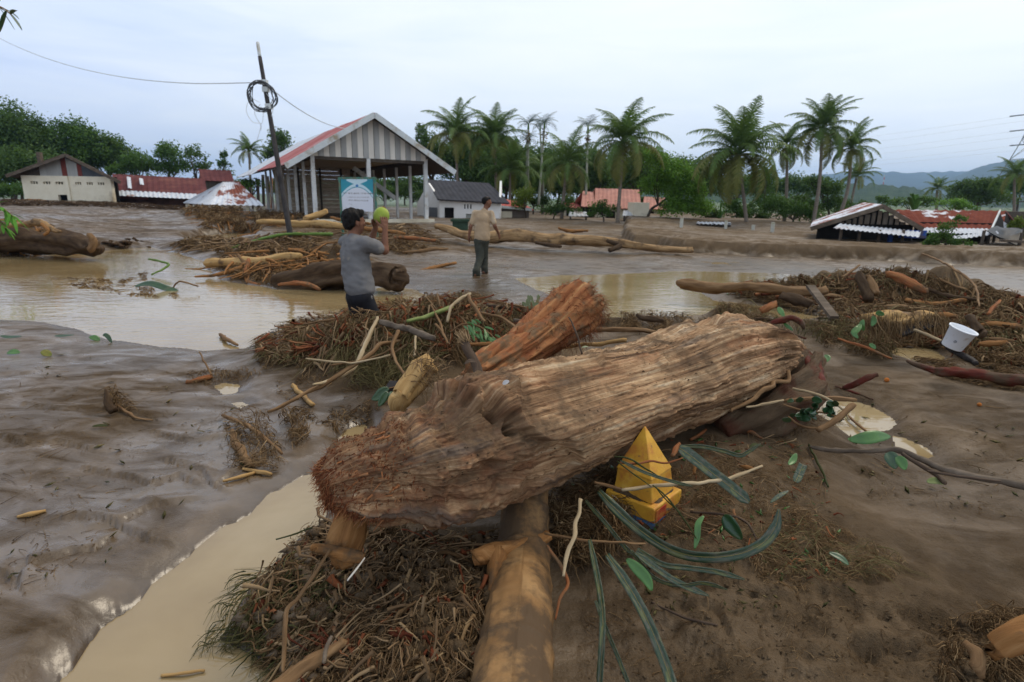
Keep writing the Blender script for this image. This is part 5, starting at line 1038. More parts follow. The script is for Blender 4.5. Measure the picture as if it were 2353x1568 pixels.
# posts of the lean-to on the left
for q, (px, m_) in enumerate(((606, m_plankd), (617, m_plankd), (625, simple('orange_post', (.42, .16, .09), (.52, .22, .12), scale=4)), (594, m_plankd))):
    b = on(px, 478); MB().bar(b-[0, 0, .2], aty(px-2, 402+q*3, b[1]), .16, .16).solo('post', ('dark lean-to post second from the right by the pavilion', 'dark lean-to post beside the orange post', 'orange lean-to post at the left end of the pavilion', 'dark lean-to post farthest left by the pavilion')[q], 'post', m_)
# --- signboard before it
sgY = 20.0; a, b, c, d = (aty(px, py, sgY) for px, py in ((783, 412), (857, 412), (858, 487), (784, 485)))
sg = thing('signboard', 'teal and white signboard on green posts before the open pavilion', 'sign', np.array([(a[0]+b[0])/2, sgY, float(gz((a[0]+b[0])/2, sgY))]))
m_sg, n = material('sign_print')
uv = n('ShaderNodeTexCoord', 2); sp = n.nt.nodes.new('ShaderNodeSeparateXYZ'); n.nt.links.new(uv, sp.inputs[0]); u_, v_ = sp.outputs[0], sp.outputs[1]
xx = n.math('ABSOLUTE', n.math('SUBTRACT', u_, .5))
arch = n.math('ADD', v_, n.math('MULTIPLY', n.math('MULTIPLY', xx, xx), 1.35))          # parabola of the arch
inside = n.mapr(arch, .745, .75); band = n.math('MULTIPLY', n.mapr(arch, .77, .775), n.mapr(arch, .865, .86))
wing = n.math('MULTIPLY', n.mapr(n.math('ADD', v_, n.math('MULTIPLY', xx, -.45)), .80, .815), n.mapr(xx, .33, .315))
c = n.mixc(inside, (.62, .66, .72), (.02, .24, .33))
c = n.mixc(n.mapr(v_, 1, .35), c, n.mixc(inside, (.64, .67, .74), (.03, .30, .36)))
c = n.mixc(n.math('MAXIMUM', band, wing), c, (.50, .66, .72))
gem = n.mapr(n.math('ADD', xx, n.math('ABSOLUTE', n.math('SUBTRACT', v_, .80))), .055, .05); c = n.mixc(gem, c, (.03, .17, .42))
lt = n('ShaderNodeTexNoise', 0, {'Vector': n.mapping(uv, (34, 3, 1)), 'Scale': 1.6, 'Detail': 1})
for y0, x0, k_ in ((.565, .46, .8), (.445, .34, .45), (.345, .30, .6)):                   # three worn lines of lettering
    ln = n.math('MULTIPLY', n.math('MULTIPLY', n.mapr(n.math('ABSOLUTE', n.math('SUBTRACT', v_, y0)), .026, .02), n.mapr(n.math('ABSOLUTE', n.math('SUBTRACT', u_, .54)), x0+.01, x0)), n.mapr(lt, .46, .5))
    c = n.mixc(n.math('MULTIPLY', ln, k_), c, (.16, .13, .13))
grime = n.math('MULTIPLY', n.mapr(n.noise(n.mapping(uv, (1, 1, 1)), 7, 6, .7), .55, .66), n.math('MULTIPLY', n.mapr(v_, .5, .1), n.mapr(u_, .65, .1))); c = n.mixc(grime, c, (.19, .19, .15))
finish(n, c, .5)
obj('panel', [a, b, c_ if False else aty(858, 487, sgY), d], [(0, 1, 2, 3)], m_sg, sg, smooth=False, uv=[(0, 1), (1, 1), (1, 0), (0, 0)])
P4 = [a, b, aty(858, 487, sgY), d]; MB().prism([p+np.array([0, .012, 0]) for p in P4], (0, .03, 0)).obj('backing', m_greyw, sg)
m_grn = simple('green_steel', (.05, .15, .11), (.09, .21, .16), scale=5, rough=.6, bump=.1, dirt=(.2, .16, .1), dscale=4)
for px in (780, 861):
    t = aty(px, 408, sgY+.02); g_ = float(gz(t[0], sgY)); MB().bar((t[0]+.02, sgY+.02, g_-.3), t, .07, .07).obj('post', m_grn, sg)
MB().bar(aty(777, 409.5, sgY+.02), aty(864, 409.5, sgY+.02), .06, .06, upv=(0, 1, 0)).obj('rail', m_grn, sg)
# --- helper for a plain house in pixel terms: front wall between px0 and px1 at distance Y
def wallq(name, mat, parent, P, th=.15):
    return MB().prism(P, (0, th, 0)).obj(name, mat, parent)
# grey-roofed white house
Y = 35.0
gh = thing('white_house', 'white house with dark grey roof half sunk behind the man in tan', 'house', (aty(1085, 480, Y)[0], Y, .2))
z_e = aty(1090, 461, Y)[2]; xL, xR = aty(1010, 480, Y)[0], aty(1151, 480, Y)[0]
mb = MB(); 
for x0, x1, z0, z1 in ((xL, xL+.28, -.3, z_e), (xL+.28, xL+.86, .97, z_e), (xL+.86, xL+1.58, -.3, z_e), (xL+1.58, xL+1.98, .62, z_e), (xL+1.98, xR, -.3, z_e)):
    mb.box(((x0+x1)/2, Y+.075, (z0+z1)/2), (x1-x0, .15, z1-z0))
mb.obj('front_wall', m_white, gh)
mb = MB().box((xL+.57, Y+.3, .4), (.58, .1, 1.2)); mb.obj('doorway', m_dark, gh, label='black panel for the shade in the open doorway')
MB().box((xL+1.78, Y+.12, .3), (.4, .05, .64)).obj('window', simple('shutter', (.30, .31, .27), (.38, .38, .33), scale=4), gh)
for q in range(3): MB().box((xL+1.52+q*.18, Y-.004, z_e-.36), (.07, .02, .26)).obj('vent', m_dark, gh)
gl = [aty(959, 500, Y+2.6), aty(1010, 500, Y)]
g0, g1 = np.array([gl[0][0], Y+2.6, -.3]), np.array([xL, Y, -.3]); ap = aty(984, 421, Y+1.4)
P = [g0, g1, np.array([xL, Y, z_e]), ap, np.array([g0[0], Y+2.6, z_e-.25])]; nn = unit(np.cross(g1-g0, [0, 0, 1])); 
MB().prism(P, -nn*.12 if nn[1] < 0 else nn*.12).obj('gable_wall', m_white, gh)
q0 = g0+(g1-g0)*.55-[0, .03, 0]; q1 = g0+(g1-g0)*.9-[0, .03, 0]; MB().prism([q0+[0, 0, .0], q1+[0, 0, .0], q1+[0, 0, 1.25], q0+[0, 0, 1.25]], (0, .02, 0)).obj('door', simple('grey_door', (.13, .14, .15), (.19, .2, .21), scale=3), gh)
mb = MB().box(((xR+xL)/2, Y+3.5, .4), (xR-xL, .15, z_e+.3)); mb.obj('back_wall', m_white, gh)
mb = MB().prism([(xR, Y+.15, -.3), (xR, Y+3.4, -.3), (xR, Y+3.4, z_e), (xR, Y+1.8, z_e+1.2), (xR, Y+.15, z_e)], (-.13, 0, 0)); mb.obj('side_wall', m_white, gh)
e0, e1, r1, r0 = aty(1006, 458, Y-.3), aty(1171, 467, Y-.3), aty(1123, 421, Y+2.4), aty(980, 413, Y+2.4)
roofpart('roof', (e0, e1, r1, r0), m_ash, gh, pitch=.3, amp=.012, th=.08)
b0, b1 = np.array([e0[0], Y+5, e0[2]]), np.array([e1[0], Y+5, e1[2]]); roofpart('roof', (b1, b0, r0, r1), m_ash, gh, pitch=.3, amp=.012, th=.08)
# red-roofed annex beside it
Y = 36.5
an = thing('annex', 'low shed with bright red roof against the white house with dark grey roof', 'shed', (aty(1190, 485, Y)[0], Y, .2))
roofpart('roof', (aty(1149, 475, Y-.3), aty(1226, 482, Y-.3), aty(1200, 466, Y+2), aty(1158, 457, Y+2)), m_brred, an, pitch=.3, amp=.012, th=.05)
x0, x1, zt = aty(1153, 480, Y)[0], aty(1216, 480, Y)[0], aty(1185, 477, Y)[2]
MB().box(((x0+x1)/2, Y+.1, zt/2-.15), (x1-x0, .12, zt+.25)).obj('wall', simple('dim_wall', (.12, .10, .085), (.2, .17, .14), scale=2), an)
MB().bar(aty(1149, 475.5, Y-.34), aty(1222, 482, Y-.34), .04, .16).obj('eave_board', m_trim, an)
MB().box((aty(1163, 490, Y-.1)[0], Y-.05, .5), (.75, .12, .55)).obj('low_wall', m_cream, an)
# pinkish houses behind the palms
for q, (pa, pb, pyE, pyR, Y, wl, lab, mt) in enumerate(((1337, 1364, 474, 439, 40, 1, 'small house with faded pink roof behind the second big palm', m_pink), (1366, 1470, 478, 433, 41, 1, 'wide house with faded pink roof behind the tallest middle palm', m_pink), (1478, 1530, 480, 452, 44, 1, 'pink roofed house almost hidden by the bright green tree', m_pink), (1290, 1330, 476, 462, 43, 1, 'low dark red roofed house behind bushes', m_brred))):
    h_ = thing('pink_roofed_house', lab, 'house', (aty((pa+pb)/2, 490, Y)[0], Y, .2), 'houses among the palms')
    e0, e1, r1, r0 = aty(pa-2, pyE, Y-.3), aty(pb+4, pyE+2, Y-.3), aty(pb-1, pyR+3, Y+2.6), aty(pa+2, pyR, Y+2.6)
    roofpart('roof', (e0, e1, r1, r0), mt, h_, pitch=.3, amp=.02, th=.06)
    roofpart('roof', (np.array([e1[0], Y+5.5, e1[2]]), np.array([e0[0], Y+5.5, e0[2]]), r0, r1), mt, h_, pitch=.3, amp=.02, th=.06)
    x0, x1 = aty(pa+2, 490, Y)[0], aty(pb, 490, Y)[0]
    MB().box(((x0+x1)/2, Y+.1, e0[2]/2-.1), (x1-x0, .14, e0[2]+.15)).obj('wall', m_dark if q in (0,) else m_cream, h_)
    MB().box((x0+(x1-x0)*.35, Y+.015, e0[2]*.55), ((x1-x0)*.2, .03, .5)).obj('window', m_dark, h_)
for q, (pa, pb, py0, py1, Y, lab) in enumerate(((1306, 1352, 487, 497, 35, 'white sheet roof low to the ground left of the round bush'), (1430, 1462, 484, 496, 36, 'white sheet roof low to the ground right of the tallest middle palm'))):
    a = thing('sheet_shelter', lab, 'shelter', on((pa+pb)/2, 505), 'low white sheet roofs')
    roofpart('sheet', (aty(pa, py1, Y), aty(pb, py1, Y), aty(pb-4, py0, Y+1.6), aty(pa+3, py0, Y+1.6)), m_zinc, a, pitch=.25)
    for px in (pa+5, pb-5): MB().bar(aty(px, py1+.5, Y+.1)*[1, 1, 0]+[0, 0, -.2], aty(px, py1-.5, Y+.1), .1, .1).obj('post', m_plankd, a)
Y = 36.0; x0, x1 = aty(1455, 505, Y)[0], aty(1490, 505, Y)[0]
MB().box(((x0+x1)/2, Y+1, .7), (x1-x0, 2, 1.5)).solo('small_hut', 'cream block hut under the bright green tree', 'hut', m_cream)
# --- left: cream block house
Y = 38.0
ch = thing('block_house', 'cream block house with brown gable at the far left', 'house', (aty(155, 455, Y)[0], Y, .6))
xL, xM, xR = aty(52, 430, Y)[0], aty(157, 430, Y)[0], aty(258, 430, Y)[0]; zT = aty(155, 405, Y)[2]; zb = .3
px2x = lambda px, Y_=38.0: aty(px, 430, Y_)[0]
zv0, zv1 = aty(110, 423.5, Y)[2], aty(110, 417.5, Y)[2]; zo = aty(140, 448, Y)[2]
slots = [(72, 90), (101, 119), (129, 148), (174, 189), (200, 216), (226, 242)]
mb = MB()
xs = [xL]+[px2x(v_) for s_ in slots for v_ in s_]+[xR]
for q in range(0, len(xs), 2): mb.box(((xs[q]+xs[q+1])/2, Y+.1, (zv0+zv1)/2), (xs[q+1]-xs[q], .2, zv1-zv0))
mb.box(((xL+xR)/2, Y+.1, (zv1+zT)/2), (xR-xL, .2, zT-zv1)); o0, o1 = px2x(130), px2x(154)
mb.box(((xL+xR)/2, Y+.1, (zo+zv0)/2), (xR-xL, .2, zv0-zo)); mb.box(((xL+o0)/2, Y+.1, (zb+zo)/2), (o0-xL, .2, zo-zb)); mb.box(((o1+xR)/2, Y+.1, (zb+zo)/2), (xR-o1, .2, zo-zb))
mb.obj('front_wall', m_cream, ch)
MB().box(((xL+xR)/2, Y+.6, (zb+zT)/2), (xR-xL-.1, .1, zT-zb)).obj('interior_shade_panel', m_dark, ch)  # black panel behind the openings, painted for the unlit room
MB().box((xM, Y-.05, (zb+zT)/2), (.2, .1, zT-zb)).obj('pilaster', m_cream, ch)
MB().box((xR-.1, Y-.05, (zb+zT)/2), (.22, .1, zT-zb)).obj('pilaster', m_cream, ch)
for s_ in slots:                                               # ventilation grilles
    a, b = px2x(s_[0]), px2x(s_[1]); mb = MB()
    for k in range(3): mb.box((a+(b-a)*(k+.5)/3, Y+.1, (zv0+zv1)/2), (.05, .06, zv1-zv0))
    mb.obj('grille', m_cream, ch)
apx = aty(150, 355, Y)
for x_ in (xL, xR-.2): MB().prism([(x_, Y+.2, zb), (x_+.2, Y+.2, zb), (x_+.2+apx[0]/Y*6, Y+6, zb), (x_+apx[0]/Y*6, Y+6, zb)], (0, 0, zT-zb)).obj('side_wall', m_cream, ch)
apx = aty(150, 355, Y); eL, eR = aty(14, 402, Y-.5), aty(277, 417, Y-.5); a2 = aty(150, 354, Y-.5)
panels = [(60, 95, m_plankd), (95, 146, m_bdd), (146, 158, simple('red_strip', (.15, .04, .03), (.2, .06, .05), scale=3)), (158, 182, m_bdd), (182, 192, simple('red_strip', (.15, .04, .03), (.2, .06, .05))), (192, 250, simple('dark_sheet', (.06, .07, .08), (.10, .11, .12), scale=2))]
def gz_(px): return np.interp(px, [14, 150, 277], [aty(14, 404, Y)[2], apx[2], aty(277, 419, Y)[2]])-.12
for p0, p1, mt in panels:
    a, b = px2x(p0), px2x(p1)-.02; P = [(a, Y+.08, zT), (b, Y+.08, zT), (b, Y+.08, max(zT+.02, gz_(p1))), (a, Y+.08, max(zT+.02, gz_(p0)))]
    if p0 < 150 < p1: P.insert(3, (px2x(150), Y+.08, gz_(150)))
    MB().prism(P, (0, .04, 0)).obj('gable_panel', mt, ch)
m_thatch = simple('brown_roof', (.075, .052, .038), (.12, .085, .062), scale=2, rough=.85)
for e in (eL, eR):
    back = np.array([apx[0]/Y*7, 7.0, 0]); roofpart('roof', ((e, e+back, a2+back, a2) if e is eL else (e+back, e, a2, a2+back)), m_thatch, ch, pitch=.3, amp=.015, th=.08)
    MB().bar(e-[0, .03, .08], a2-[0, .03, .08], .05, .2).obj('fascia', m_greyw, ch)
MB().box((px2x(47), Y+2, aty(47, 375, Y)[2]), (.25, .25, 1.6)).solo('chimney_pipe', 'thin grey vent pipe left of the brown gable roof', 'pipe', m_greyw)
# long maroon roof
Y = 40.0
lr = thing('long_house', 'long low house with maroon roof and white eave strip', 'house', (aty(360, 455, Y)[0], Y, .6))
roofpart('roof', (aty(257, 438, Y-.5), aty(478, 449, Y-.5), aty(470, 411, Y+3.5), aty(258, 400, Y+3.5)), m_maroon, lr, pitch=.4, amp=.02)
roofpart('eave_sheet', (aty(258, 449, Y-1.3), aty(476, 459, Y-1.3), aty(476, 447, Y-.4), aty(258, 436.5, Y-.4)), m_zinc, lr, pitch=.3)
for px, py0, py1 in ((297, 410, 436), (325, 413, 428)):
    a, b, c, d = aty(px, py1, Y-.3), aty(px+9, py1+.5, Y-.3), aty(px+6, py0+.5, Y+2.3), aty(px-3, py0, Y+2.3)
    roofpart('skylight', tuple(p_+np.array([0, -.12, .10]) for p_ in (a, b, c, d)), m_zinc, lr, pitch=.3)
x0, x1 = aty(262, 455, Y)[0], aty(474, 455, Y)[0]; MB().box(((x0+x1)/2, Y+.2, .75), (x1-x0, .15, 1.5)).obj('wall', simple('dim_brick', (.07, .04, .03), (.13, .07, .055), scale=2), lr)
MB().bar(aty(268, 452, Y-.4), aty(340, 455, Y-.4), .1, .25).obj('rail', simple('red_strip', (.15, .04, .03), (.2, .06, .05)), lr)
Y = 46.0
ur = thing('upper_house', 'house with small maroon roof above the long maroon roof', 'house', (aty(495, 440, Y)[0], Y, .6))
roofpart('roof', (aty(462, 415, Y), aty(538, 418, Y), aty(530, 392, Y+3), aty(456, 389, Y+3)), m_maroon, ur, pitch=.4)
x0, x1 = aty(466, 420, Y)[0], aty(532, 420, Y)[0]; zt = aty(500, 415, Y+.3)[2]; MB().box(((x0+x1)/2, Y+1.2, zt/2), (x1-x0, 2, zt)).obj('wall', m_plankd, ur)
# hipped roof, white and rust
Y = 29.0
hr = thing('hipped_roof_hut', 'hut buried to its white and rusty hipped tin roof left of the pavilion', 'hut', (aty(520, 475, Y)[0], Y, .3))
A_0, A_1 = aty(516, 419, Y+2.6), aty(546, 418, Y+2.9); cF, cL, cR = aty(480, 471, Y), aty(421, 467, Y+5), aty(606, 473, Y+.6)
def tri(name, P, mat, parent, th=.04):
    nr = unit(np.cross(np.subtract(P[1], P[0]), np.subtract(P[2], P[0]))); nr = nr if nr[2] < 0 else -nr
    return MB().prism(P, nr*th).obj(name, mat, parent)
roofpart('roof', (cF, cR, A_1, A_0), m_zincr, hr, pitch=.28, amp=.03)
roofpart('roof', (cL, cF, A_0+(cL-cF)*.02, A_0+(cL-cF)*.04), m_zinc, hr, pitch=.35, amp=.04)  # left face in greyer sheet, its shade put into the colour
bk_ = cL+(cR-cF); roofpart('roof', (bk_, cL, A_0+np.array([0, .4, 0]), A_1+np.array([0, .4, 0])), m_zincr, hr); roofpart('roof', (cR, bk_, A_1+np.array([.02, .3, 0]), A_1), m_zincr, hr)
mb = MB()
for a, b in ((cF, cR), (cL, cF)):
    for t in np.linspace(.05, .95, 7 if a is cF else 4):
        p = a+(b-a)*t; g_ = gnd(p); MB().box((p[0], p[1]+.3, (g_-.2+p[2]-.05)/2), (.14, .14, p[2]-.05-g_+.2)).obj('post', m_cream, hr)
# --- right: the rusty house
Y = 21.5
rh = thing('rusty_house', 'low wooden house with rusted and white tin roof buried on the right', 'house', (aty(2080, 550, Y)[0], Y, .2))
ap, eL, eR = aty(2028, 471, Y), aty(1862, 522, Y), aty(2119, 524, Y)
ap2, eL2 = aty(1922, 494, Y+4.5), aty(1800, 505, Y+4.5)
bkR, bkE, bkQ = aty(1985, 466, Y+4.5), aty(1868, 509, Y+4), aty(2140, 505, Y+4.5)
roofpart('roof', (bkE, eL, ap, bkR), m_zincr, rh, pitch=.25)
roofpart('roof', (eR, bkQ, bkR, ap), m_rust, rh, pitch=.25)
for e in (eL, eR): MB().bar(e-[0, .06, .06], ap-[0, .06, .06], .05, .15).obj('fascia', m_greyw, rh)
zg = aty(2000, 516, Y)[2]
for q in range(17):                                            # gable slats with dark gaps
    px = 1895+q*14; zt = np.interp(px, [1862, 2028, 2119], [eL[2], ap[2], eR[2]])-.18
    if zt < zg+.05: continue
    x = aty(px, 500, Y+.12)[0]; MB().box((x, Y+.12, (zg+zt)/2), (.135+.05*(q % 3 == 1), .03, zt-zg)).obj('slat', m_plankd if q % 3 else m_greyw, rh)
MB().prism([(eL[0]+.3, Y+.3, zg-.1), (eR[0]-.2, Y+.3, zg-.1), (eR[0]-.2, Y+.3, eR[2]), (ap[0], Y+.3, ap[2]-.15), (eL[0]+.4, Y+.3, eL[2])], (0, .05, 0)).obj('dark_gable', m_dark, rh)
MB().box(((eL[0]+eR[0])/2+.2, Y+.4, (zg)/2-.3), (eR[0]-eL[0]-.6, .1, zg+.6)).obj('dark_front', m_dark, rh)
roofpart('awning', (aty(1915, 524, Y-1.4), aty(2112, 545, Y-1.6), aty(2117, 532, Y-.1), aty(1930, 514, Y-.1)), m_zinc, rh, pitch=.16, amp=.02)
m_blue = simple('blue_panel', (.02, .06, .25), (.04, .10, .36), scale=3, rough=.5, dirt=(.1, .08, .06), dscale=2)
x = aty(2046, 545, Y-.3)[0]; MB().box((x, Y-.3, .1), (.14, .08, 1.1)).obj('blue_post', m_blue, rh); MB().box((aty(2098, 545, Y-.2)[0], Y-.15, .55), (1.0, .05, .28)).obj('blue_panel', m_blue, rh)
for px in (1932, 1975, 2020, 2075): x = aty(px, 540, Y-1)[0]; MB().bar((x, Y-1.0, -.3), (x, Y-1.0, aty(px, 528, Y-1)[2]), .07, .07).obj('awning_post', m_greyw, rh)
Y2 = 22.5
rw2 = thing('rusty_wing', 'long rusted tin roof with white patches right of the slatted gable', 'house', (aty(2200, 550, Y2)[0], Y2, .2))
roofpart('roof', (aty(2108, 527, Y2-.4), aty(2277, 530, Y2-.4), aty(2297, 485, Y2+2.2), aty(2060, 482, Y2+2.2)), m_rust, rw2, pitch=.25)
roofpart('eave_sheet', (aty(2110, 535, Y2-1.0), aty(2285, 538, Y2-1.0), aty(2280, 526, Y2-.3), aty(2109, 523, Y2-.3)), m_zinc, rw2, pitch=.16, amp=.02)
roofpart('fallen_sheet', (aty(2188, 552, Y2-1.6), aty(2295, 537, Y2-1.4), aty(2290, 531, Y2-1.1), aty(2190, 543, Y2-1.1)), m_zinc, rw2, pitch=.2)
r0_, e_, b_ = aty(2297, 485, Y2+2.2), aty(2277, 530, Y2-.4), aty(2312, 515, Y2+5)
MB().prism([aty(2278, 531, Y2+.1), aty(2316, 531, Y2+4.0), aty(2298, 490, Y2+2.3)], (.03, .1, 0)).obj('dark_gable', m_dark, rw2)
MB().bar(aty(2277, 531, Y2-.45), aty(2298, 485, Y2+2.15), .05, .14).obj('fascia', m_trim, rw2)
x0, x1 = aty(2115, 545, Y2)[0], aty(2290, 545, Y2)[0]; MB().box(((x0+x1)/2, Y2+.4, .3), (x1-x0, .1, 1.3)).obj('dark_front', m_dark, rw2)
for px in (2150, 2215, 2266): x = aty(px, 545, Y2-.8)[0]; MB().bar((x, Y2-.9, -.3), (x, Y2-.9, aty(px, 537, Y2-.8)[2]), .09, .09).obj('post', m_greyw, rw2)
Y3 = 26.0
sr = thing('back_gable_house', 'second rusted gable roof just behind the long rusted roof', 'house', (aty(2310, 540, Y3)[0], Y3, .2))
roofpart('roof', (aty(2262, 520, Y3-.3), aty(2305, 522, Y3-.3), aty(2312, 485, Y3+1.5), aty(2255, 484, Y3+1.5)), m_rust, sr, pitch=.25)
roofpart('roof', (aty(2345, 525, Y3-.2), aty(2318, 520, Y3+3), aty(2309, 485, Y3+3), aty(2311, 485, Y3+1.4)), m_maroon, sr, pitch=.25)
MB().prism([aty(2300, 530, Y3), aty(2338, 532, Y3+.3), aty(2312, 488, Y3+1.2)], (0, .08, 0)).obj('dark_gable', m_dark, sr)
MB().bar(aty(2290, 505, Y3-.5), aty(2312, 522, Y3-.5), .06, .2).obj('sheet_edge', m_zinc, sr)
tp = thing('tarpaulin', 'black tarpaulin sagging over a frame at the right edge', 'tarpaulin', on(2330, 572))
gx, gy = np.meshgrid(np.linspace(0, 1, 14), np.linspace(0, 1, 10)); a, b, c, d = aty(2262, 530, 20.5), aty(2349, 535, 20.0), aty(2350, 525, 22.5), aty(2290, 522, 22.5)
P = (a+(b-a)*gx[..., None])*(1-gy[..., None])+(d+(c-d)*gx[..., None])*gy[..., None]; P[..., 2] -= .25*np.sin(gx*math.pi)*np.sin(gy*math.pi)+.05*vn2(gx*5, gy*5, 3)+np.where(gy < .15, .45*gx, 0)
i, j = np.meshgrid(np.arange(9), np.arange(13), indexing='ij'); q = i*14+j
m_tarp = simple('black_tarp', (.012, .013, .015), (.03, .032, .036), scale=4, rough=.4, bump=.3); o = obj('sheet', P.reshape(-1, 3), np.stack([q, q+1, q+15, q+14], -1).reshape(-1, 4), m_tarp, tp)
so = o.modifiers.new('thickness', 'SOLIDIFY'); so.thickness = .01
for p in (a, b, c, d): MB().bar((p[0], p[1], -.3), p, .07, .07).obj('pole', m_plankd, tp)
MB().bar(aty(2300, 553, 20), aty(2352, 556, 19.8), .25, .08).solo('bench_board', 'grey plank bench under the black tarpaulin', 'bench', m_greyw)
Y = 30.0
fr2 = thing('far_red_house', 'maroon roof at the far right edge behind a yellow green bush', 'house', (aty(2345, 520, Y)[0], Y, .2))
roofpart('roof', (aty(2322, 512, Y), aty(2400, 516, Y), aty(2400, 488, Y+3), aty(2334, 488, Y+3)), m_maroon, fr2); MB().box((aty(2360, 520, Y)[0], Y+1.5, .6), (1.8, 2, 1.5)).obj('wall', m_plankd, fr2)
# --- posts and low fence along the right field
for q, (px, py, h_) in enumerate(((1565, 523, .5), (1667, 526, .5), (1774, 534, .55), (1881, 543, .45), (1901, 541, .6), (1730, 529, .3))):
    b = on(px, py); MB().box(b+[0, 0, h_*.4-.1], (.12, .12, h_*.8+.2)).solo('boundary_post', ('short pale concrete post under the bright green tree', 'short pale post left of the lush drooping palm', 'short pale post right of the lush drooping palm', 'shorter of the two pale posts left of the rusty house', 'taller of the two pale posts left of the rusty house', 'lowest pale post stub below the lush drooping palm')[q], 'post', paint('pale_post', (.42, .42, .36), (.52, .52, .45), (.3, .28, .16), 4, 4), 'pale posts along the buried field')
a = thing('long_shelter', 'low corrugated shelter among the pale posts left of the broad lush palm', 'shelter', on(1660, 512), None)
roofpart('sheet', (aty(1600, 514, 30), aty(1680, 516, 30), aty(1678, 511, 31.5), aty(1602, 510, 31.5)), m_zinc, a); 
for px in (1604, 1640, 1676): MB().bar(aty(px, 514, 30.2)*[1, 1, 0], aty(px, 513.5, 30.2), .12, .12).obj('post', m_plankd, a)
bx = on(1058, 528); m = MB().box(bx+[0, 0, .38], (.75, .6, .1)); m.box(bx+[0, 0, .15], (.6, .5, .42)); m.solo('green_crate', 'dark green box with a flat lid on the mud left of the man in tan', 'crate', simple('green_box', (.03, .05, .035), (.05, .08, .05), scale=4))
# --- utility pole and cables
b = on(672, 556); dp_ = depth(b); tip = atd(592, 98, dp_*1.0); mid = atd(597, 131, dp_)
up = thing('utility_pole', 'dark leaning utility pole with a coil of cable', 'pole', b)
m_pole = simple('dark_pole', (.03, .027, .026), (.065, .058, .055), scale=4, rough=.7)
V, Fl, uv = tube(np.linspace(b-[0, 0, .3], mid, 20), np.linspace(.085, .055, 20), 14); obj('shaft', V, Fl, m_pole, up)
V, Fl, uv = tube(np.linspace(mid, tip, 6), .048, 14); obj('white_tip', V, Fl, m_trim, up)
cc = atd(601, 222, dp_-.1); m_cab = simple('grey_cable', (.05, .055, .06), (.11, .115, .12), scale=5, rough=.5, bump=0)
def loop(c, rx, rz, tiltv, ph=0, wob=.1, s=0):
    t = np.linspace(0, 2*math.pi, 40); return np.stack([c[0]+rx*np.cos(t+ph)*(1+wob*vn2(t, t*0, s)), c[1]+.1*np.sin(t*2+s)+tiltv*np.cos(t), c[2]+rz*np.sin(t+ph)*(1+wob*vn2(t+7, t*0, s+1))], -1)
for q in range(9): V, Fl, uv = tube(loop(cc+RNG.normal(size=3)*.025, .30+.02*(q % 4), .36+.02*(q % 3), .12, 0, .07, q), .013, 5, cap=False); obj('cable_coil', V, Fl, m_cab, up)
m_cabp = simple('pale_cable', (.42, .45, .48), (.55, .58, .6), scale=5, bump=0)
for q, P in enumerate((((596, 235), (575, 228), (566, 255), (580, 280), (598, 285), (600, 300)), ((598, 240), (585, 260), (600, 285), (605, 262), (600, 245)), ((612, 215), (628, 240), (622, 275), (618, 300)), ((600, 285), (596, 305), (590, 325)))):
    P = np.array([atd(x, y, dp_-.1+.05*k) for k, (x, y) in enumerate(P)]); V, Fl, uv = tube(spline(P, 30), .007, 5); obj('loose_cable', V, Fl, m_cabp, up)
for py in (190, 206, 245): p = b+(tip-b)*((556-py)/(556-98)); MB().box(p, (.16, .16, .14)).obj('clamp', m_trim, up)
def cable(name, label, P, r):
    V, Fl, uv = tube(spline(np.array(P), 60), r, 5); return solo(name, label, 'cable', V, Fl, m_cabp)
pt = atd(606, 190, dp_)
e_ = atd(-60, 55, 30.0); mids = [pt+(e_-pt)*t-np.array([0, 0, .9*4*t*(1-t)]) for t in np.linspace(0, 1, 7)]
cable('overhead_cable', 'thin pale cable sagging from the utility pole out of the left edge', mids, .016)
e_ = pv(WP*.25, FO, zr(WP*.25)+.1); mids = [pt+(e_-pt)*t-np.array([0, 0, .25*4*t*(1-t)]) for t in np.linspace(0, 1, 7)]
cable('overhead_cable', 'thin pale cable from the utility pole down to the pavilion roof', mids, .014)
# --- pylon and lines at the right edge
m_steel = simple('grey_steel', (.16, .18, .20), (.22, .24, .27), scale=3, bump=0)
Yp = 95.0; py_ = thing('pylon', 'steel lattice power pylon cut by the right edge', 'pylon', (aty(2342, 480, Yp)[0], Yp, .5))
mb = MB(); cx = aty(2392, 300, Yp)[0]; zt = aty(2368, 240, Yp)[2]; bw = aty(2368, 480, Yp)[0]-aty(2300, 480, Yp)[0]
cor = [(-1, -1), (1, -1), (1, 1), (-1, 1)]; lv = [(0, bw), (3, bw*.78), (6, bw*.6), (9, bw*.44), (12, bw*.3), (15, bw*.2), (zt, bw*.12)]
for (z0, w0), (z1, w1) in zip(lv[:-1], lv[1:]):
    for k in range(4):
        (ax_, ay_), (bx_, by_) = cor[k], cor[(k+1) % 4]
        p0, p1 = np.array([cx+ax_*w0, Yp+ay_*w0, z0]), np.array([cx+ax_*w1, Yp+ay_*w1, z1]); q0, q1 = np.array([cx+bx_*w0, Yp+by_*w0, z0]), np.array([cx+bx_*w1, Yp+by_*w1, z1])
        mb.bar(p0, p1, .11, .11); mb.bar(p0, q1, .05, .05); mb.bar(q0, p1, .05, .05); mb.bar(p1, q1, .05, .05)
mb.obj('lattice', m_steel, py_)
arms = [(262, 6.5), (297, 8.0), (331, 7.2)]
for py, l_ in arms:
    z_ = aty(2368, py, Yp)[2]; mb = MB(); mb.bar((cx-l_*.3, Yp, z_), (cx+l_*.3, Yp, z_), .12, .12); mb.obj('cross_arm', m_steel, py_)
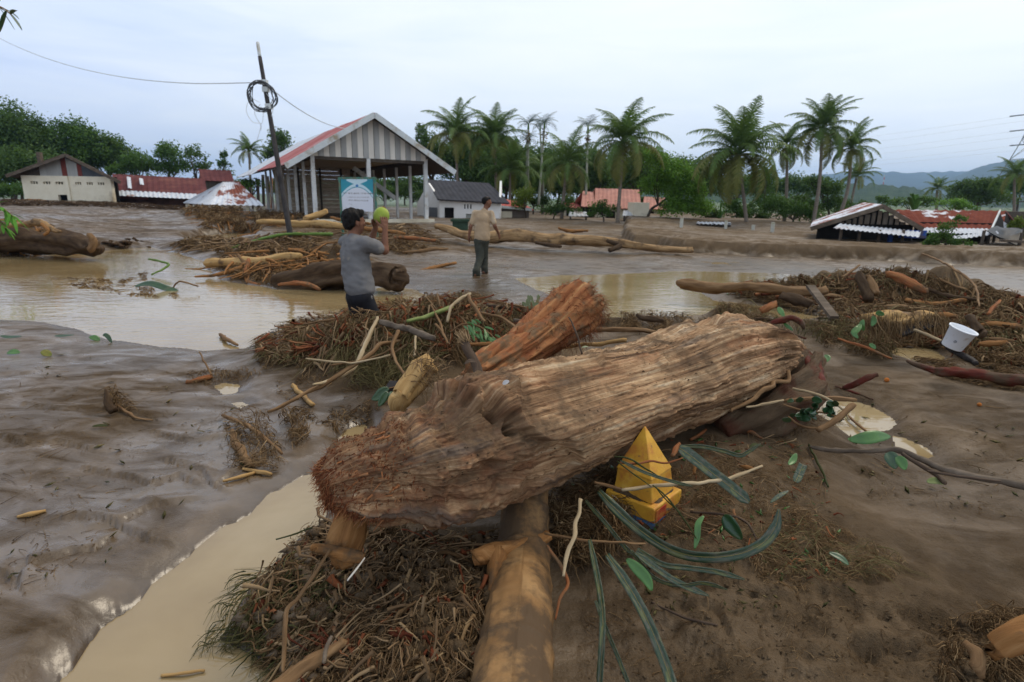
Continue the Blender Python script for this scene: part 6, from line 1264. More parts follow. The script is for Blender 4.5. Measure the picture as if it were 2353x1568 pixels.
for q, (py, py2) in enumerate(((262, 352), (275, 366), (297, 374), (311, 384), (331, 392), (342, 400))):
    a, b = aty(2372, py, Yp), aty(1500, py2+8, Yp+190); mids = [a+(b-a)*t-np.array([0, 0, 1.6*4*t*(1-t)]) for t in np.linspace(0, 1, 9)]
    V, Fl, uv = tube(spline(np.array(mids), 40), .011, 4); tag(solo('power_line', '%s thin power line running left from the pylon' % ('topmost', 'second', 'third', 'fourth', 'fifth', 'lowest')[q], 'cable', V, Fl, m_cabp), group='power lines from the pylon')
    if q % 2 == 0: MB().tube(np.linspace(a, a+(b-a)*.02, 4), .09, 6).obj('insulator', m_steel, py_)
Ym = 640; mb = MB(); x = aty(2027, 440, Ym)[0]; z0, z1 = aty(2027, 436, Ym)[2], aty(2027, 402, Ym)[2]
mt = thing('radio_mast', 'red and white radio mast far away on the hill', 'mast', (x, Ym, z0))
for q in range(6):
    zz0, zz1 = z0+(z1-z0)*q/6, z0+(z1-z0)*(q+1)/6; mb = MB()
    for dx, dy in ((-.5, 0), (.5, 0), (0, .8)): mb.bar((x+dx*(1-q/8), Ym+dy, zz0), (x+dx*(1-(q+1)/8), Ym+dy, zz1), .22, .22)
    mb.bar((x-.5, Ym, zz0), (x+.5, Ym, zz1), .15, .15); mb.obj('segment', m_trim if q % 2 else simple('mast_red', (.5, .07, .05), (.55, .09, .06)), mt)
b = on(2164, 480); b = aty(2157, 478, 60)
lp_ = thing('lamp_post', 'thin street lamp before the dark trees on the right', 'lamp', (aty(2257, 470, 60)[0], 60, .5))
MB().bar((aty(2257, 470, 60)[0], 60, 0), aty(2257, 440, 60), .1, .1).obj('post', m_steel, lp_); MB().box(aty(2256, 438, 60), (.5, .3, .45)).obj('lamp_head', m_trim, lp_)
# ---------------------------------------------------------------- palms and trees
def leafmat(name, *cols, tr=.38):
    m, n = material(name); f = n.mapr(n.noise(n('ShaderNodeTexCoord', 3), 1.1, 4, .6), .3, .7); a = n('ShaderNodeAttribute', 2, attribute_name='v')
    c = n.ramp(n.math('ADD', n.math('MULTIPLY', f, .5), n.math('MULTIPLY', a, .5)), [(q/(len(cols)-1), cols[q]) for q in range(len(cols))])
    b = n('ShaderNodeBsdfPrincipled', 0, {'Base Color': c, 'Roughness': .55, 'Specular IOR Level': .15}); t = n('ShaderNodeBsdfTranslucent', 0, {'Color': n.mixc(.5, c, (.10, .17, .02))})
    n('ShaderNodeOutputMaterial', 0, {'Surface': n('ShaderNodeMixShader', 0, {0: tr, 1: b, 2: t})}); return m
m_frond = [leafmat('palm_frond', (.05, .095, .022), (.10, .165, .04), (.16, .235, .07), tr=.3), leafmat('palm_frond_old', (.11, .13, .03), (.17, .18, .05), (.24, .22, .07), tr=.3)]
m_ptrunk = simple('palm_trunk', (.15, .125, .10), (.24, .205, .165), scale=5, stretch=(1, 1, 5), rough=.85)
def frond_mesh(name, L, droop, width, pairs, mat, seed, hang=.5, flip=0.0):
    """a feather leaf along +x that arches over and hangs, leaflets on both sides"""
    rg = np.random.default_rng(seed); t = np.linspace(0, 1, 26)
    el = math.radians(62)-droop*t**1.1                          # heading of the midrib above the horizon
    dx = np.cos(el)*L/25; dz = np.sin(el)*L/25
    mid = np.stack([np.concatenate([[0], np.cumsum(dx[:-1])]), .06*L*np.sin(t*2+seed)*t*.4, np.concatenate([[0], np.cumsum(dz[:-1])])], -1)
    V, Fl, _ = tube(mid, np.linspace(.035, .008, 26)*L/3, 5); V = list(V); vv = [.4]*len(V)
    for q in range(pairs):
        s_ = .12+.88*(q+.5)/pairs; k = s_*25; i0 = min(24, int(k)); f = k-i0; p = mid[i0]*(1-f)+mid[i0+1]*f; tg = unit(mid[i0+1]-mid[i0])
        ln = width*L*(math.sin(math.pi*min(1, .12+s_*.88)**.8)*.85+.18)*rg.uniform(.8, 1.1); w_ = .017*L*(1.1-.4*s_)
        up_ = unit(np.cross(tg, [0, 1, 0])); up_ = up_ if up_[2] > 0 or abs(up_[0]) > .9 else -up_
        for sd in (-1, 1):
            d0 = unit(np.array([0, sd, 0])*.8+tg*.62+rg.normal(size=3)*.08); d1 = unit(d0+np.array([0, 0, -hang*rg.uniform(.7, 1.6)]))
            a = p; b = p+d0*ln*.45; c = b+d1*ln*.6; n0 = len(V); wv = tg*w_
            V += [a-wv*.5, a+wv*.5, b+wv*.55, b-wv*.45, c]; Fl += [(n0, n0+1, n0+2, n0+3), (n0+3, n0+2, n0+4)]; vv += [rg.random()]*5
    me = mesh(name, np.array(V), Fl, True, v=vv); me.materials.append(mat); return me
FM = {}
for kd, mt in ((0, m_frond[0]), (1, m_frond[1])):
    for q, dr in enumerate((1.25, 1.6, 2.0, 2.35)):
        FM[kd, q] = frond_mesh('frond', 1.0, dr, .24, 58, mt, 10*kd+q, .6+.25*q)
CR_N = simple('coconuts', (.10, .12, .03), (.2, .17, .05), scale=8, bump=.1)
def coconut(label, cx, cyp, bx, byp, Y, fl, seed, n_=24, old=6, low=.75, nuts=5, lean=0.0, name='coconut_palm', group='coconut palms beyond the mud', scl=1.0):
    """crown heart at pixel (cx, cyp), foot at (bx, byp), frond length fl in pixels"""
    rg = np.random.default_rng(seed); c = aty(cx, cyp, Y); b = aty(bx, byp, Y); b[2] = min(b[2], float(gz(b[0], b[1])))-.3; L = fl*1.08*Y/F
    root = thing(name, label, 'palm', b, group)
    mid = (b+c)/2+np.array([lean, 0, 0]); P = spline(np.array([b, mid, c]), 30); r0 = max(.09, .012*Y*.16)
    V, Fl, uv = tube(P, np.linspace(r0*1.35, r0*.8, 30)*scl, 10, lambda u, th: .008*np.sin(u*22)); obj('trunk', V, Fl, m_ptrunk, root, uv=uv)
    for q in range(n_):
        isold = q >= n_-old; az = q*2.399+rg.uniform(-.25, .25); lv = q/(n_-1)
        tilt = math.radians(28)-lv*math.radians(112)*low+rg.normal()*.10
        me = FM[1 if isold else 0, int(np.clip(lv*3.2+rg.normal()*.4, 0, 3))]
        o = bpy.data.objects.new('frond', me); COL.objects.link(o); o.parent = root
        o.location = tuple(c-b+np.array([0, 0, .05*L])); s_ = L*rg.uniform(.88, 1.12)
        o.scale = (s_, s_, s_); o.rotation_euler = (rg.normal()*.12, -tilt, az)
    if nuts:
        mb = MB()
        for q in range(nuts*2):
            p = c+np.array([rg.normal()*.16, rg.normal()*.16-.1, -.12-.2*rg.random()])*L/2.5; V, Fl, uv = tube(p+np.array([[0, 0, -.1], [0, 0, -.07], [0, 0, 0], [0, 0, .07], [0, 0, .1]]), [.02, .075, .1, .075, .02], 7); mb.add(V, Fl)
        mb.obj('coconut_bunch', CR_N, root, True)
    return root
coconut('tall coconut palm right behind the pavilion roof', 1047, 318, 1054, 418, 43, 82, 1, 24, 8)
coconut('dense coconut palm second from the pavilion, behind the white house', 1137, 325, 1143, 440, 44, 84, 2, 26, 4)
coconut('low dark coconut palm right of the white house roof', 1172, 398, 1172, 470, 42, 78, 3, 22, 3, nuts=0)
coconut('short coconut palm with long hanging fronds in the middle', 1302, 382, 1290, 497, 36, 84, 4, 24, 6, .95)
coconut('tallest middle coconut palm with drooping yellow fronds', 1432, 335, 1419, 508, 34, 104, 5, 30, 9, .98)
coconut('broad lush coconut palm drooping almost to the ground', 1698, 362, 1721, 533, 33, 118, 6, 36, 12, 1.02)
coconut('thin coconut palm right beside the broad lush palm', 1808, 340, 1801, 522, 37, 62, 7, 22, 5, .98, lean=.1)
coconut('tallest right coconut palm with a bare leaning trunk', 1889, 302, 1868, 516, 35, 86, 8, 30, 5, .95, lean=.15)
coconut('coconut palm leaning right beside the tallest right palm', 1957, 345, 1922, 513, 36, 66, 9, 24, 5, .98, lean=.25)
coconut('small pale coconut palm behind the two leaning palms', 1968, 410, 1951, 480, 46, 50, 10, 18, 4, nuts=0)
coconut('small far coconut palm above the banana leaves', 2153, 437, 2155, 482, 62, 36, 11, 16, 2, nuts=0)
coconut('dark coconut palm in front of the pylon at the right edge', 2331, 408, 2335, 500, 45, 52, 12, 18, 3, nuts=0)
coconut('small coconut palm left of the pavilion roof', 572, 352, 575, 440, 50, 44, 13, 18, 3, nuts=0)
coconut('half hidden coconut palm behind the thin areca trunks', 1245, 405, 1248, 480, 46, 60, 14, 20, 2, nuts=0)
# thin areca palms
AM = [frond_mesh('frond', 1.0, d_, .42, 22, simple('areca_frond', (.02, .05, .018), (.045, .085, .03), scale=3, attr=.5, rough=.5, bump=0), 70+q, .3) for q, d_ in enumerate((1.0, 1.45, 1.9))]
m_atr = simple('areca_trunk', (.24, .26, .20), (.34, .35, .28), scale=5, stretch=(1, 1, 4), rough=.8)
def areca(label, cx, cyp, bx, byp, Y, fl, seed, fruit=True):
    rg = np.random.default_rng(seed); c = aty(cx, cyp, Y); b = aty(bx, byp, Y); L = fl*Y/F; root = thing('areca_palm', label, 'palm', b, 'thin areca palms')
    V, Fl, uv = tube(spline(np.array([b-[0, 0, .5], (b+c)/2, c]), 20), np.linspace(.085, .06, 20), 8); obj('trunk', V, Fl, m_atr, root)
    V, Fl, uv = tube(np.linspace(c-[0, 0, .05*L], c+[0, 0, .3*L], 8), np.linspace(.08, .05, 8), 8); obj('crown_shaft', V, Fl, simple('crown_shaft', (.08, .14, .04), (.12, .2, .06)), root)
    for q in range(10):
        o = bpy.data.objects.new('frond', AM[min(2, q//4)]); COL.objects.link(o); o.parent = root; o.location = tuple(c-b+np.array([0, 0, .25*L])); s_ = 1.15*L*rg.uniform(.85, 1.1)
        o.scale = (s_, s_, s_); o.rotation_euler = (rg.normal()*.1, -math.radians(8)+q*.09, q*2.4+rg.uniform(-.3, .3))
    if fruit:
        n_ = 60; P = np.array([c])+rg.normal(size=(n_, 3))*np.array([.10, .10, .28])*L/1.0-np.array([0, 0, .55*L])
        crumbs(P, None, rg.uniform(.05, .09, n_), 'fruit_bunch', simple('areca_fruit', (.06, .06, .02), (.16, .08, .03), scale=3), root)['kind'] = 'thing'
areca('left areca palm with two leaf heads stacked in line', 1214, 296, 1213, 445, 42, 32, 21, True)
areca('short areca palm just behind the left areca', 1211, 330, 1209, 450, 45, 28, 22, False)
areca('middle areca palm with a brown fruit bunch', 1251, 294, 1238, 455, 42, 32, 23)
areca('slim areca palm touching the middle areca', 1241, 300, 1250, 450, 46, 24, 25, False)
areca('right areca palm standing alone with a fruit bunch', 1351, 300, 1347, 445, 42, 32, 24)
# broadleaf trees
LMAT = {'dark': leafmat('dark_foliage', (.028, .062, .014), (.062, .118, .028), (.11, .175, .045)), 'mid': leafmat('mid_foliage', (.030, .075, .013), (.068, .140, .027), (.112, .20, .042)),
        'bright': leafmat('bright_foliage', (.085, .19, .02), (.145, .29, .036), (.20, .37, .06)), 'yellow': leafmat('yellow_foliage', (.07, .11, .012), (.12, .17, .022), (.17, .22, .03))}
m_bark = simple('tree_bark', (.045, .036, .028), (.10, .08, .06), scale=5, stretch=(1, 1, .3), rough=.9)
def tree(label, lobes, bx, byp, Y, kind, leaf=.22, dens=1.0, seed=0, name='tree', cat='tree', group=None, trunk=True):
    """crown lobes given as pixels (px, py, rx, ry)"""
    rg = np.random.default_rng(seed); k = Y/F; b = aty(bx, byp, Y); b[2] = min(b[2], float(gz(b[0], b[1]))) if Y < 120 else b[2]
    root = thing(name, label, cat, b-np.array([0, 0, .2]), group); cen = []
    for px, py, rx, ry in lobes:
        c = aty(px, py-.12*ry, Y); R = np.array([rx*1.14*k, min(rx, ry)*k, ry*1.2*k])
        m = int(max(5, 5+rx*ry*.012)); 
        for q in range(m):
            d_ = unit(rg.normal(size=3)); d_[2] = abs(d_[2])*.9-.25; rr = rg.uniform(.45, .95); cen.append((c+R*d_*rr, R*rg.uniform(.28, .48)))
        cen.append((c, R*.6))
    P, D = [], []
    for c, R in cen:
        n_ = int(dens*min(1400, 26+ R[0]*R[2]/(leaf*leaf)*9)); d_ = unit(rg.normal(size=(n_, 3))); r_ = rg.random(n_)**.40*(1+.22*rg.normal(size=n_)); P.append(c+d_*R*r_[:, None]); D.append(d_)
    P = np.vstack(P); D = np.vstack(D); n_ = len(P)
    nr = unit(D*.5+rg.normal(size=(n_, 3))*.55+np.array([0, 0, .45])); t1 = unit(np.cross(nr, rg.normal(size=(n_, 3)))); t2 = np.cross(nr, t1); s_ = leaf*rg.uniform(.55, 1.2, n_)[:, None]
    V = np.stack([P-t1*s_*.5, P+t2*s_*.26+nr*s_*.05, P+t1*s_*.5-nr*s_*.1, P-t2*s_*.26+nr*s_*.05], 1).reshape(-1, 3)
    obj('crown', V, np.arange(4*n_).reshape(-1, 4), LMAT[kind], root, v=np.repeat(rg.random(n_), 4), smooth=False)
    if trunk:
        top = np.mean([c for c, _ in cen], 0); mb = MB(); fork = b+(top-b)*.45
        h_ = max(.5, top[2]-b[2]); mb.tube(spline(np.array([b-[0, 0, .4], (b+fork)/2+rg.normal(size=3)*.03*h_, fork]), 10), np.linspace(.035*h_+.03, .022*h_+.02, 10), 8)
        for q in rg.choice(len(cen), min(7, len(cen)), replace=False):
            e = cen[q][0]; mb.tube(spline(np.array([fork, (fork+e)/2+rg.normal(size=3)*.06*h_, e]), 8), np.linspace(.018*h_+.012, .005*h_+.004, 8), 6)
        mb.obj('trunk', m_bark, root, True)
    return root
GL = 'tall dark trees behind the left houses'
tree('largest dark green tree at the far left edge', [(35, 312, 56, 62), (75, 345, 52, 52), (-20, 355, 56, 66)], 30, 455, 56, 'dark', .30, 1, 1, group=GL)
tree('dark green tree behind the brown gable of the block house', [(165, 316, 46, 44), (130, 350, 48, 48), (190, 355, 48, 44)], 160, 455, 58, 'mid', .30, 1, 2, group=GL)
tree('rounded dark tree sloping down behind the maroon roof', [(240, 340, 46, 40), (282, 368, 42, 34), (225, 378, 48, 36)], 255, 455, 60, 'dark', .30, 1, 3, group=GL)
tree('low dense thicket tree behind the block house on the left', [(60, 395, 60, 48), (10, 410, 45, 50), (120, 390, 45, 35)], 50, 460, 50, 'dark', .28, 1, 4, group=GL)
tree('bushy green tree above the left part of the maroon roof', [(318, 380, 38, 32), (285, 395, 35, 25)], 318, 450, 54, 'mid', .26, 1, 5)
tree('rounded green tree above the middle of the maroon roof', [(382, 362, 34, 32), (360, 390, 35, 25), (410, 390, 32, 25)], 385, 450, 54, 'mid', .26, 1, 6)
tree('sparse dark tree between the maroon roof and the upper house', [(450, 358, 24, 24), (462, 388, 28, 22)], 455, 450, 54, 'dark', .26, .8, 7)
tree('pointed narrow tree behind the upper maroon house', [(516, 362, 9, 16), (514, 382, 16, 16), (512, 402, 22, 16)], 515, 450, 56, 'mid', .24, .9, 8)
tree('dark tree rising behind the left side of the pavilion roof', [(645, 335, 36, 30), (620, 362, 30, 24), (672, 360, 28, 24)], 645, 450, 52, 'dark', .26, 1, 9)
tree('bright low shrub between the hipped roof and the pavilion', [(578, 425, 26, 18)], 578, 455, 40, 'bright', .2, 1, 10, 'shrub', 'shrub')
GM = 'dark trees behind the palms in the middle'
tree('tall dense dark tree filling the gap behind the two tall palms', [(1095, 345, 55, 50), (1060, 385, 60, 50), (1120, 395, 60, 50)], 1090, 455, 60, 'dark', .3, 1, 41, group=GM)
tree('tall dense dark tree filling the gap left of the areca trunks', [(1175, 372, 50, 46), (1205, 410, 50, 45)], 1180, 455, 61, 'dark', .3, 1, 42, group=GM)
tree('dense dark tree between the areca trunks and the short palm', [(1275, 392, 46, 42), (1300, 425, 50, 40)], 1280, 460, 60, 'mid', .3, 1, 43, group=GM)
tree('dense dark tree behind the lone right areca palm', [(1385, 385, 44, 40), (1345, 415, 50, 42)], 1370, 465, 60, 'dark', .3, 1, 44, group=GM)
tree('dark tree touching the right slope of the pavilion roof', [(968, 315, 14, 30), (985, 345, 30, 42), (1010, 375, 45, 45)], 990, 455, 56, 'dark', .28, 1, 11, group=GM)
tree('dark tree behind the tall coconut palm and the white house', [(1070, 375, 50, 42), (1085, 400, 55, 40)], 1075, 455, 56, 'dark', .28, 1, 12, group=GM)
tree('dark tree behind the dense second coconut palm', [(1160, 350, 34, 36), (1185, 395, 42, 45), (1140, 415, 40, 35)], 1165, 455, 56, 'mid', .28, 1, 13, group=GM)
tree('dark tree behind the areca trunks', [(1235, 375, 40, 38), (1265, 420, 48, 45), (1215, 430, 42, 42)], 1245, 465, 55, 'dark', .28, 1, 14, group=GM)
tree('dark tree between the short palm and the tallest middle palm', [(1345, 380, 42, 40), (1375, 420, 46, 42), (1325, 430, 46, 40)], 1350, 470, 55, 'dark', .28, 1, 15, group=GM)
tree('dark tree behind the tallest middle palm on its right', [(1480, 375, 40, 42), (1450, 420, 45, 40)], 1470, 470, 52, 'dark', .28, 1, 16, group=GM)
tree('large bright green tree bending right between the big palms', [(1505, 372, 34, 36), (1545, 405, 46, 40), (1580, 445, 46, 42), (1605, 480, 34, 32), (1555, 480, 42, 34), (1510, 430, 36, 36)], 1480, 508, 36, 'bright', .17, 1, 17)
tree('dark tree behind the right side of the bright green tree', [(1615, 400, 34, 30), (1635, 430, 36, 36), (1600, 420, 40, 30)], 1620, 480, 52, 'dark', .26, 1, 18)
tree('yellow green bush beside the red roofed annex', [(1208, 452, 27, 25), (1190, 470, 22, 18)], 1208, 498, 36, 'yellow', .15, 1, 19, 'bush', 'bush')
tree('round green bush under the tallest middle palm', [(1388, 482, 32, 22), (1378, 492, 26, 14)], 1388, 506, 34, 'mid', .14, 1, 20, 'bush', 'bush')
tree('low dark bush in front of the low red roofed house', [(1270, 487, 38, 16), (1305, 480, 26, 18)], 1270, 503, 35, 'dark', .15, 1, 21, 'bush', 'bush')
tree('airy tree behind the broad lush palm on its right', [(1750, 420, 34, 44), (1765, 470, 38, 34)], 1755, 520, 44, 'mid', .2, .8, 22)
tree('low green thicket between the thin palm and the tallest right palm', [(1790, 480, 36, 32), (1835, 490, 40, 26), (1870, 500, 34, 22)], 1820, 525, 36, 'mid', .16, 1, 23, 'bush', 'bush')
tree('dense dark round tree behind the leaning palm trunks', [(1905, 445, 34, 34), (1880, 425, 26, 24), (1920, 475, 32, 24)], 1905, 505, 42, 'dark', .2, 1, 24)
tree('small green trees above the slatted gable roof', [(1985, 480, 30, 18), (2025, 462, 16, 12)], 2000, 500, 46, 'mid', .2, 1, 25, 'bush', 'bush')
tree('wide green bush row left of the banana leaves', [(2060, 470, 26, 16), (2125, 468, 30, 18)], 2090, 490, 50, 'mid', .2, 1, 26, 'bush', 'bush')
tree('broad dark tree before the mountain on the right', [(2235, 435, 48, 24), (2265, 428, 36, 22), (2210, 455, 44, 26), (2285, 460, 40, 30)], 2245, 485, 55, 'dark', .26, 1, 27)
tree('bright green bush under the broad dark tree', [(2185, 468, 32, 16), (2215, 478, 30, 12)], 2190, 488, 44, 'bright', .18, 1, 28, 'bush', 'bush')
tree('yellow green bush at the right edge by the maroon roof', [(2338, 522, 26, 20), (2352, 540, 22, 18)], 2338, 560, 24, 'yellow', .12, 1, 29, 'bush', 'bush')
tree('leafy torn branch leaning against the rusted roof', [(2205, 505, 16, 12), (2180, 525, 24, 18), (2165, 548, 32, 18), (2195, 560, 40, 14), (2140, 560, 22, 12)], 2170, 575, 18.5, 'mid', .085, .8, 30, 'shrub', 'shrub')
tree('low green scrub at the foot of the far left trees', [(60, 440, 60, 20), (-20, 445, 40, 22)], 30, 462, 46, 'mid', .2, 1, 31, 'bush', 'bush')
for q, (px, py, rx, lab) in enumerate(((1625, 492, 30, 'green bush left of the broad lush palm trunk'), (1690, 488, 34, 'green bush behind the broad lush palm trunk'), (1735, 497, 30, 'green bush right of the broad lush palm trunk'), (1848, 478, 34, 'green bush behind the foot of the tallest right palm'), (1945, 486, 30, 'green bush at the foot of the small pale palm'), (1310, 478, 30, 'dim bush behind the short palm trunk'), (1225, 462, 34, 'dim bush at the areca trunk feet'), (1460, 470, 36, 'dim bush right of the tallest middle palm trunk'), (812, 448, 30, 'dark bush seen through the pavilion beside the signboard'), (880, 446, 36, 'dark bush seen through the pavilion between its right columns'), (945, 450, 34, 'dark bush behind the right corner column of the pavilion'), (660, 440, 40, 'dark bush behind the far left corner of the pavilion'))):
    tree(lab, [(px, py, rx, 20), (px+rx*.6, py+6, rx*.7, 14), (px-rx*.3, py-14, rx*.7, 16)], px, py+24, 40+q if q < 8 else 50, 'mid' if q % 2 else 'dark', .17, 1, 90+q, 'bush', 'bush')
for q, (px, lab) in enumerate(((-60, 'far tree beyond the far left edge of the village'), (340, 'far tree low over the maroon roof'), (490, 'far tree low behind the upper maroon house'), (700, 'far tree seen through the left bays of the pavilion'), (840, 'far tree seen through the middle of the pavilion'), (930, 'far tree seen through the right bays of the pavilion'),
                              (1130, 'far tree tall behind the white house'), (1320, 'far tree tall behind the short palm'), (1460, 'far tree tall behind the tallest middle palm'), (1560, 'far tree low behind the bright green tree'), (1690, 'far tree low behind the broad lush palm'), (1830, 'far tree low behind the tallest right palm'), (2340, 'far tree low behind the pylon foot'))):
    tree(lab, [(px, 428, 58, 26), (px+45, 438, 50, 22), (px-40, 438, 48, 22)]+([(px, 398, 52, 38), (px+62, 404, 50, 36), (px+20, 420, 60, 30)] if 1000 < px < 1600 else []), px, 462, 75, 'dark' if q % 2 else 'mid', .42, .8, 50+q, 'tree', 'tree', 'far tree belt')
# banana clump
bn = thing('banana_plant', 'banana plant with torn upright leaves right of the slatted gable', 'plant', aty(2100, 492, 40))
m_ban = simple('banana_leaf', (.05, .11, .02), (.08, .16, .035), scale=4, rough=.45, bump=0)
def blade(P, w0, fold=.25, k=3, prof=None, upv=(0, 0, 1)):
    """leaf blade along rows P, folded at the midrib; returns verts, faces, uv"""
    m = len(P); T = unit(np.gradient(P, axis=0)); sd = np.cross(T, np.asarray(upv, float)); bad = np.linalg.norm(sd, axis=1) < 1e-3; sd[bad] = [1, 0, 0]; sd = unit(sd); nr = np.cross(sd, T)
    t = np.linspace(0, 1, m); wv = w0*(prof(t) if prof else np.sin(math.pi*np.clip(t*.96+.03, 0, 1))**.6)
    V = np.stack([P-sd*wv[:, None]+nr*(fold*wv)[:, None], P-sd*(wv*.5)[:, None]+nr*(fold*.42*wv)[:, None], P, P+sd*(wv*.5)[:, None]+nr*(fold*.42*wv)[:, None], P+sd*wv[:, None]+nr*(fold*wv)[:, None]], 1)
    i, j = np.meshgrid(np.arange(m-1), np.arange(4), indexing='ij'); q = i*5+j
    uv = np.stack([np.repeat(t, 5), np.tile([0, .25, .5, .75, 1], m)], -1)
    return V.reshape(-1, 3), [tuple(x) for x in np.stack([q, q+1, q+6, q+5], -1).reshape(-1, 4).tolist()], uv
def leaf_obj(name, P, w0, mat, parent=None, th=.0012, **k):
    V, Fl, uv = blade(P, w0, **k); o = obj(name, V, Fl, mat, parent, uv=uv); so = o.modifiers.new('thickness', 'SOLIDIFY'); so.thickness = th; return o
for q, (dx, dz) in enumerate(((-14, 26), (-5, 34), (4, 32), (12, 24), (20, 16), (-22, 18))):
    b = aty(2100, 490, 40); e = aty(2100+dx, 490-dz-10, 40+.3*(q % 3-1)); P = spline(np.array([b, (b+e)/2+[0, 0, .15], e, e+np.array([dx*.012, 0, -.1])]), 12); leaf_obj('leaf', P, .17, m_ban, bn, .01)
bn2 = thing('banana_plant', 'single pale banana leaf standing left of the broad lush palm', 'plant', aty(1652, 512, 38))
for q, (dx, dz) in enumerate(((2, 48), (-10, 30), (12, 28))):
    b = aty(1652, 510, 38); e = aty(1654+dx, 510-dz, 38); P = spline(np.array([b, (b+e)/2, e, e+[.1, 0, -.1]]), 12); leaf_obj('leaf', P, .16, m_ban, bn2, .01)
# leaves that hang into the left edge of the picture
def spray(root, P, nl, ln, wd, mat, seed, spread=.9):
    rg = np.random.default_rng(seed); V, Fl, uv = tube(P, np.linspace(.012, .004, len(P)), 6); obj('stem', V, Fl, m_brtwig, root)
    T = unit(np.gradient(P, axis=0))
    for q in range(nl):
        k = int((q+.5)/nl*(len(P)-1)); d_ = unit(T[k]*.6+rg.normal(size=3)*spread+np.array([0, 0, -.2])); l_ = ln*rg.uniform(.7, 1.2)
        Q = P[k]+d_*np.linspace(0, l_, 7)[:, None]; Q[:, 2] -= .25*l_*np.linspace(0, 1, 7)**2; leaf_obj('leaf', Q, wd, mat, root)
lv = thing('hanging_branch', 'leafy twig tip hanging into the top left corner', 'branch', aty(-60, 5, 6.0))
spray(lv, spline(np.stack([aty(-90, -20, 6.2), aty(-40, 5, 6.1), aty(5, 18, 6.0), aty(28, 36, 5.9)]), 20), 12, .17, .022, m_leafd, 3, .45)
lv = thing('bamboo_branch', 'bright green leafy branch reaching in at the left edge above the driftwood', 'branch', on(-60, 560))
spray(lv, spline(np.stack([aty(-80, 470, 11.6), aty(-30, 468, 11.5), aty(10, 482, 11.4), aty(34, 500, 11.3)]), 20), 30, .28, .03, simple('bamboo_leaf', (.06, .17, .02), (.1, .24, .04), scale=6, bump=0), 5, .5)
spray(lv, spline(np.stack([aty(-80, 500, 11.6), aty(-30, 498, 11.5), aty(0, 510, 11.4), aty(12, 525, 11.3)]), 16), 14, .25, .03, simple('bamboo_leaf', (.06, .17, .02)), 6, .5)
# ---------------------------------------------------------------- logs and planks in the middle distance
st('log', 'straight yellow peeled log sticking out over the pool on the left', 'log', [(478, 607, 8), (490, 606, 10), (560, 600, 10), (640, 594, 9.5), (690, 590, 7)], m_yellow, d=(11.6, 11.4, 11.2), seed=201, k=18, knots=.1)
dl = st('log', 'big dark muddy log with a blunt end lying behind the man in grey', 'log', [(636, 650, 12), (660, 645, 22), (740, 642, 27), (820, 636, 28), (880, 630, 29), (908, 628, 27), (913, 627, 14)], m_muddy, d=(10.2, 9.9, 9.5), seed=202, k=28, knots=.35, jag=.2, m=60)
st('root', 'curved reddish root lying against the left end of the big dark muddy log', 'root', [(640, 655, 3), (680, 650, 5), (710, 655, 5), (735, 666, 3.5)], m_redbark, d=(9.6, 9.3), seed=203)
st('branch', 'pinkish bare branch standing upright in front of the straight yellow log', 'branch', [(571, 598, 5), (568, 620, 6), (566, 640, 6), (570, 650, 5), (600, 657, 4)], m_redbark, d=(11.0, 10.6, 10.2), seed=204)
st('branch', 'thin branch leaning across the straight yellow log', 'branch', [(545, 585, 3), (560, 600, 4), (575, 612, 4)], m_brtwig, d=(11.4, 11.2), seed=205)
for q, (rows, dd, mt, lab) in enumerate((
    ([(590, 510, 5), (630, 512, 7), (700, 516, 8), (770, 520, 8), (830, 523, 5)], (19, 18.5), m_yellow, 'long orange log lying behind the foot of the utility pole'),
    ([(700, 503, 5), (725, 494, 7.5), (748, 484, 6)], (20, 20.5), m_yellow, 'short thick yellow log end tilted up beside the white pavilion column'),
    ([(640, 562, 5), (665, 551, 8), (690, 540, 6)], (16.5, 16.8), m_orange, 'orange log half behind the foot of the utility pole'),
    ([(568, 578, 6), (590, 572, 12), (615, 563, 12), (628, 557, 8)], (15.0, 15.4), m_muddy, 'thick brown stump lying left of the utility pole foot'),
    ([(700, 565, 3), (740, 560, 4), (775, 556, 3)], (16, 16.2), m_brtwig, 'thin brown log right of the utility pole foot'),
    ([(830, 525, 4), (880, 530, 5), (930, 538, 3)], (18, 17.5), m_orange, 'orange branch on the mud below the pavilion'),
    ([(905, 545, 3), (960, 547, 4.5), (1000, 552, 3)], (16.5, 16.3), m_redbark, 'reddish plank on the mud left of the man in tan'),
    ([(940, 632, 2.5), (990, 618, 4.5), (1048, 604, 3)], (12.3, 13.2), m_orange, 'single orange stick lying on the wet mud between the two men'),
    ([(925, 580, 3), (985, 574, 4), (1030, 572, 2)], (14, 14.2), m_brtwig, 'pale thin stick on the wet mud behind the single orange stick'),
    ([(1283, 523, 2.5), (1310, 531, 4), (1352, 531, 2.5)], (22, 22), m_orange, 'short forked branch on the upper mud right of the man in tan'),
    ([(760, 500, 3), (800, 508, 4), (850, 515, 3)], (20.5, 20), m_orange, 'thin orange plank under the signboard'))):
    st('log', lab, 'log', rows, mt, d=dd, seed=210+q, k=14)
st('cane', 'long green bamboo cane arching left of the utility pole foot', 'cane', [(520, 572, 2.6), (560, 562, 3), (610, 547, 3.4), (650, 540, 3.4), (700, 537, 3.4), (765, 539, 3.4)], simple('green_cane', (.08, .14, .03), (.13, .2, .05), scale=3, rough=.4, bump=0), d=(15.6, 16, 16.4), seed=206)
ft = thing('slender_log', 'long slender orange tree trunk lying across the mud behind the man in tan', 'log', on(1300, 565))
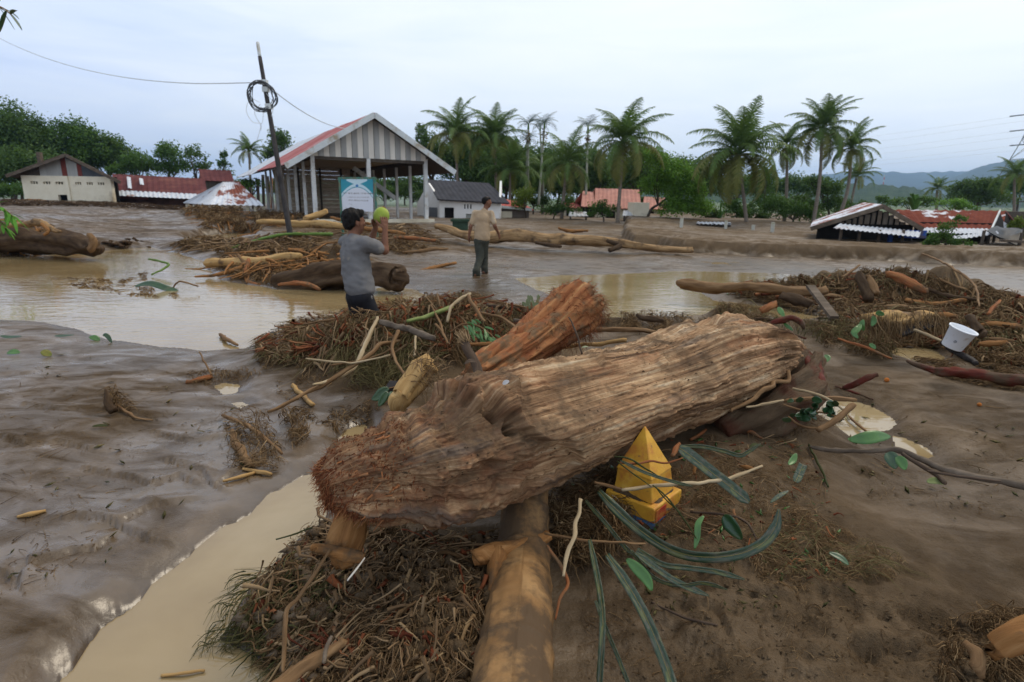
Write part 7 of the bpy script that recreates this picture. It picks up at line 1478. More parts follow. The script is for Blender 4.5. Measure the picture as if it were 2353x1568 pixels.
stick('trunk', '', '', px3([(1000, 521, 6), (1035, 530, 8), (1070, 543, 10), (1110, 547, 13), (1180, 547, 15), (1250, 551, 13), (1310, 551, 12), (1350, 549, 12.5), (1400, 556, 11), (1460, 568, 9), (1530, 573, 7.5), (1592, 574, 6)], d=(18.5, 17.6, 17.0, 16.8, 16.5)), m_tanlog, k=20, m=120, knots=.10, seed=207, parent=ft)
stick('side_branch', '', '', px3([(1230, 558, 4), (1270, 563, 5), (1290, 566, 3)], d=(16.6, 16.4)), m_muddy, k=10, m=16, seed=208, parent=ft)
stick('side_branch', '', '', px3([(1395, 552, 4), (1425, 565, 6), (1400, 575, 5)], d=(16.6, 16.3)), m_muddy, k=10, m=16, seed=209, parent=ft)
dw = thing('driftwood', 'huge dark driftwood trunk with a broken root end at the left edge above the pool', 'log', on(100, 585))
stick('trunk', '', '', px3([(-160, 535, 30), (-60, 540, 30), (20, 545, 29), (90, 550, 27), (150, 558, 25), (185, 566, 22), (203, 570, 17), (207, 571, 9)], d=(14.2, 13.6, 13.0)), m_muddy, k=30, m=80, knots=.35, jag=.25, seed=220, parent=dw)
stick('root', '', '', px3([(20, 520, 4), (60, 517, 6), (90, 515, 8), (115, 524, 6), (140, 532, 3)], d=(13.1, 12.9)), m_tanlog, k=14, m=30, knots=.3, seed=221, parent=dw)
stick('root', '', '', px3([(95, 515, 5), (110, 530, 4), (100, 540, 3)], d=(12.9, 12.8)), m_orange, k=10, m=16, seed=222, parent=dw)
stick('root', '', '', px3([(205, 540, 6), (212, 555, 8), (205, 575, 8)], d=(12.8, 12.8)), m_brtwig, k=10, m=16, seed=223, parent=dw)
for q, (px, py) in enumerate(((300, 563), (273, 566))): 
    P = on(px, py); crumbs(P+RNG.normal(size=(14, 3))*np.array([.16, .1, .05])+np.array([0, 0, .06]), None, RNG.uniform(.06, .13, 14), 'mud_clods', m_muddy)
st('stem', 'bent green stem poking out of the left pool', 'stem', [(342, 596, 2), (365, 600, 2.4), (388, 607, 2.4), (372, 620, 2.2), (348, 632, 2)], simple('green_cane', (.08, .14, .03), (.13, .2, .05)), d=(11.6, 11.3, 11.0), seed=224)
st('branch', 'thin pale bent twig right of the green stem in the left pool', 'branch', [(395, 668, 1.5), (405, 652, 2), (420, 648, 2), (455, 658, 1.8)], m_brtwig, d=(9.6, 9.4), seed=225)
st('log', 'thin brown trunk lying on the left bank behind the debris by the block house', 'log', [(10, 464, 3), (60, 462, 4), (140, 466, 3)], m_orange, d=(36, 36), seed=226)
# ---------------------------------------------------------------- leaves
m_pand, n = material('pandan_leaf')
uv = n('ShaderNodeTexCoord', 2); pos = n('ShaderNodeTexCoord', 3); sp = n.nt.nodes.new('ShaderNodeSeparateXYZ'); n.nt.links.new(uv, sp.inputs[0])
lines = n.noise(n.mapping(uv, (1.5, 22, 1)), 2, 3, .5)
c = n.ramp(n.mapr(lines, .35, .65), [(0, (.010, .030, .012)), (.6, (.021, .048, .022)), (1, (.045, .072, .036))])
pale = n.mapr(n.noise(n.mapping(uv, (5, 1.2, 1)), 3, 6, .65), .48, .60); c = n.mixc(n.math('MULTIPLY', pale, .7), c, (.115, .10, .07))
yel = n.mapr(n.noise(n.mapping(uv, (3, 1, 1), loc=(4, 0, 0)), 2, 3, .5), .58, .68); c = n.mixc(n.math('MULTIPLY', yel, .5), c, (.16, .16, .03))
finish(n, c, .38, n.bump(lines, .25, .003), .5)
m_rib = simple('leaf_midrib', (.17, .13, .035), (.32, .25, .075), scale=10, rough=.5, bump=0)
PN = [0]
def pandan(label, rows, wpx, d, roll=0.0, wave=.06, tipw=None):
    """a long strap leaf with a pale midrib, along pixel rows at depths d"""
    A = np.array(rows, float); dd = np.interp(np.arange(len(A)), np.linspace(0, len(A)-1, len(d)), d); P = spline(atd(A[:, 0], A[:, 1], dd), 60)
    w0 = .70*wpx*np.mean(d)/F; root = thing('palm_leaf', label, 'leaf', P[:, :].min(0)*[0, 0, 1]+P.mean(0)*[1, 1, 0], 'long strap leaves round the yellow post')
    tv = unit(CAMPOS-P.mean(0)); T = unit(P[-1]-P[0]); up_ = unit(tv-T*(tv @ T)); sd = np.cross(T, up_); up_ = up_*math.cos(roll)+sd*math.sin(roll)
    prof = (lambda t: np.minimum(1, .55+t*3)*np.minimum(1, (1.02-t)*(6 if tipw is None else tipw))**.8)
    V, Fl, uv = blade(P, w0, .32, prof=prof, upv=up_); V = V+np.repeat(wave*w0*vn2(np.arange(60)*.3, PN[0]*3.3, 7), 5)[:, None]*up_
    o = obj('leaf_blade', V, Fl, m_pand, root, uv=uv); so = o.modifiers.new('thickness', 'SOLIDIFY'); so.thickness = .0012
    PN[0] += 1
    M_ = V.reshape(60, 5, 3)[:, 2]; Vm, Fm, _ = tube(M_+up_*.0006, np.linspace(.0013, .0006, 60)*w0/.02, 5); obj('midrib', Vm, Fm, m_rib, root)
pandan('longest green strap leaf curving below the yellow post to a raised tip', [(1376, 1128, 0), (1410, 1165, 0), (1470, 1218, 0), (1540, 1262, 0), (1610, 1280, 0), (1690, 1275, 0), (1750, 1250, 0), (1782, 1210, 0), (1790, 1170, 0)], 17, (2.42, 2.30, 2.22, 2.2, 2.2), .3)
pandan('straight broad green leaf pointing down right from the yellow pyramid', [(1556, 1026, 0), (1590, 1050, 0), (1640, 1090, 0), (1685, 1125, 0), (1722, 1155, 0)], 19, (2.62, 2.58, 2.55), -.2, tipw=9)
pandan('thin green leaf lying level right of the yellow pyramid with a kinked tip', [(1560, 1026, 0), (1610, 1026, 0), (1660, 1036, 0), (1700, 1047, 0), (1722, 1036, 0), (1748, 1020, 0)], 7, (2.66, 2.7, 2.72), .4)
pandan('long broad green leaf running down to the bottom edge under the yellow post', [(1395, 1275, 0), (1440, 1340, 0), (1480, 1410, 0), (1515, 1490, 0), (1545, 1575, 0), (1560, 1640, 0)], 17, (2.08, 1.95, 1.82, 1.7), .1, tipw=20)
pandan('narrow green leaf hanging straight down beside the smooth tan trunk', [(1355, 1240, 0), (1370, 1310, 0), (1382, 1380, 0), (1385, 1450, 0), (1378, 1580, 0)], 11, (2.08, 1.95, 1.8, 1.7), .5, tipw=20)
pandan('dark narrow leaf between the tan trunk and the long broad leaf', [(1368, 1380, 0), (1395, 1450, 0), (1420, 1510, 0), (1448, 1580, 0)], 7, (1.86, 1.78, 1.7), .5, tipw=20)
pandan('muddy green leaf pointing right from the leaf fan below the yellow post', [(1465, 1262, 0), (1520, 1296, 0), (1580, 1305, 0), (1650, 1315, 0), (1712, 1332, 0)], 9, (2.1, 2.12, 2.12), .2)
pandan('muddy dark leaf just below the right pointing leaf', [(1460, 1270, 0), (1510, 1308, 0), (1560, 1340, 0), (1630, 1370, 0)], 10, (2.08, 2.05, 2.05), -.1)
pandan('twisted dark leaf lowest of the right pointing leaf fan', [(1450, 1265, 0), (1500, 1325, 0), (1560, 1345, 0), (1620, 1340, 0), (1672, 1356, 0)], 7, (2.1, 2.05, 2.05), .6)
pandan('shaded green leaf behind the longest strap leaf under the log', [(1385, 1135, 0), (1430, 1180, 0), (1465, 1215, 0), (1498, 1232, 0)], 12, (2.44, 2.36, 2.3), -.5)
pandan('muddy grey green leaf hanging at the left of the yellow slab', [(1345, 1150, 0), (1390, 1200, 0), (1430, 1250, 0), (1455, 1275, 0)], 8, (2.38, 2.25, 2.2), .6)
pandan('dark green leaf strip crossing the face of the yellow post', [(1425, 1058, 0), (1480, 1085, 0), (1540, 1105, 0), (1592, 1118, 0)], 5, (2.50, 2.42, 2.46), .2)
pandan('short cut green leaf standing on the mud right of the straight broad leaf', [(1828, 1108, 0), (1836, 1090, 0), (1845, 1068, 0)], 13, (2.62, 2.66), .1, tipw=40)
def leafy(label, name, rows, wpx, d, mat, up_=None, fold=.2, group=None, roll=0.0):
    A = np.array(rows, float); dd = np.interp(np.arange(len(A)), np.linspace(0, len(A)-1, len(d)), d); P = spline(atd(A[:, 0], A[:, 1], dd), 20)
    tv = unit(CAMPOS-P.mean(0)) if up_ is None else np.array(up_, float); T = unit(P[-1]-P[0]); u_ = unit(tv-T*(tv @ T)); sd = np.cross(T, u_); u_ = u_*math.cos(roll)+sd*math.sin(roll)
    V, Fl, uv = blade(P, wpx*np.mean(d)/F, fold, upv=u_); o = solo(name, label, 'leaf', V, Fl, mat, group, uv=uv); so = o.modifiers.new('thickness', 'SOLIDIFY'); so.thickness = .0012; return o
leafy('big glossy oval green leaf lying at the edge of the leafy puddle', 'leaf', [(1952, 1011, 0), (1985, 1008, 0), (2015, 1003, 0), (2046, 1003, 0)], 15, (2.78, 2.74, 2.78), m_leaf, (.1, -.75, .7), .12)
leafy('flat green leaf tail attached left of the big glossy oval leaf', 'leaf', [(1948, 1008, 0), (1965, 1012, 0), (1985, 1014, 0)], 7, (2.8, 2.75), m_leaf, (0, -.5, .8), .1)
leafy('dark folded green leaf standing on the mud right of the longest strap leaf', 'leaf', [(1663, 1185, 0), (1680, 1205, 0), (1705, 1240, 0)], 17, (2.42, 2.36), m_leafd, None, .45, roll=.4)
leafy('light green strip leaf hanging right of the yellow slab', 'leaf', [(1617, 1186, 0), (1604, 1205, 0), (1602, 1235, 0), (1596, 1262, 0)], 7, (2.40, 2.34), m_leaf, None, .4)
leafy('bright green torn leaf lying over the leaf fan below the yellow post', 'leaf', [(1440, 1285, 0), (1462, 1305, 0), (1485, 1330, 0), (1498, 1358, 0)], 13, (2.06, 2.0), m_leaf, None, .3)
leafy('small bright green leaf beside the short cut leaf on the mud', 'leaf', [(1812, 1068, 0), (1822, 1058, 0), (1830, 1042, 0)], 7, (2.7, 2.74), m_leaf, None, .3)
leafy('green leaf sagging under the grey branch by the puddle', 'leaf', [(2060, 1050, 0), (2072, 1062, 0), (2080, 1080, 0)], 11, (2.55, 2.5), m_leaf, None, .3)
leafy('dark leaves clump under the grey branch by the puddle', 'leaf', [(2040, 1040, 0), (2050, 1055, 0), (2058, 1078, 0)], 14, (2.62, 2.56), m_leafd, None, .4)
leafy('small yellow leaf curl on the mud left of the hanging stem', 'leaf', [(1722, 1028, 0), (1735, 1022, 0), (1752, 1026, 0)], 4, (2.82, 2.84), m_grass, (0, -.4, .9), .3)
leafy('pale green wilted leaf at the far right below the grey branch', 'leaf', [(2130, 1108, 0), (2150, 1106, 0), (2172, 1112, 0)], 9, (2.5, 2.5), simple('wilted_leaf', (.13, .16, .06), (.2, .22, .1), scale=9), (0, -.5, .9), .3)
leafy('bluish dead leaf half buried right of the yellow post litter', 'leaf', [(1770, 1155, 0), (1790, 1140, 0), (1812, 1128, 0)], 5, (2.5, 2.52), m_pand, (0, -.4, .9), .1)
leafy('faded dead leaf in the litter low on the right', 'leaf', [(1905, 1270, 0), (1930, 1282, 0), (1950, 1298, 0)], 9, (2.2, 2.16), m_leafd, (0, -.4, .9), .2)
for q, (rows, wp, mt, up_, lab) in enumerate((([(205, 775, 0), (218, 777, 0), (230, 782, 0)], 7, m_leaf, (0, -.6, .7), 'pale green leaf at the near edge of the left pool'), ([(236, 770, 0), (246, 772, 0), (257, 788, 0)], 5, m_leafd, (.5, -.6, .4), 'dark curved leaf standing at the near edge of the left pool'),
                                             ([(16, 812, 0), (30, 809, 0), (46, 811, 0)], 8, m_leaf, (0, -.5, .8), 'round green leaf on the mud near the left edge'), ([(94, 808, 0), (106, 812, 0), (118, 818, 0)], 9, simple('half_dead_leaf', (.09, .13, .03), (.22, .17, .06), scale=20), (0, -.5, .8), 'half brown green leaf right of the round green leaf'),
                                             ([(0, 772, 0), (22, 775, 0), (50, 773, 0)], 5, m_leafd, (0, -.4, .9), 'dark flat leaf at the very left edge by the pool'), ([(125, 772, 0), (145, 772, 0), (170, 770, 0)], 4, m_leafd, (0, -.4, .9), 'thin dark leaf lying along the left pool shore'),
                                             ([(212, 980, 0), (230, 978, 0), (248, 979, 0)], 4, m_grass, (0, -.4, .9), 'narrow yellowish leaf alone on the left wet mud'), ([(310, 658, 0), (345, 652, 0), (385, 664, 0), (410, 668, 0)], 8, m_leafd, (0, -.6, .7), 'big dark leaf floating in the left pool'))):
    ds = [depth(on(a, b)) for a, b, _ in rows]; leafy(lab, 'leaf', rows, wp, (min(ds)-.05, min(ds)-.02), mt, up_, .15, 'single leaves on the left shore')
# leaves caught in places, each sprig a thing with its leaves
def sprig(label, pxs, mat, name='leaf_sprig', stem=None):
    root = thing(name, label, 'leaves', atd(pxs[0][0][0][0], pxs[0][0][0][1], pxs[0][2][0])-np.array([0, 0, .05]))
    for rows, wp, d in pxs:
        A = np.array(rows, float); dd = np.interp(np.arange(len(A)), np.linspace(0, len(A)-1, len(d)), d); P = spline(atd(A[:, 0], A[:, 1], dd), 14)
        tv = unit(CAMPOS-P.mean(0)+RNG.normal(size=3)*.7); T = unit(P[-1]-P[0]); leaf_obj('leaf', P, wp*np.mean(d)/F, mat, root, upv=unit(tv-T*(tv @ T)), fold=.2)
    if stem: r_ = px3(stem[0], d=stem[1]); stick('stem', '', '', r_, m_brtwig, k=6, m=14, seed=5, parent=root)
sprig('three green leaves hanging beside the black offcut at the left end of the huge log', [([(893, 892), (880, 900), (868, 912), (854, 918)], 11, (3.1, 3.05)), ([(890, 900), (882, 914), (870, 934)], 9, (3.08, 3.04)), ([(898, 900), (902, 915), (898, 932)], 9, (3.08, 3.04))], m_leafd, stem=([(930, 880, 1.5), (912, 888, 1.5), (893, 893, 1.5)], (3.2, 3.1)))
sprig('green leaves on the root fringe of the yellow brown log in the right pile', [([(1978, 745), (1972, 755), (1966, 768)], 6, (5.5, 5.45)), ([(1984, 735), (1980, 748), (1985, 760)], 6, (5.5, 5.5)), ([(2006, 726), (2008, 738), (2003, 750)], 6, (5.5, 5.5)), ([(2012, 720), (2020, 720), (2032, 724)], 6, (5.5, 5.5)), ([(1970, 750), (1962, 765), (1972, 778)], 6, (5.45, 5.4))], m_leaf)
sprig('green leaves caught in the pile behind the pale right end of the huge log', [([(1788, 706), (1794, 716), (1802, 728)], 6, (6, 5.9)), ([(1800, 742), (1812, 752), (1822, 760)], 4, (5.5, 5.4)), ([(1895, 816), (1902, 822), (1900, 832)], 6, (4.4, 4.35)), ([(1998, 790), (2006, 796), (2012, 802)], 5, (5, 4.95))], m_leaf)
vl = []
rg = np.random.default_rng(9)
for q in range(26):
    x, y = rg.uniform(1800, 1935), rg.uniform(915, 975); a = rg.uniform(0, 6.28); l_ = rg.uniform(14, 26); vl.append(([(x, y), (x+.5*l_*math.cos(a), y+.5*l_*math.sin(a)*.7), (x+l_*math.cos(a), y+l_*math.sin(a)*.7+3)], rg.uniform(5, 9), (3.05, 3.0)))
sprig('dark leafy vine trailing over the puddle right of the huge log', vl, m_leafd, 'leafy_vine', ([(1800, 930, 2), (1850, 945, 2.2), (1900, 950, 2), (1940, 965, 1.5)], (3.1, 3.0)))
fl_ = []
for q in range(46):
    t = rg.random(); x = 1062+85*t+rg.normal()*8; y = 738+55*t**1.6+rg.normal()*10+8; a = rg.uniform(.2, 1.5); l_ = rg.uniform(14, 24); fl_.append(([(x, y), (x+.5*l_*math.cos(a), y+.5*l_*math.sin(a)), (x+l_*math.cos(a), y+l_*math.sin(a)+2)], 2.4, (4.35-.1*t, 4.3-.1*t)))
sprig('feathery bright green sprig drooping between the heap and the ragged red log', fl_, m_leaf, 'leafy_sprig', ([(1035, 765, 2), (1065, 745, 2), (1105, 752, 2), (1145, 785, 1.5)], (4.5, 4.35)))
fl_ = []
for q in range(14):
    x, y = 1222+rg.normal()*9, 700+rg.normal()*10; a = rg.uniform(-2.6, -.5); fl_.append(([(x, y), (x+6*math.cos(a), y+6*math.sin(a)), (x+13*math.cos(a), y+13*math.sin(a))], 4.0, (5.2, 5.2)))
sprig('pale grey green little plant on the heap edge before the right pool', fl_, simple('pale_leaf', (.14, .16, .08), (.22, .24, .13), scale=9), 'small_plant', ([(1228, 735, 2), (1224, 715, 2), (1221, 695, 1.5)], (5.2, 5.2)))
b, nr = log_at(1162, 879)
leafy('small curled silvery dead leaf lying on top of the huge log', 'leaf', [(1155, 883, 0), (1162, 879, 0), (1170, 876, 0)], 5, (depth(b)-.012, depth(b)-.015), simple('silver_leaf', (.38, .36, .35), (.52, .5, .48), scale=30), tuple(nr), .35)
b, nr = log_at(1344, 797)
leafy('small green grey leaf lying on the top of the huge log', 'leaf', [(1337, 799, 0), (1344, 797, 0), (1352, 797, 0)], 3.5, (depth(b)-.01, depth(b)-.01), simple('grey_leaf', (.2, .22, .13), (.28, .29, .18), scale=20), tuple(nr), .15)
b, nr = log_at(1080, 833)
leafy('dark curled dead leaf on the crest of the huge log', 'leaf', [(1068, 836, 0), (1080, 830, 0), (1094, 832, 0)], 5, (depth(b)-.01, depth(b)-.01), m_dktwig, tuple(nr), .4)
# ---------------------------------------------------------------- people: one smooth surface blended from limbs
def sdf_mesh(prims, res, noise_=None):
    """prims: ('c', a, b, ra, rb, k) tapered limb, ('e', c, radii, R, k) ellipsoid; smooth union, surface by dual contouring of a grid"""
    lo = np.full(3, 1e9); hi = -lo
    for p in prims:
        if p[0] == 'c': r = max(p[3], p[4]); lo = np.minimum(lo, np.minimum(p[1], p[2])-r); hi = np.maximum(hi, np.maximum(p[1], p[2])+r)
        else: r = max(p[2]); lo = np.minimum(lo, p[1]-r); hi = np.maximum(hi, p[1]+r)
    lo -= 4*res; hi += 4*res; N = np.ceil((hi-lo)/res).astype(int)+1; Fd = np.full(N, .25, np.float32)
    ax = [lo[q]+res*np.arange(N[q]) for q in range(3)]
    for p in prims:
        k = p[5] if p[0] == 'c' else p[4]; pad = k+.04
        if p[0] == 'c': r = max(p[3], p[4]); a0 = np.minimum(p[1], p[2])-r-pad; a1 = np.maximum(p[1], p[2])+r+pad
        else: r = max(p[2]); a0 = p[1]-r-pad; a1 = p[1]+r+pad
        i0 = np.clip(((a0-lo)/res).astype(int), 0, N-1); i1 = np.clip(((a1-lo)/res).astype(int)+2, 1, N)
        X, Y, Z = np.meshgrid(ax[0][i0[0]:i1[0]], ax[1][i0[1]:i1[1]], ax[2][i0[2]:i1[2]], indexing='ij')
        if p[0] == 'c':
            d_ = p[2]-p[1]; L2 = d_ @ d_+1e-12; t = np.clip(((X-p[1][0])*d_[0]+(Y-p[1][1])*d_[1]+(Z-p[1][2])*d_[2])/L2, 0, 1)
            D = np.sqrt((X-p[1][0]-d_[0]*t)**2+(Y-p[1][1]-d_[1]*t)**2+(Z-p[1][2]-d_[2]*t)**2)-(p[3]+(p[4]-p[3])*t)
        else:
            R = p[3] if p[3] is not None else np.eye(3); q = np.stack([X-p[1][0], Y-p[1][1], Z-p[1][2]], -1) @ R
            s_ = q/np.asarray(p[2]); ln = np.sqrt((s_**2).sum(-1))+1e-9; g_ = np.sqrt(((s_/np.asarray(p[2]))**2).sum(-1))+1e-9; D = ln*(ln-1)/g_
        S = Fd[i0[0]:i1[0], i0[1]:i1[1], i0[2]:i1[2]]; h = np.clip(.5+.5*(S-D)/k, 0, 1)
        S[...] = S*(1-h)+D*h-k*h*(1-h)
    if noise_ is not None:
        X, Y, Z = np.meshgrid(*ax, indexing='ij'); near = np.abs(Fd) < .03; Fd[near] += noise_(X[near], Y[near], Z[near]).astype(np.float32)
    neg = Fd < 0
    c8 = [(a, b, c) for a in (0, 1) for b in (0, 1) for c in (0, 1)]; sub = lambda A, o: A[o[0]:A.shape[0]-1+o[0], o[1]:A.shape[1]-1+o[1], o[2]:A.shape[2]-1+o[2]]
    cnt = sum(sub(neg, o).astype(int) for o in c8); act = (cnt > 0) & (cnt < 8); idx = np.full(act.shape, -1); idx[act] = np.arange(act.sum())
    acc = np.zeros((*act.shape, 3)); num = np.zeros(act.shape)
    for a in range(8):
        for b in range(a+1, 8):
            oa, ob = np.array(c8[a]), np.array(c8[b])
            if np.abs(oa-ob).sum() != 1: continue
            fa, fb = sub(Fd, oa), sub(Fd, ob); cr = (fa < 0) != (fb < 0); t = np.where(cr, fa/(fa-fb+1e-12), 0)
            acc += np.where(cr[..., None], oa+(ob-oa)*t[..., None], 0); num += cr
    ijk = np.argwhere(act); V = lo+res*(ijk+acc[act]/num[act][:, None]); Fq = []
    for q in range(3):
        u, v = (q+1) % 3, (q+2) % 3; sl0 = [slice(None)]*3; sl1 = [slice(None)]*3; sl0[q] = slice(0, -1); sl1[q] = slice(1, None)
        e = neg[tuple(sl0)] != neg[tuple(sl1)]; E = np.argwhere(e); E = E[(E[:, u] > 0) & (E[:, v] > 0) & (E[:, u] < N[u]-1) & (E[:, v] < N[v]-1)]
        def at(du, dv): Q = E.copy(); Q[:, u] -= du; Q[:, v] -= dv; return idx[Q[:, 0], Q[:, 1], Q[:, 2]]
        f = np.stack([at(1, 1), at(0, 1), at(0, 0), at(1, 0)], -1); fl = ~neg[E[:, 0], E[:, 1], E[:, 2]]; f[fl] = f[fl][:, ::-1]; Fq.append(f)
    return V, np.vstack(Fq)
def cap(a, b, ra, rb, k=.02): return ('c', np.asarray(a, float), np.asarray(b, float), ra, rb, k)
def ell(c, r, R=None, k=.02): return ('e', np.asarray(c, float), r, R, k)
def basis(f, up_=(0, 0, 1)):
    f = unit(np.asarray(f, float)); l = unit(np.cross(up_, f)); return np.stack([f, l, np.cross(f, l)], 1)      # forward, left, up
def hand(w, dirv, palm, side, curl, s=1.0):
    """palm, four unequal bent fingers and a thumb from wrist w along dirv; palm = the way the palm faces; side = where the thumb is"""
    d_ = unit(np.asarray(dirv, float)); p = np.asarray(palm, float); p = unit(p-d_*(p @ d_)); l = np.asarray(side, float); l = l-d_*(l @ d_)-p*(l @ p); l = unit(l)
    pr = [cap(w, w+d_*.03*s, .024*s, .026*s, .012)]
    for q, o in enumerate((.030, .010, -.010, -.029)): pr.append(cap(w+d_*.025*s+l*o*.5*s, w+d_*(.088-.005*abs(q-1))*s+l*o*s, .015*s, .0125*s, .008))
    for q, (o, ln) in enumerate(((.031, .068), (.010, .078), (-.011, .072), (-.031, .056))):
        a = w+d_*(.088-.005*abs(q-1))*s+l*o*s; dd = d_+l*o*2.2
        for j, f in enumerate((.44, .32, .24)):
            dd = unit(dd+p*curl*(.35+.25*j)); b = a+dd*ln*f*s; pr.append(cap(a, b, (.0095-.0012*j)*s, (.0088-.0012*j)*s, .003)); a = b
    a = w+d_*.022*s+l*.024*s; dd = unit(l*.75+d_*.75+p*.35)
    for j, ln in enumerate((.042, .034, .026)):
        b = a+dd*ln*s; pr.append(cap(a, b, (.0135-.0015*j)*s, (.012-.0015*j)*s, .006)); a = b; dd = unit(dd+d_*.35+p*.35*curl)
    return pr
def head(c, f, s=1.0, up_=(0, 0, 1)):
    """skull, face, nose, lips, ears; c is the middle of the skull, f the way it looks"""
    B = basis(f, up_); P = lambda x, y, z: c+B @ np.array([x, y, z])*s
    pr = [ell(P(-.012, 0, .022), np.array([.096, .076, .092])*s, B, .02), ell(P(.030, 0, -.045), np.array([.060, .056, .068])*s, B, .03), cap(P(.045, 0, -.092), P(.055, 0, -.098), .026*s, .022*s, .02),
          cap(P(.040, .045, -.060), P(.03, .055, -.03), .02*s, .018*s, .02), cap(P(.040, -.045, -.060), P(.03, -.055, -.03), .02*s, .018*s, .02),
          cap(P(.080, .032, .012), P(.082, -.032, .012), .012*s, .012*s, .02), cap(P(.084, 0, .0), P(.101, 0, -.030), .009*s, .013*s, .010), ell(P(.094, .012, -.034), np.array([.010, .008, .007])*s, B, .006), ell(P(.094, -.012, -.034), np.array([.010, .008, .007])*s, B, .006),
          cap(P(.070, .036, -.025), P(.066, .046, -.018), .018*s, .016*s, .02), cap(P(.070, -.036, -.025), P(.066, -.046, -.018), .018*s, .016*s, .02),
          cap(P(.083, .018, -.060), P(.083, -.018, -.060), .0075*s, .0075*s, .006), cap(P(.081, .016, -.069), P(.081, -.016, -.069), .008*s, .008*s, .006)]
    for y in (1, -1): pr += [ell(P(-.008, .078*y, -.010), np.array([.018, .008, .031])*s, B @ np.array(Matrix.Rotation(.25*y, 3, 'Z')), .008), cap(P(-.004, .079*y, -.035), P(.0, .079*y, -.038), .008*s, .007*s, .006)]
    return pr, P, B
m_skin = simple('brown_skin', (.135, .062, .038), (.20, .098, .062), scale=14, rough=.5, bump=.1, bd=.002)
m_hair = simple('black_hair', (.004, .0035, .003), (.010, .008, .007), scale=60, stretch=(1, 1, .3), rough=.7, bump=.3, bd=.003, spec=.15)
m_eye = simple('eye_white', (.55, .53, .5), scale=3, rough=.3, bump=0); m_iris = simple('eye_dark', (.015, .01, .008), scale=3, rough=.2, bump=0)
def face_bits(root, P, B, s):
    for y in (1, -1):
        for nm, mt, x, r in (('eye', m_eye, .0785, .0115), ('iris', m_iris, .0865, .0055)):
            V, Fl = ball(P(x, .031*y, -.004), r*s); obj(nm, V, Fl, mt, root)
        MB().bar(P(.092, .018*y, .016), P(.084, .046*y, .019), .006*s, .006*s).obj('eyebrow', m_hair, root)
    MB().bar(P(.0905, .017, -.0648), P(.0905, -.017, -.0648), .003*s, .002*s).obj('mouth_line', simple('lip_line', (.07, .025, .02), scale=3), root)
def ball(c, r):
    u_, v_ = np.meshgrid(np.linspace(.02, math.pi-.02, 9), np.arange(12)*math.pi/6, indexing='ij'); V = np.asarray(c)+r*np.stack([np.sin(u_)*np.cos(v_), np.sin(u_)*np.sin(v_), np.cos(u_)], -1)
    i, j = np.meshgrid(np.arange(8), np.arange(12), indexing='ij'); jn = (j+1) % 12; return V.reshape(-1, 3), [tuple(x) for x in np.stack([i*12+j, (i+1)*12+j, (i+1)*12+jn, i*12+jn], -1).reshape(-1, 4).tolist()]
def fold(seed, amp, sc_=(9, 9, 5)): return lambda x, y, z: amp*fbm3(x*sc_[0], y*sc_[1], z*sc_[2], 3, seed)
# --- the man in grey, lifting a green coconut
D1 = 5.9
def J(px, py, dd=0.0): return atd(px, py, D1+dd)
m_shirt = simple('grey_shirt', (.115, .112, .112), (.16, .155, .155), scale=5, rough=.85, bump=.25, bd=.006, dirt=(.27, .235, .185), dscale=2.6, dthr=(.58, .70))
m_short = simple('black_shorts', (.010, .010, .012), (.022, .022, .026), scale=6, rough=.7, bump=.2, dirt=(.17, .165, .16), dscale=11, dthr=(.63, .70))
fd = unit(np.array([.86, .5, 0])); lf = np.array([-fd[1], fd[0], 0]); zz = np.array([0, 0, 1.0])
man = thing('person', 'person in grey t-shirt and black shorts holding up a green coconut, seen from behind', 'person', J(824, 889))
neck = J(811, 545); hd = J(815.5, 509); chest = J(816, 585); waist = J(824, 640); pelvis = J(826, 680); shR = J(840, 560, -.13); shL = J(797, 556, .13)
elR, wrR = J(884, 576, .05), J(885, 527, .06); elL, wrL = J(851, 560, .26), J(863, 524, .22)
hipR, hipL = pelvis-lf*.09, pelvis+lf*.09; gzm = float(gz(pelvis[0], pelvis[1]))
ftR = np.array([hipR[0], hipR[1], gzm])+fd*.06+lf*-.03; ftL = np.array([hipL[0], hipL[1], gzm])-fd*.05+lf*.04; knR = (hipR+ftR)/2+fd*.05+zz*.03; knL = (hipL+ftL)/2+fd*.05+zz*.03
coco = J(876, 496, .12); up_h = unit(neck*0+zz+.10*fd)
pr, PH, BH = head(hd+zz*.0, unit(fd*.92+lf*.12-zz*.05), 1.06)
pr += [cap(neck-zz*.03, hd-zz*.04-fd*.01, .058, .052, .03), ell(chest, (.12, .165, .19), basis(fd), .05), ell(waist, (.105, .145, .16), basis(fd), .05), ell(pelvis, (.12, .16, .13), basis(fd), .05), cap(shR, shL, .055, .055, .04),
       cap(shR, elR, .052, .041, .03), cap(elR, wrR, .042, .027, .02), cap(shL, elL, .052, .041, .03), cap(elL, wrL, .042, .027, .02),
       cap(hipR, knR, .085, .058, .03), cap(knR, ftR+zz*.08, .056, .036, .02), cap(hipL, knL, .085, .058, .03), cap(knL, ftL+zz*.08, .056, .036, .02), cap(ftR+zz*.04-fd*.04, ftR+zz*.025+fd*.15, .04, .028, .02), cap(ftL+zz*.04-fd*.04, ftL+zz*.025+fd*.15, .04, .028, .02)]
pr += hand(wrR, unit(coco-wrR)*.35+zz, coco-wrR, -fd*.4+zz*.1-lf*.6, .55, 1.0)+hand(wrL, zz+unit(coco-wrL)*.35, coco-wrL, -fd, .55, 1.0)
V, Fq = sdf_mesh(pr, .0075); obj('body', V, Fq, m_skin, man); face_bits(man, PH, BH, 1.06)
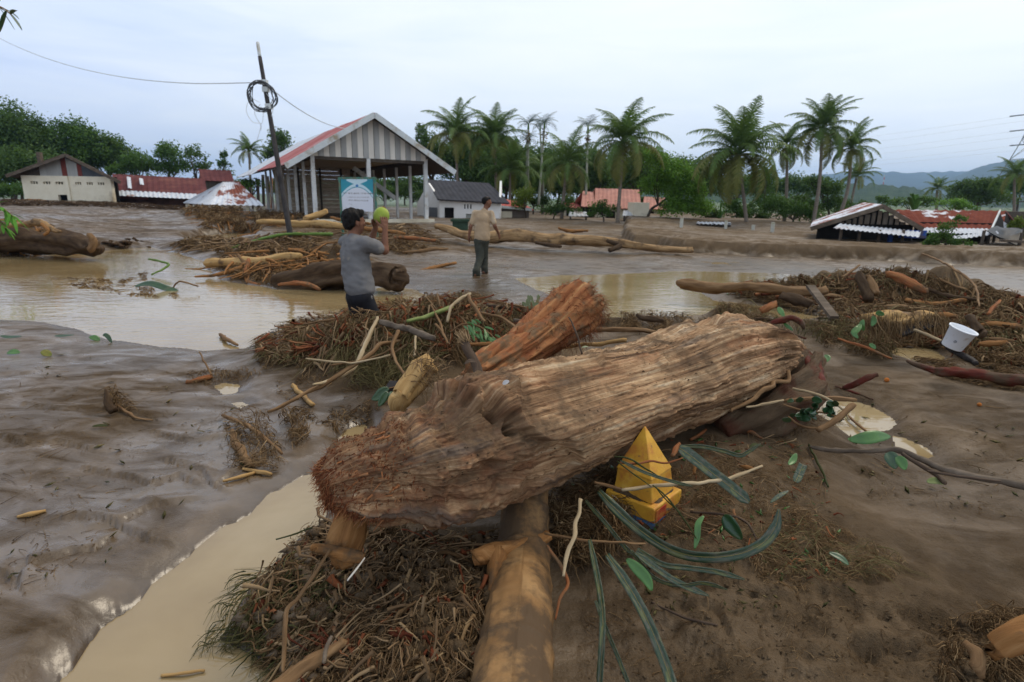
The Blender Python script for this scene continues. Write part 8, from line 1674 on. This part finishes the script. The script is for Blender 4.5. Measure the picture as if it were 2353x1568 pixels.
ph = [ell(PH(-.030, 0, .040), np.array([.100, .088, .090])*1.06, BH, .02), ell(PH(-.060, 0, -.012), np.array([.060, .076, .075])*1.06, BH, .03), cap(PH(.045, .035, .085), PH(.045, -.035, .085), .034, .034, .03), cap(PH(.0, .078, .03), PH(.012, .080, .0), .014, .008, .02), cap(PH(.0, -.078, .03), PH(.012, -.080, .0), .014, .008, .02)]
V, Fq = sdf_mesh(ph, .007, lambda x, y, z: .010*fbm3(x*55, y*55, z*22, 3, 311)); obj('hair', V, Fq, m_hair, man)
hem = J(828, 676)
ps = [ell(chest, (.140, .185, .19), basis(fd), .05), *[ell(chest+(hem+zz*.05-chest)*q, (.140+.010*q, .176+.004*q, .10), basis(fd), .045) for q in (.3, .5, .7, .85, 1.0)], cap(shR+zz*.0, shL, .072, .072, .04), cap(neck-zz*.045, neck-zz*.015, .075, .066, .03),
      cap(shR, shR+(elR-shR)*.58, .076, .074, .03), cap(shL, shL+(elL-shL)*.58, .076, .074, .03)]
V, Fq = sdf_mesh(ps, .009, lambda x, y, z: .012*fbm3(x*6+z*5, y*6, z*10, 3, 321)+.005*vn3(x*18, y*18, z*26, 322)); obj('shirt', V, Fq, m_shirt, man)
pp = [ell(pelvis-zz*.02, (.138, .172, .12), basis(fd), .03)]+[cap(h_-zz*.02, h_+(k_-h_)*.86, .112, .104, .03) for h_, k_ in ((hipR, knR), (hipL, knL))]
V, Fq = sdf_mesh(pp, .010, fold(331, .007)); obj('shorts', V, Fq, m_short, man)
m_coco = simple('coconut_green', (.20, .27, .035), (.31, .37, .075), scale=5, rough=.4, bump=.08, dirt=(.42, .44, .10), dscale=4, dthr=(.5, .75))
u_, v_ = np.meshgrid(np.linspace(.01, math.pi-.01, 22), np.arange(32)*2*math.pi/32, indexing='ij'); Bc = basis(unit(np.array([.35, .2, 1.0])), (1, 0, 0))
rr_ = .083*(1+.035*np.cos(3*v_)*np.sin(u_)**2); Q = np.stack([rr_*1.10*np.cos(u_), rr_*np.sin(u_)*np.cos(v_), rr_*np.sin(u_)*np.sin(v_)], -1).reshape(-1, 3) @ Bc.T+coco
i, j = np.meshgrid(np.arange(21), np.arange(32), indexing='ij'); jn = (j+1) % 32
cn = thing('coconut', 'yellow green coconut held up in the hands of the man in grey', 'coconut', coco-zz*.09)
obj('husk', Q, np.stack([i*32+j, (i+1)*32+j, (i+1)*32+jn, i*32+jn], -1).reshape(-1, 4), m_coco, cn); V, Fl, _ = tube(np.array([coco+Bc[:, 0]*.088, coco+Bc[:, 0]*.098]), [.028, .016], 12); obj('stem_cap', V, Fl, m_orange, cn)
# --- the man in tan walking away
gp = on(1104, 631); D2 = depth(gp)
def K(px, py, dd=0.0): return atd(px, py, D2+dd)
m_tan = simple('tan_shirt', (.29, .205, .125), (.38, .28, .18), scale=4, rough=.85, bump=.2, bd=.008, dirt=(.52, .44, .33), dscale=2.1, dthr=(.50, .66))
m_trou = simple('dark_green_trousers', (.036, .038, .030), (.062, .063, .050), scale=4, rough=.8, bump=.2, dirt=(.10, .085, .062), dscale=5, dthr=(.55, .7))
fd = unit(np.array([.34, .94, 0])); lf = np.array([-fd[1], fd[0], 0])
man2 = thing('person', 'person in tan shirt and dark trousers walking away on the wet mud', 'person', gp)
neck = K(1113, 484); hd = K(1119, 465); chest = K(1108, 507); waist = K(1108, 533); pelvis = K(1107, 553); shL, shR = K(1092, 491, .02), K(1128, 491, -.02)
elL, wrL = K(1081.5, 521, -.02), K(1078, 541, .02); elR, wrR = K(1137, 520, -.02), K(1145, 536, .12); hipL, hipR = K(1100, 556), K(1113, 556)
ftL, ftR = K(1095, 629, -.22), K(1113.5, 624, .16); knL, knR = K(1103, 592, -.02), K(1113, 592, .14)
for f_ in (ftL, ftR): f_[2] = max(float(gz(f_[0], f_[1])), 0)-.01
pr, PH, BH = head(hd+zz*.005, unit(fd*.62-lf*.75), .98)
pr += [cap(neck-zz*.03, hd-zz*.05, .056, .052, .03), ell(chest, (.105, .155, .17), basis(fd), .05), ell(waist, (.10, .135, .14), basis(fd), .05), ell(pelvis, (.11, .145, .12), basis(fd), .05), cap(shL, shR, .05, .05, .04),
       cap(shL, elL, .047, .037, .03), cap(elL, wrL, .038, .025, .02), cap(shR, elR, .047, .037, .03), cap(elR, wrR, .038, .025, .02), cap(hipL, knL, .078, .052, .03), cap(knL, ftL+zz*.08, .050, .034, .02), cap(hipR, knR, .078, .052, .03), cap(knR, ftR+zz*.08, .050, .034, .02),
       cap(ftL+zz*.035-fd*.05, ftL+zz*.03+fd*.14, .036, .028, .02), cap(ftR+zz*.035-fd*.05, ftR+zz*.03+fd*.14, .036, .028, .02)]
pr += hand(wrL, np.array([-.05, .05, -1.0]), -lf, fd, .25, .98)+hand(wrR, unit(wrR-elR)-.3*zz, lf, fd, .3, .98)
V, Fq = sdf_mesh(pr, .009); obj('body', V, Fq, m_skin, man2); face_bits(man2, PH, BH, .98)
ph = [ell(PH(-.026, 0, .036), np.array([.096, .080, .080])*.98, BH, .02), ell(PH(-.060, 0, -.005), np.array([.048, .066, .05])*.98, BH, .03), cap(PH(.05, .03, .075), PH(.05, -.03, .075), .022, .022, .03)]
V, Fq = sdf_mesh(ph, .009, lambda x, y, z: .004*fbm3(x*50, y*50, z*40, 2, 341)); obj('hair', V, Fq, m_hair, man2)
hem = K(1107.5, 554)
ps = [ell(chest, (.130, .178, .17), basis(fd), .05), *[ell(chest+(hem+zz*.05-chest)*q, (.125+.008*q, .170, .09), basis(fd), .045) for q in (.3, .5, .7, .85, 1.0)], cap(shL, shR, .066, .066, .04), cap(neck-zz*.04, neck-zz*.005, .070, .062, .03),
      cap(shL, shL+(elL-shL)*.72, .066, .064, .03), cap(shR, shR+(elR-shR)*.72, .066, .064, .03)]
V, Fq = sdf_mesh(ps, .011, lambda x, y, z: .009*fbm3(x*8+z*2, y*8, z*6, 3, 351)+.003*vn3(x*20, y*20, z*9, 352)); obj('shirt', V, Fq, m_tan, man2)
cl = [cap(neck+lf*.05*math.cos(a)+fd*.05*math.sin(a)+zz*.005, neck+lf*.05*math.cos(a+.5)+fd*.05*math.sin(a+.5)+zz*.005, .016, .016, .01) for a in np.arange(0, 6.3, .5)]
V, Fq = sdf_mesh(cl, .008); obj('collar', V, Fq, m_tan, man2)
pp = [ell(pelvis, (.128, .162, .11), basis(fd), .03), cap(hipL, knL, .100, .078, .03), cap(knL, ftL+zz*.10, .076, .074, .03), cap(ftL+zz*.10, ftL+zz*.045, .074, .078, .02), cap(hipR, knR, .100, .078, .03), cap(knR, ftR+zz*.12, .076, .070, .03), cap(ftR+zz*.12, ftR+zz*.06, .07, .074, .02)]
V, Fq = sdf_mesh(pp, .011, fold(361, .009, (9, 9, 7))); obj('trousers', V, Fq, m_trou, man2)
# ---------------------------------------------------------------- air: far hills fade to blue
mh, n = material('haze')
vol = n('ShaderNodeVolumePrincipled', 0, {'Color': (.42, .65, 1.0, 1), 'Density': .0003, 'Anisotropy': .7})
n('ShaderNodeOutputMaterial', 0, {'Volume': vol})
b = MB().box((0, 1850, 105), (9000, 4200, 214)); b.obj('haze', mh, None, kind='stuff')
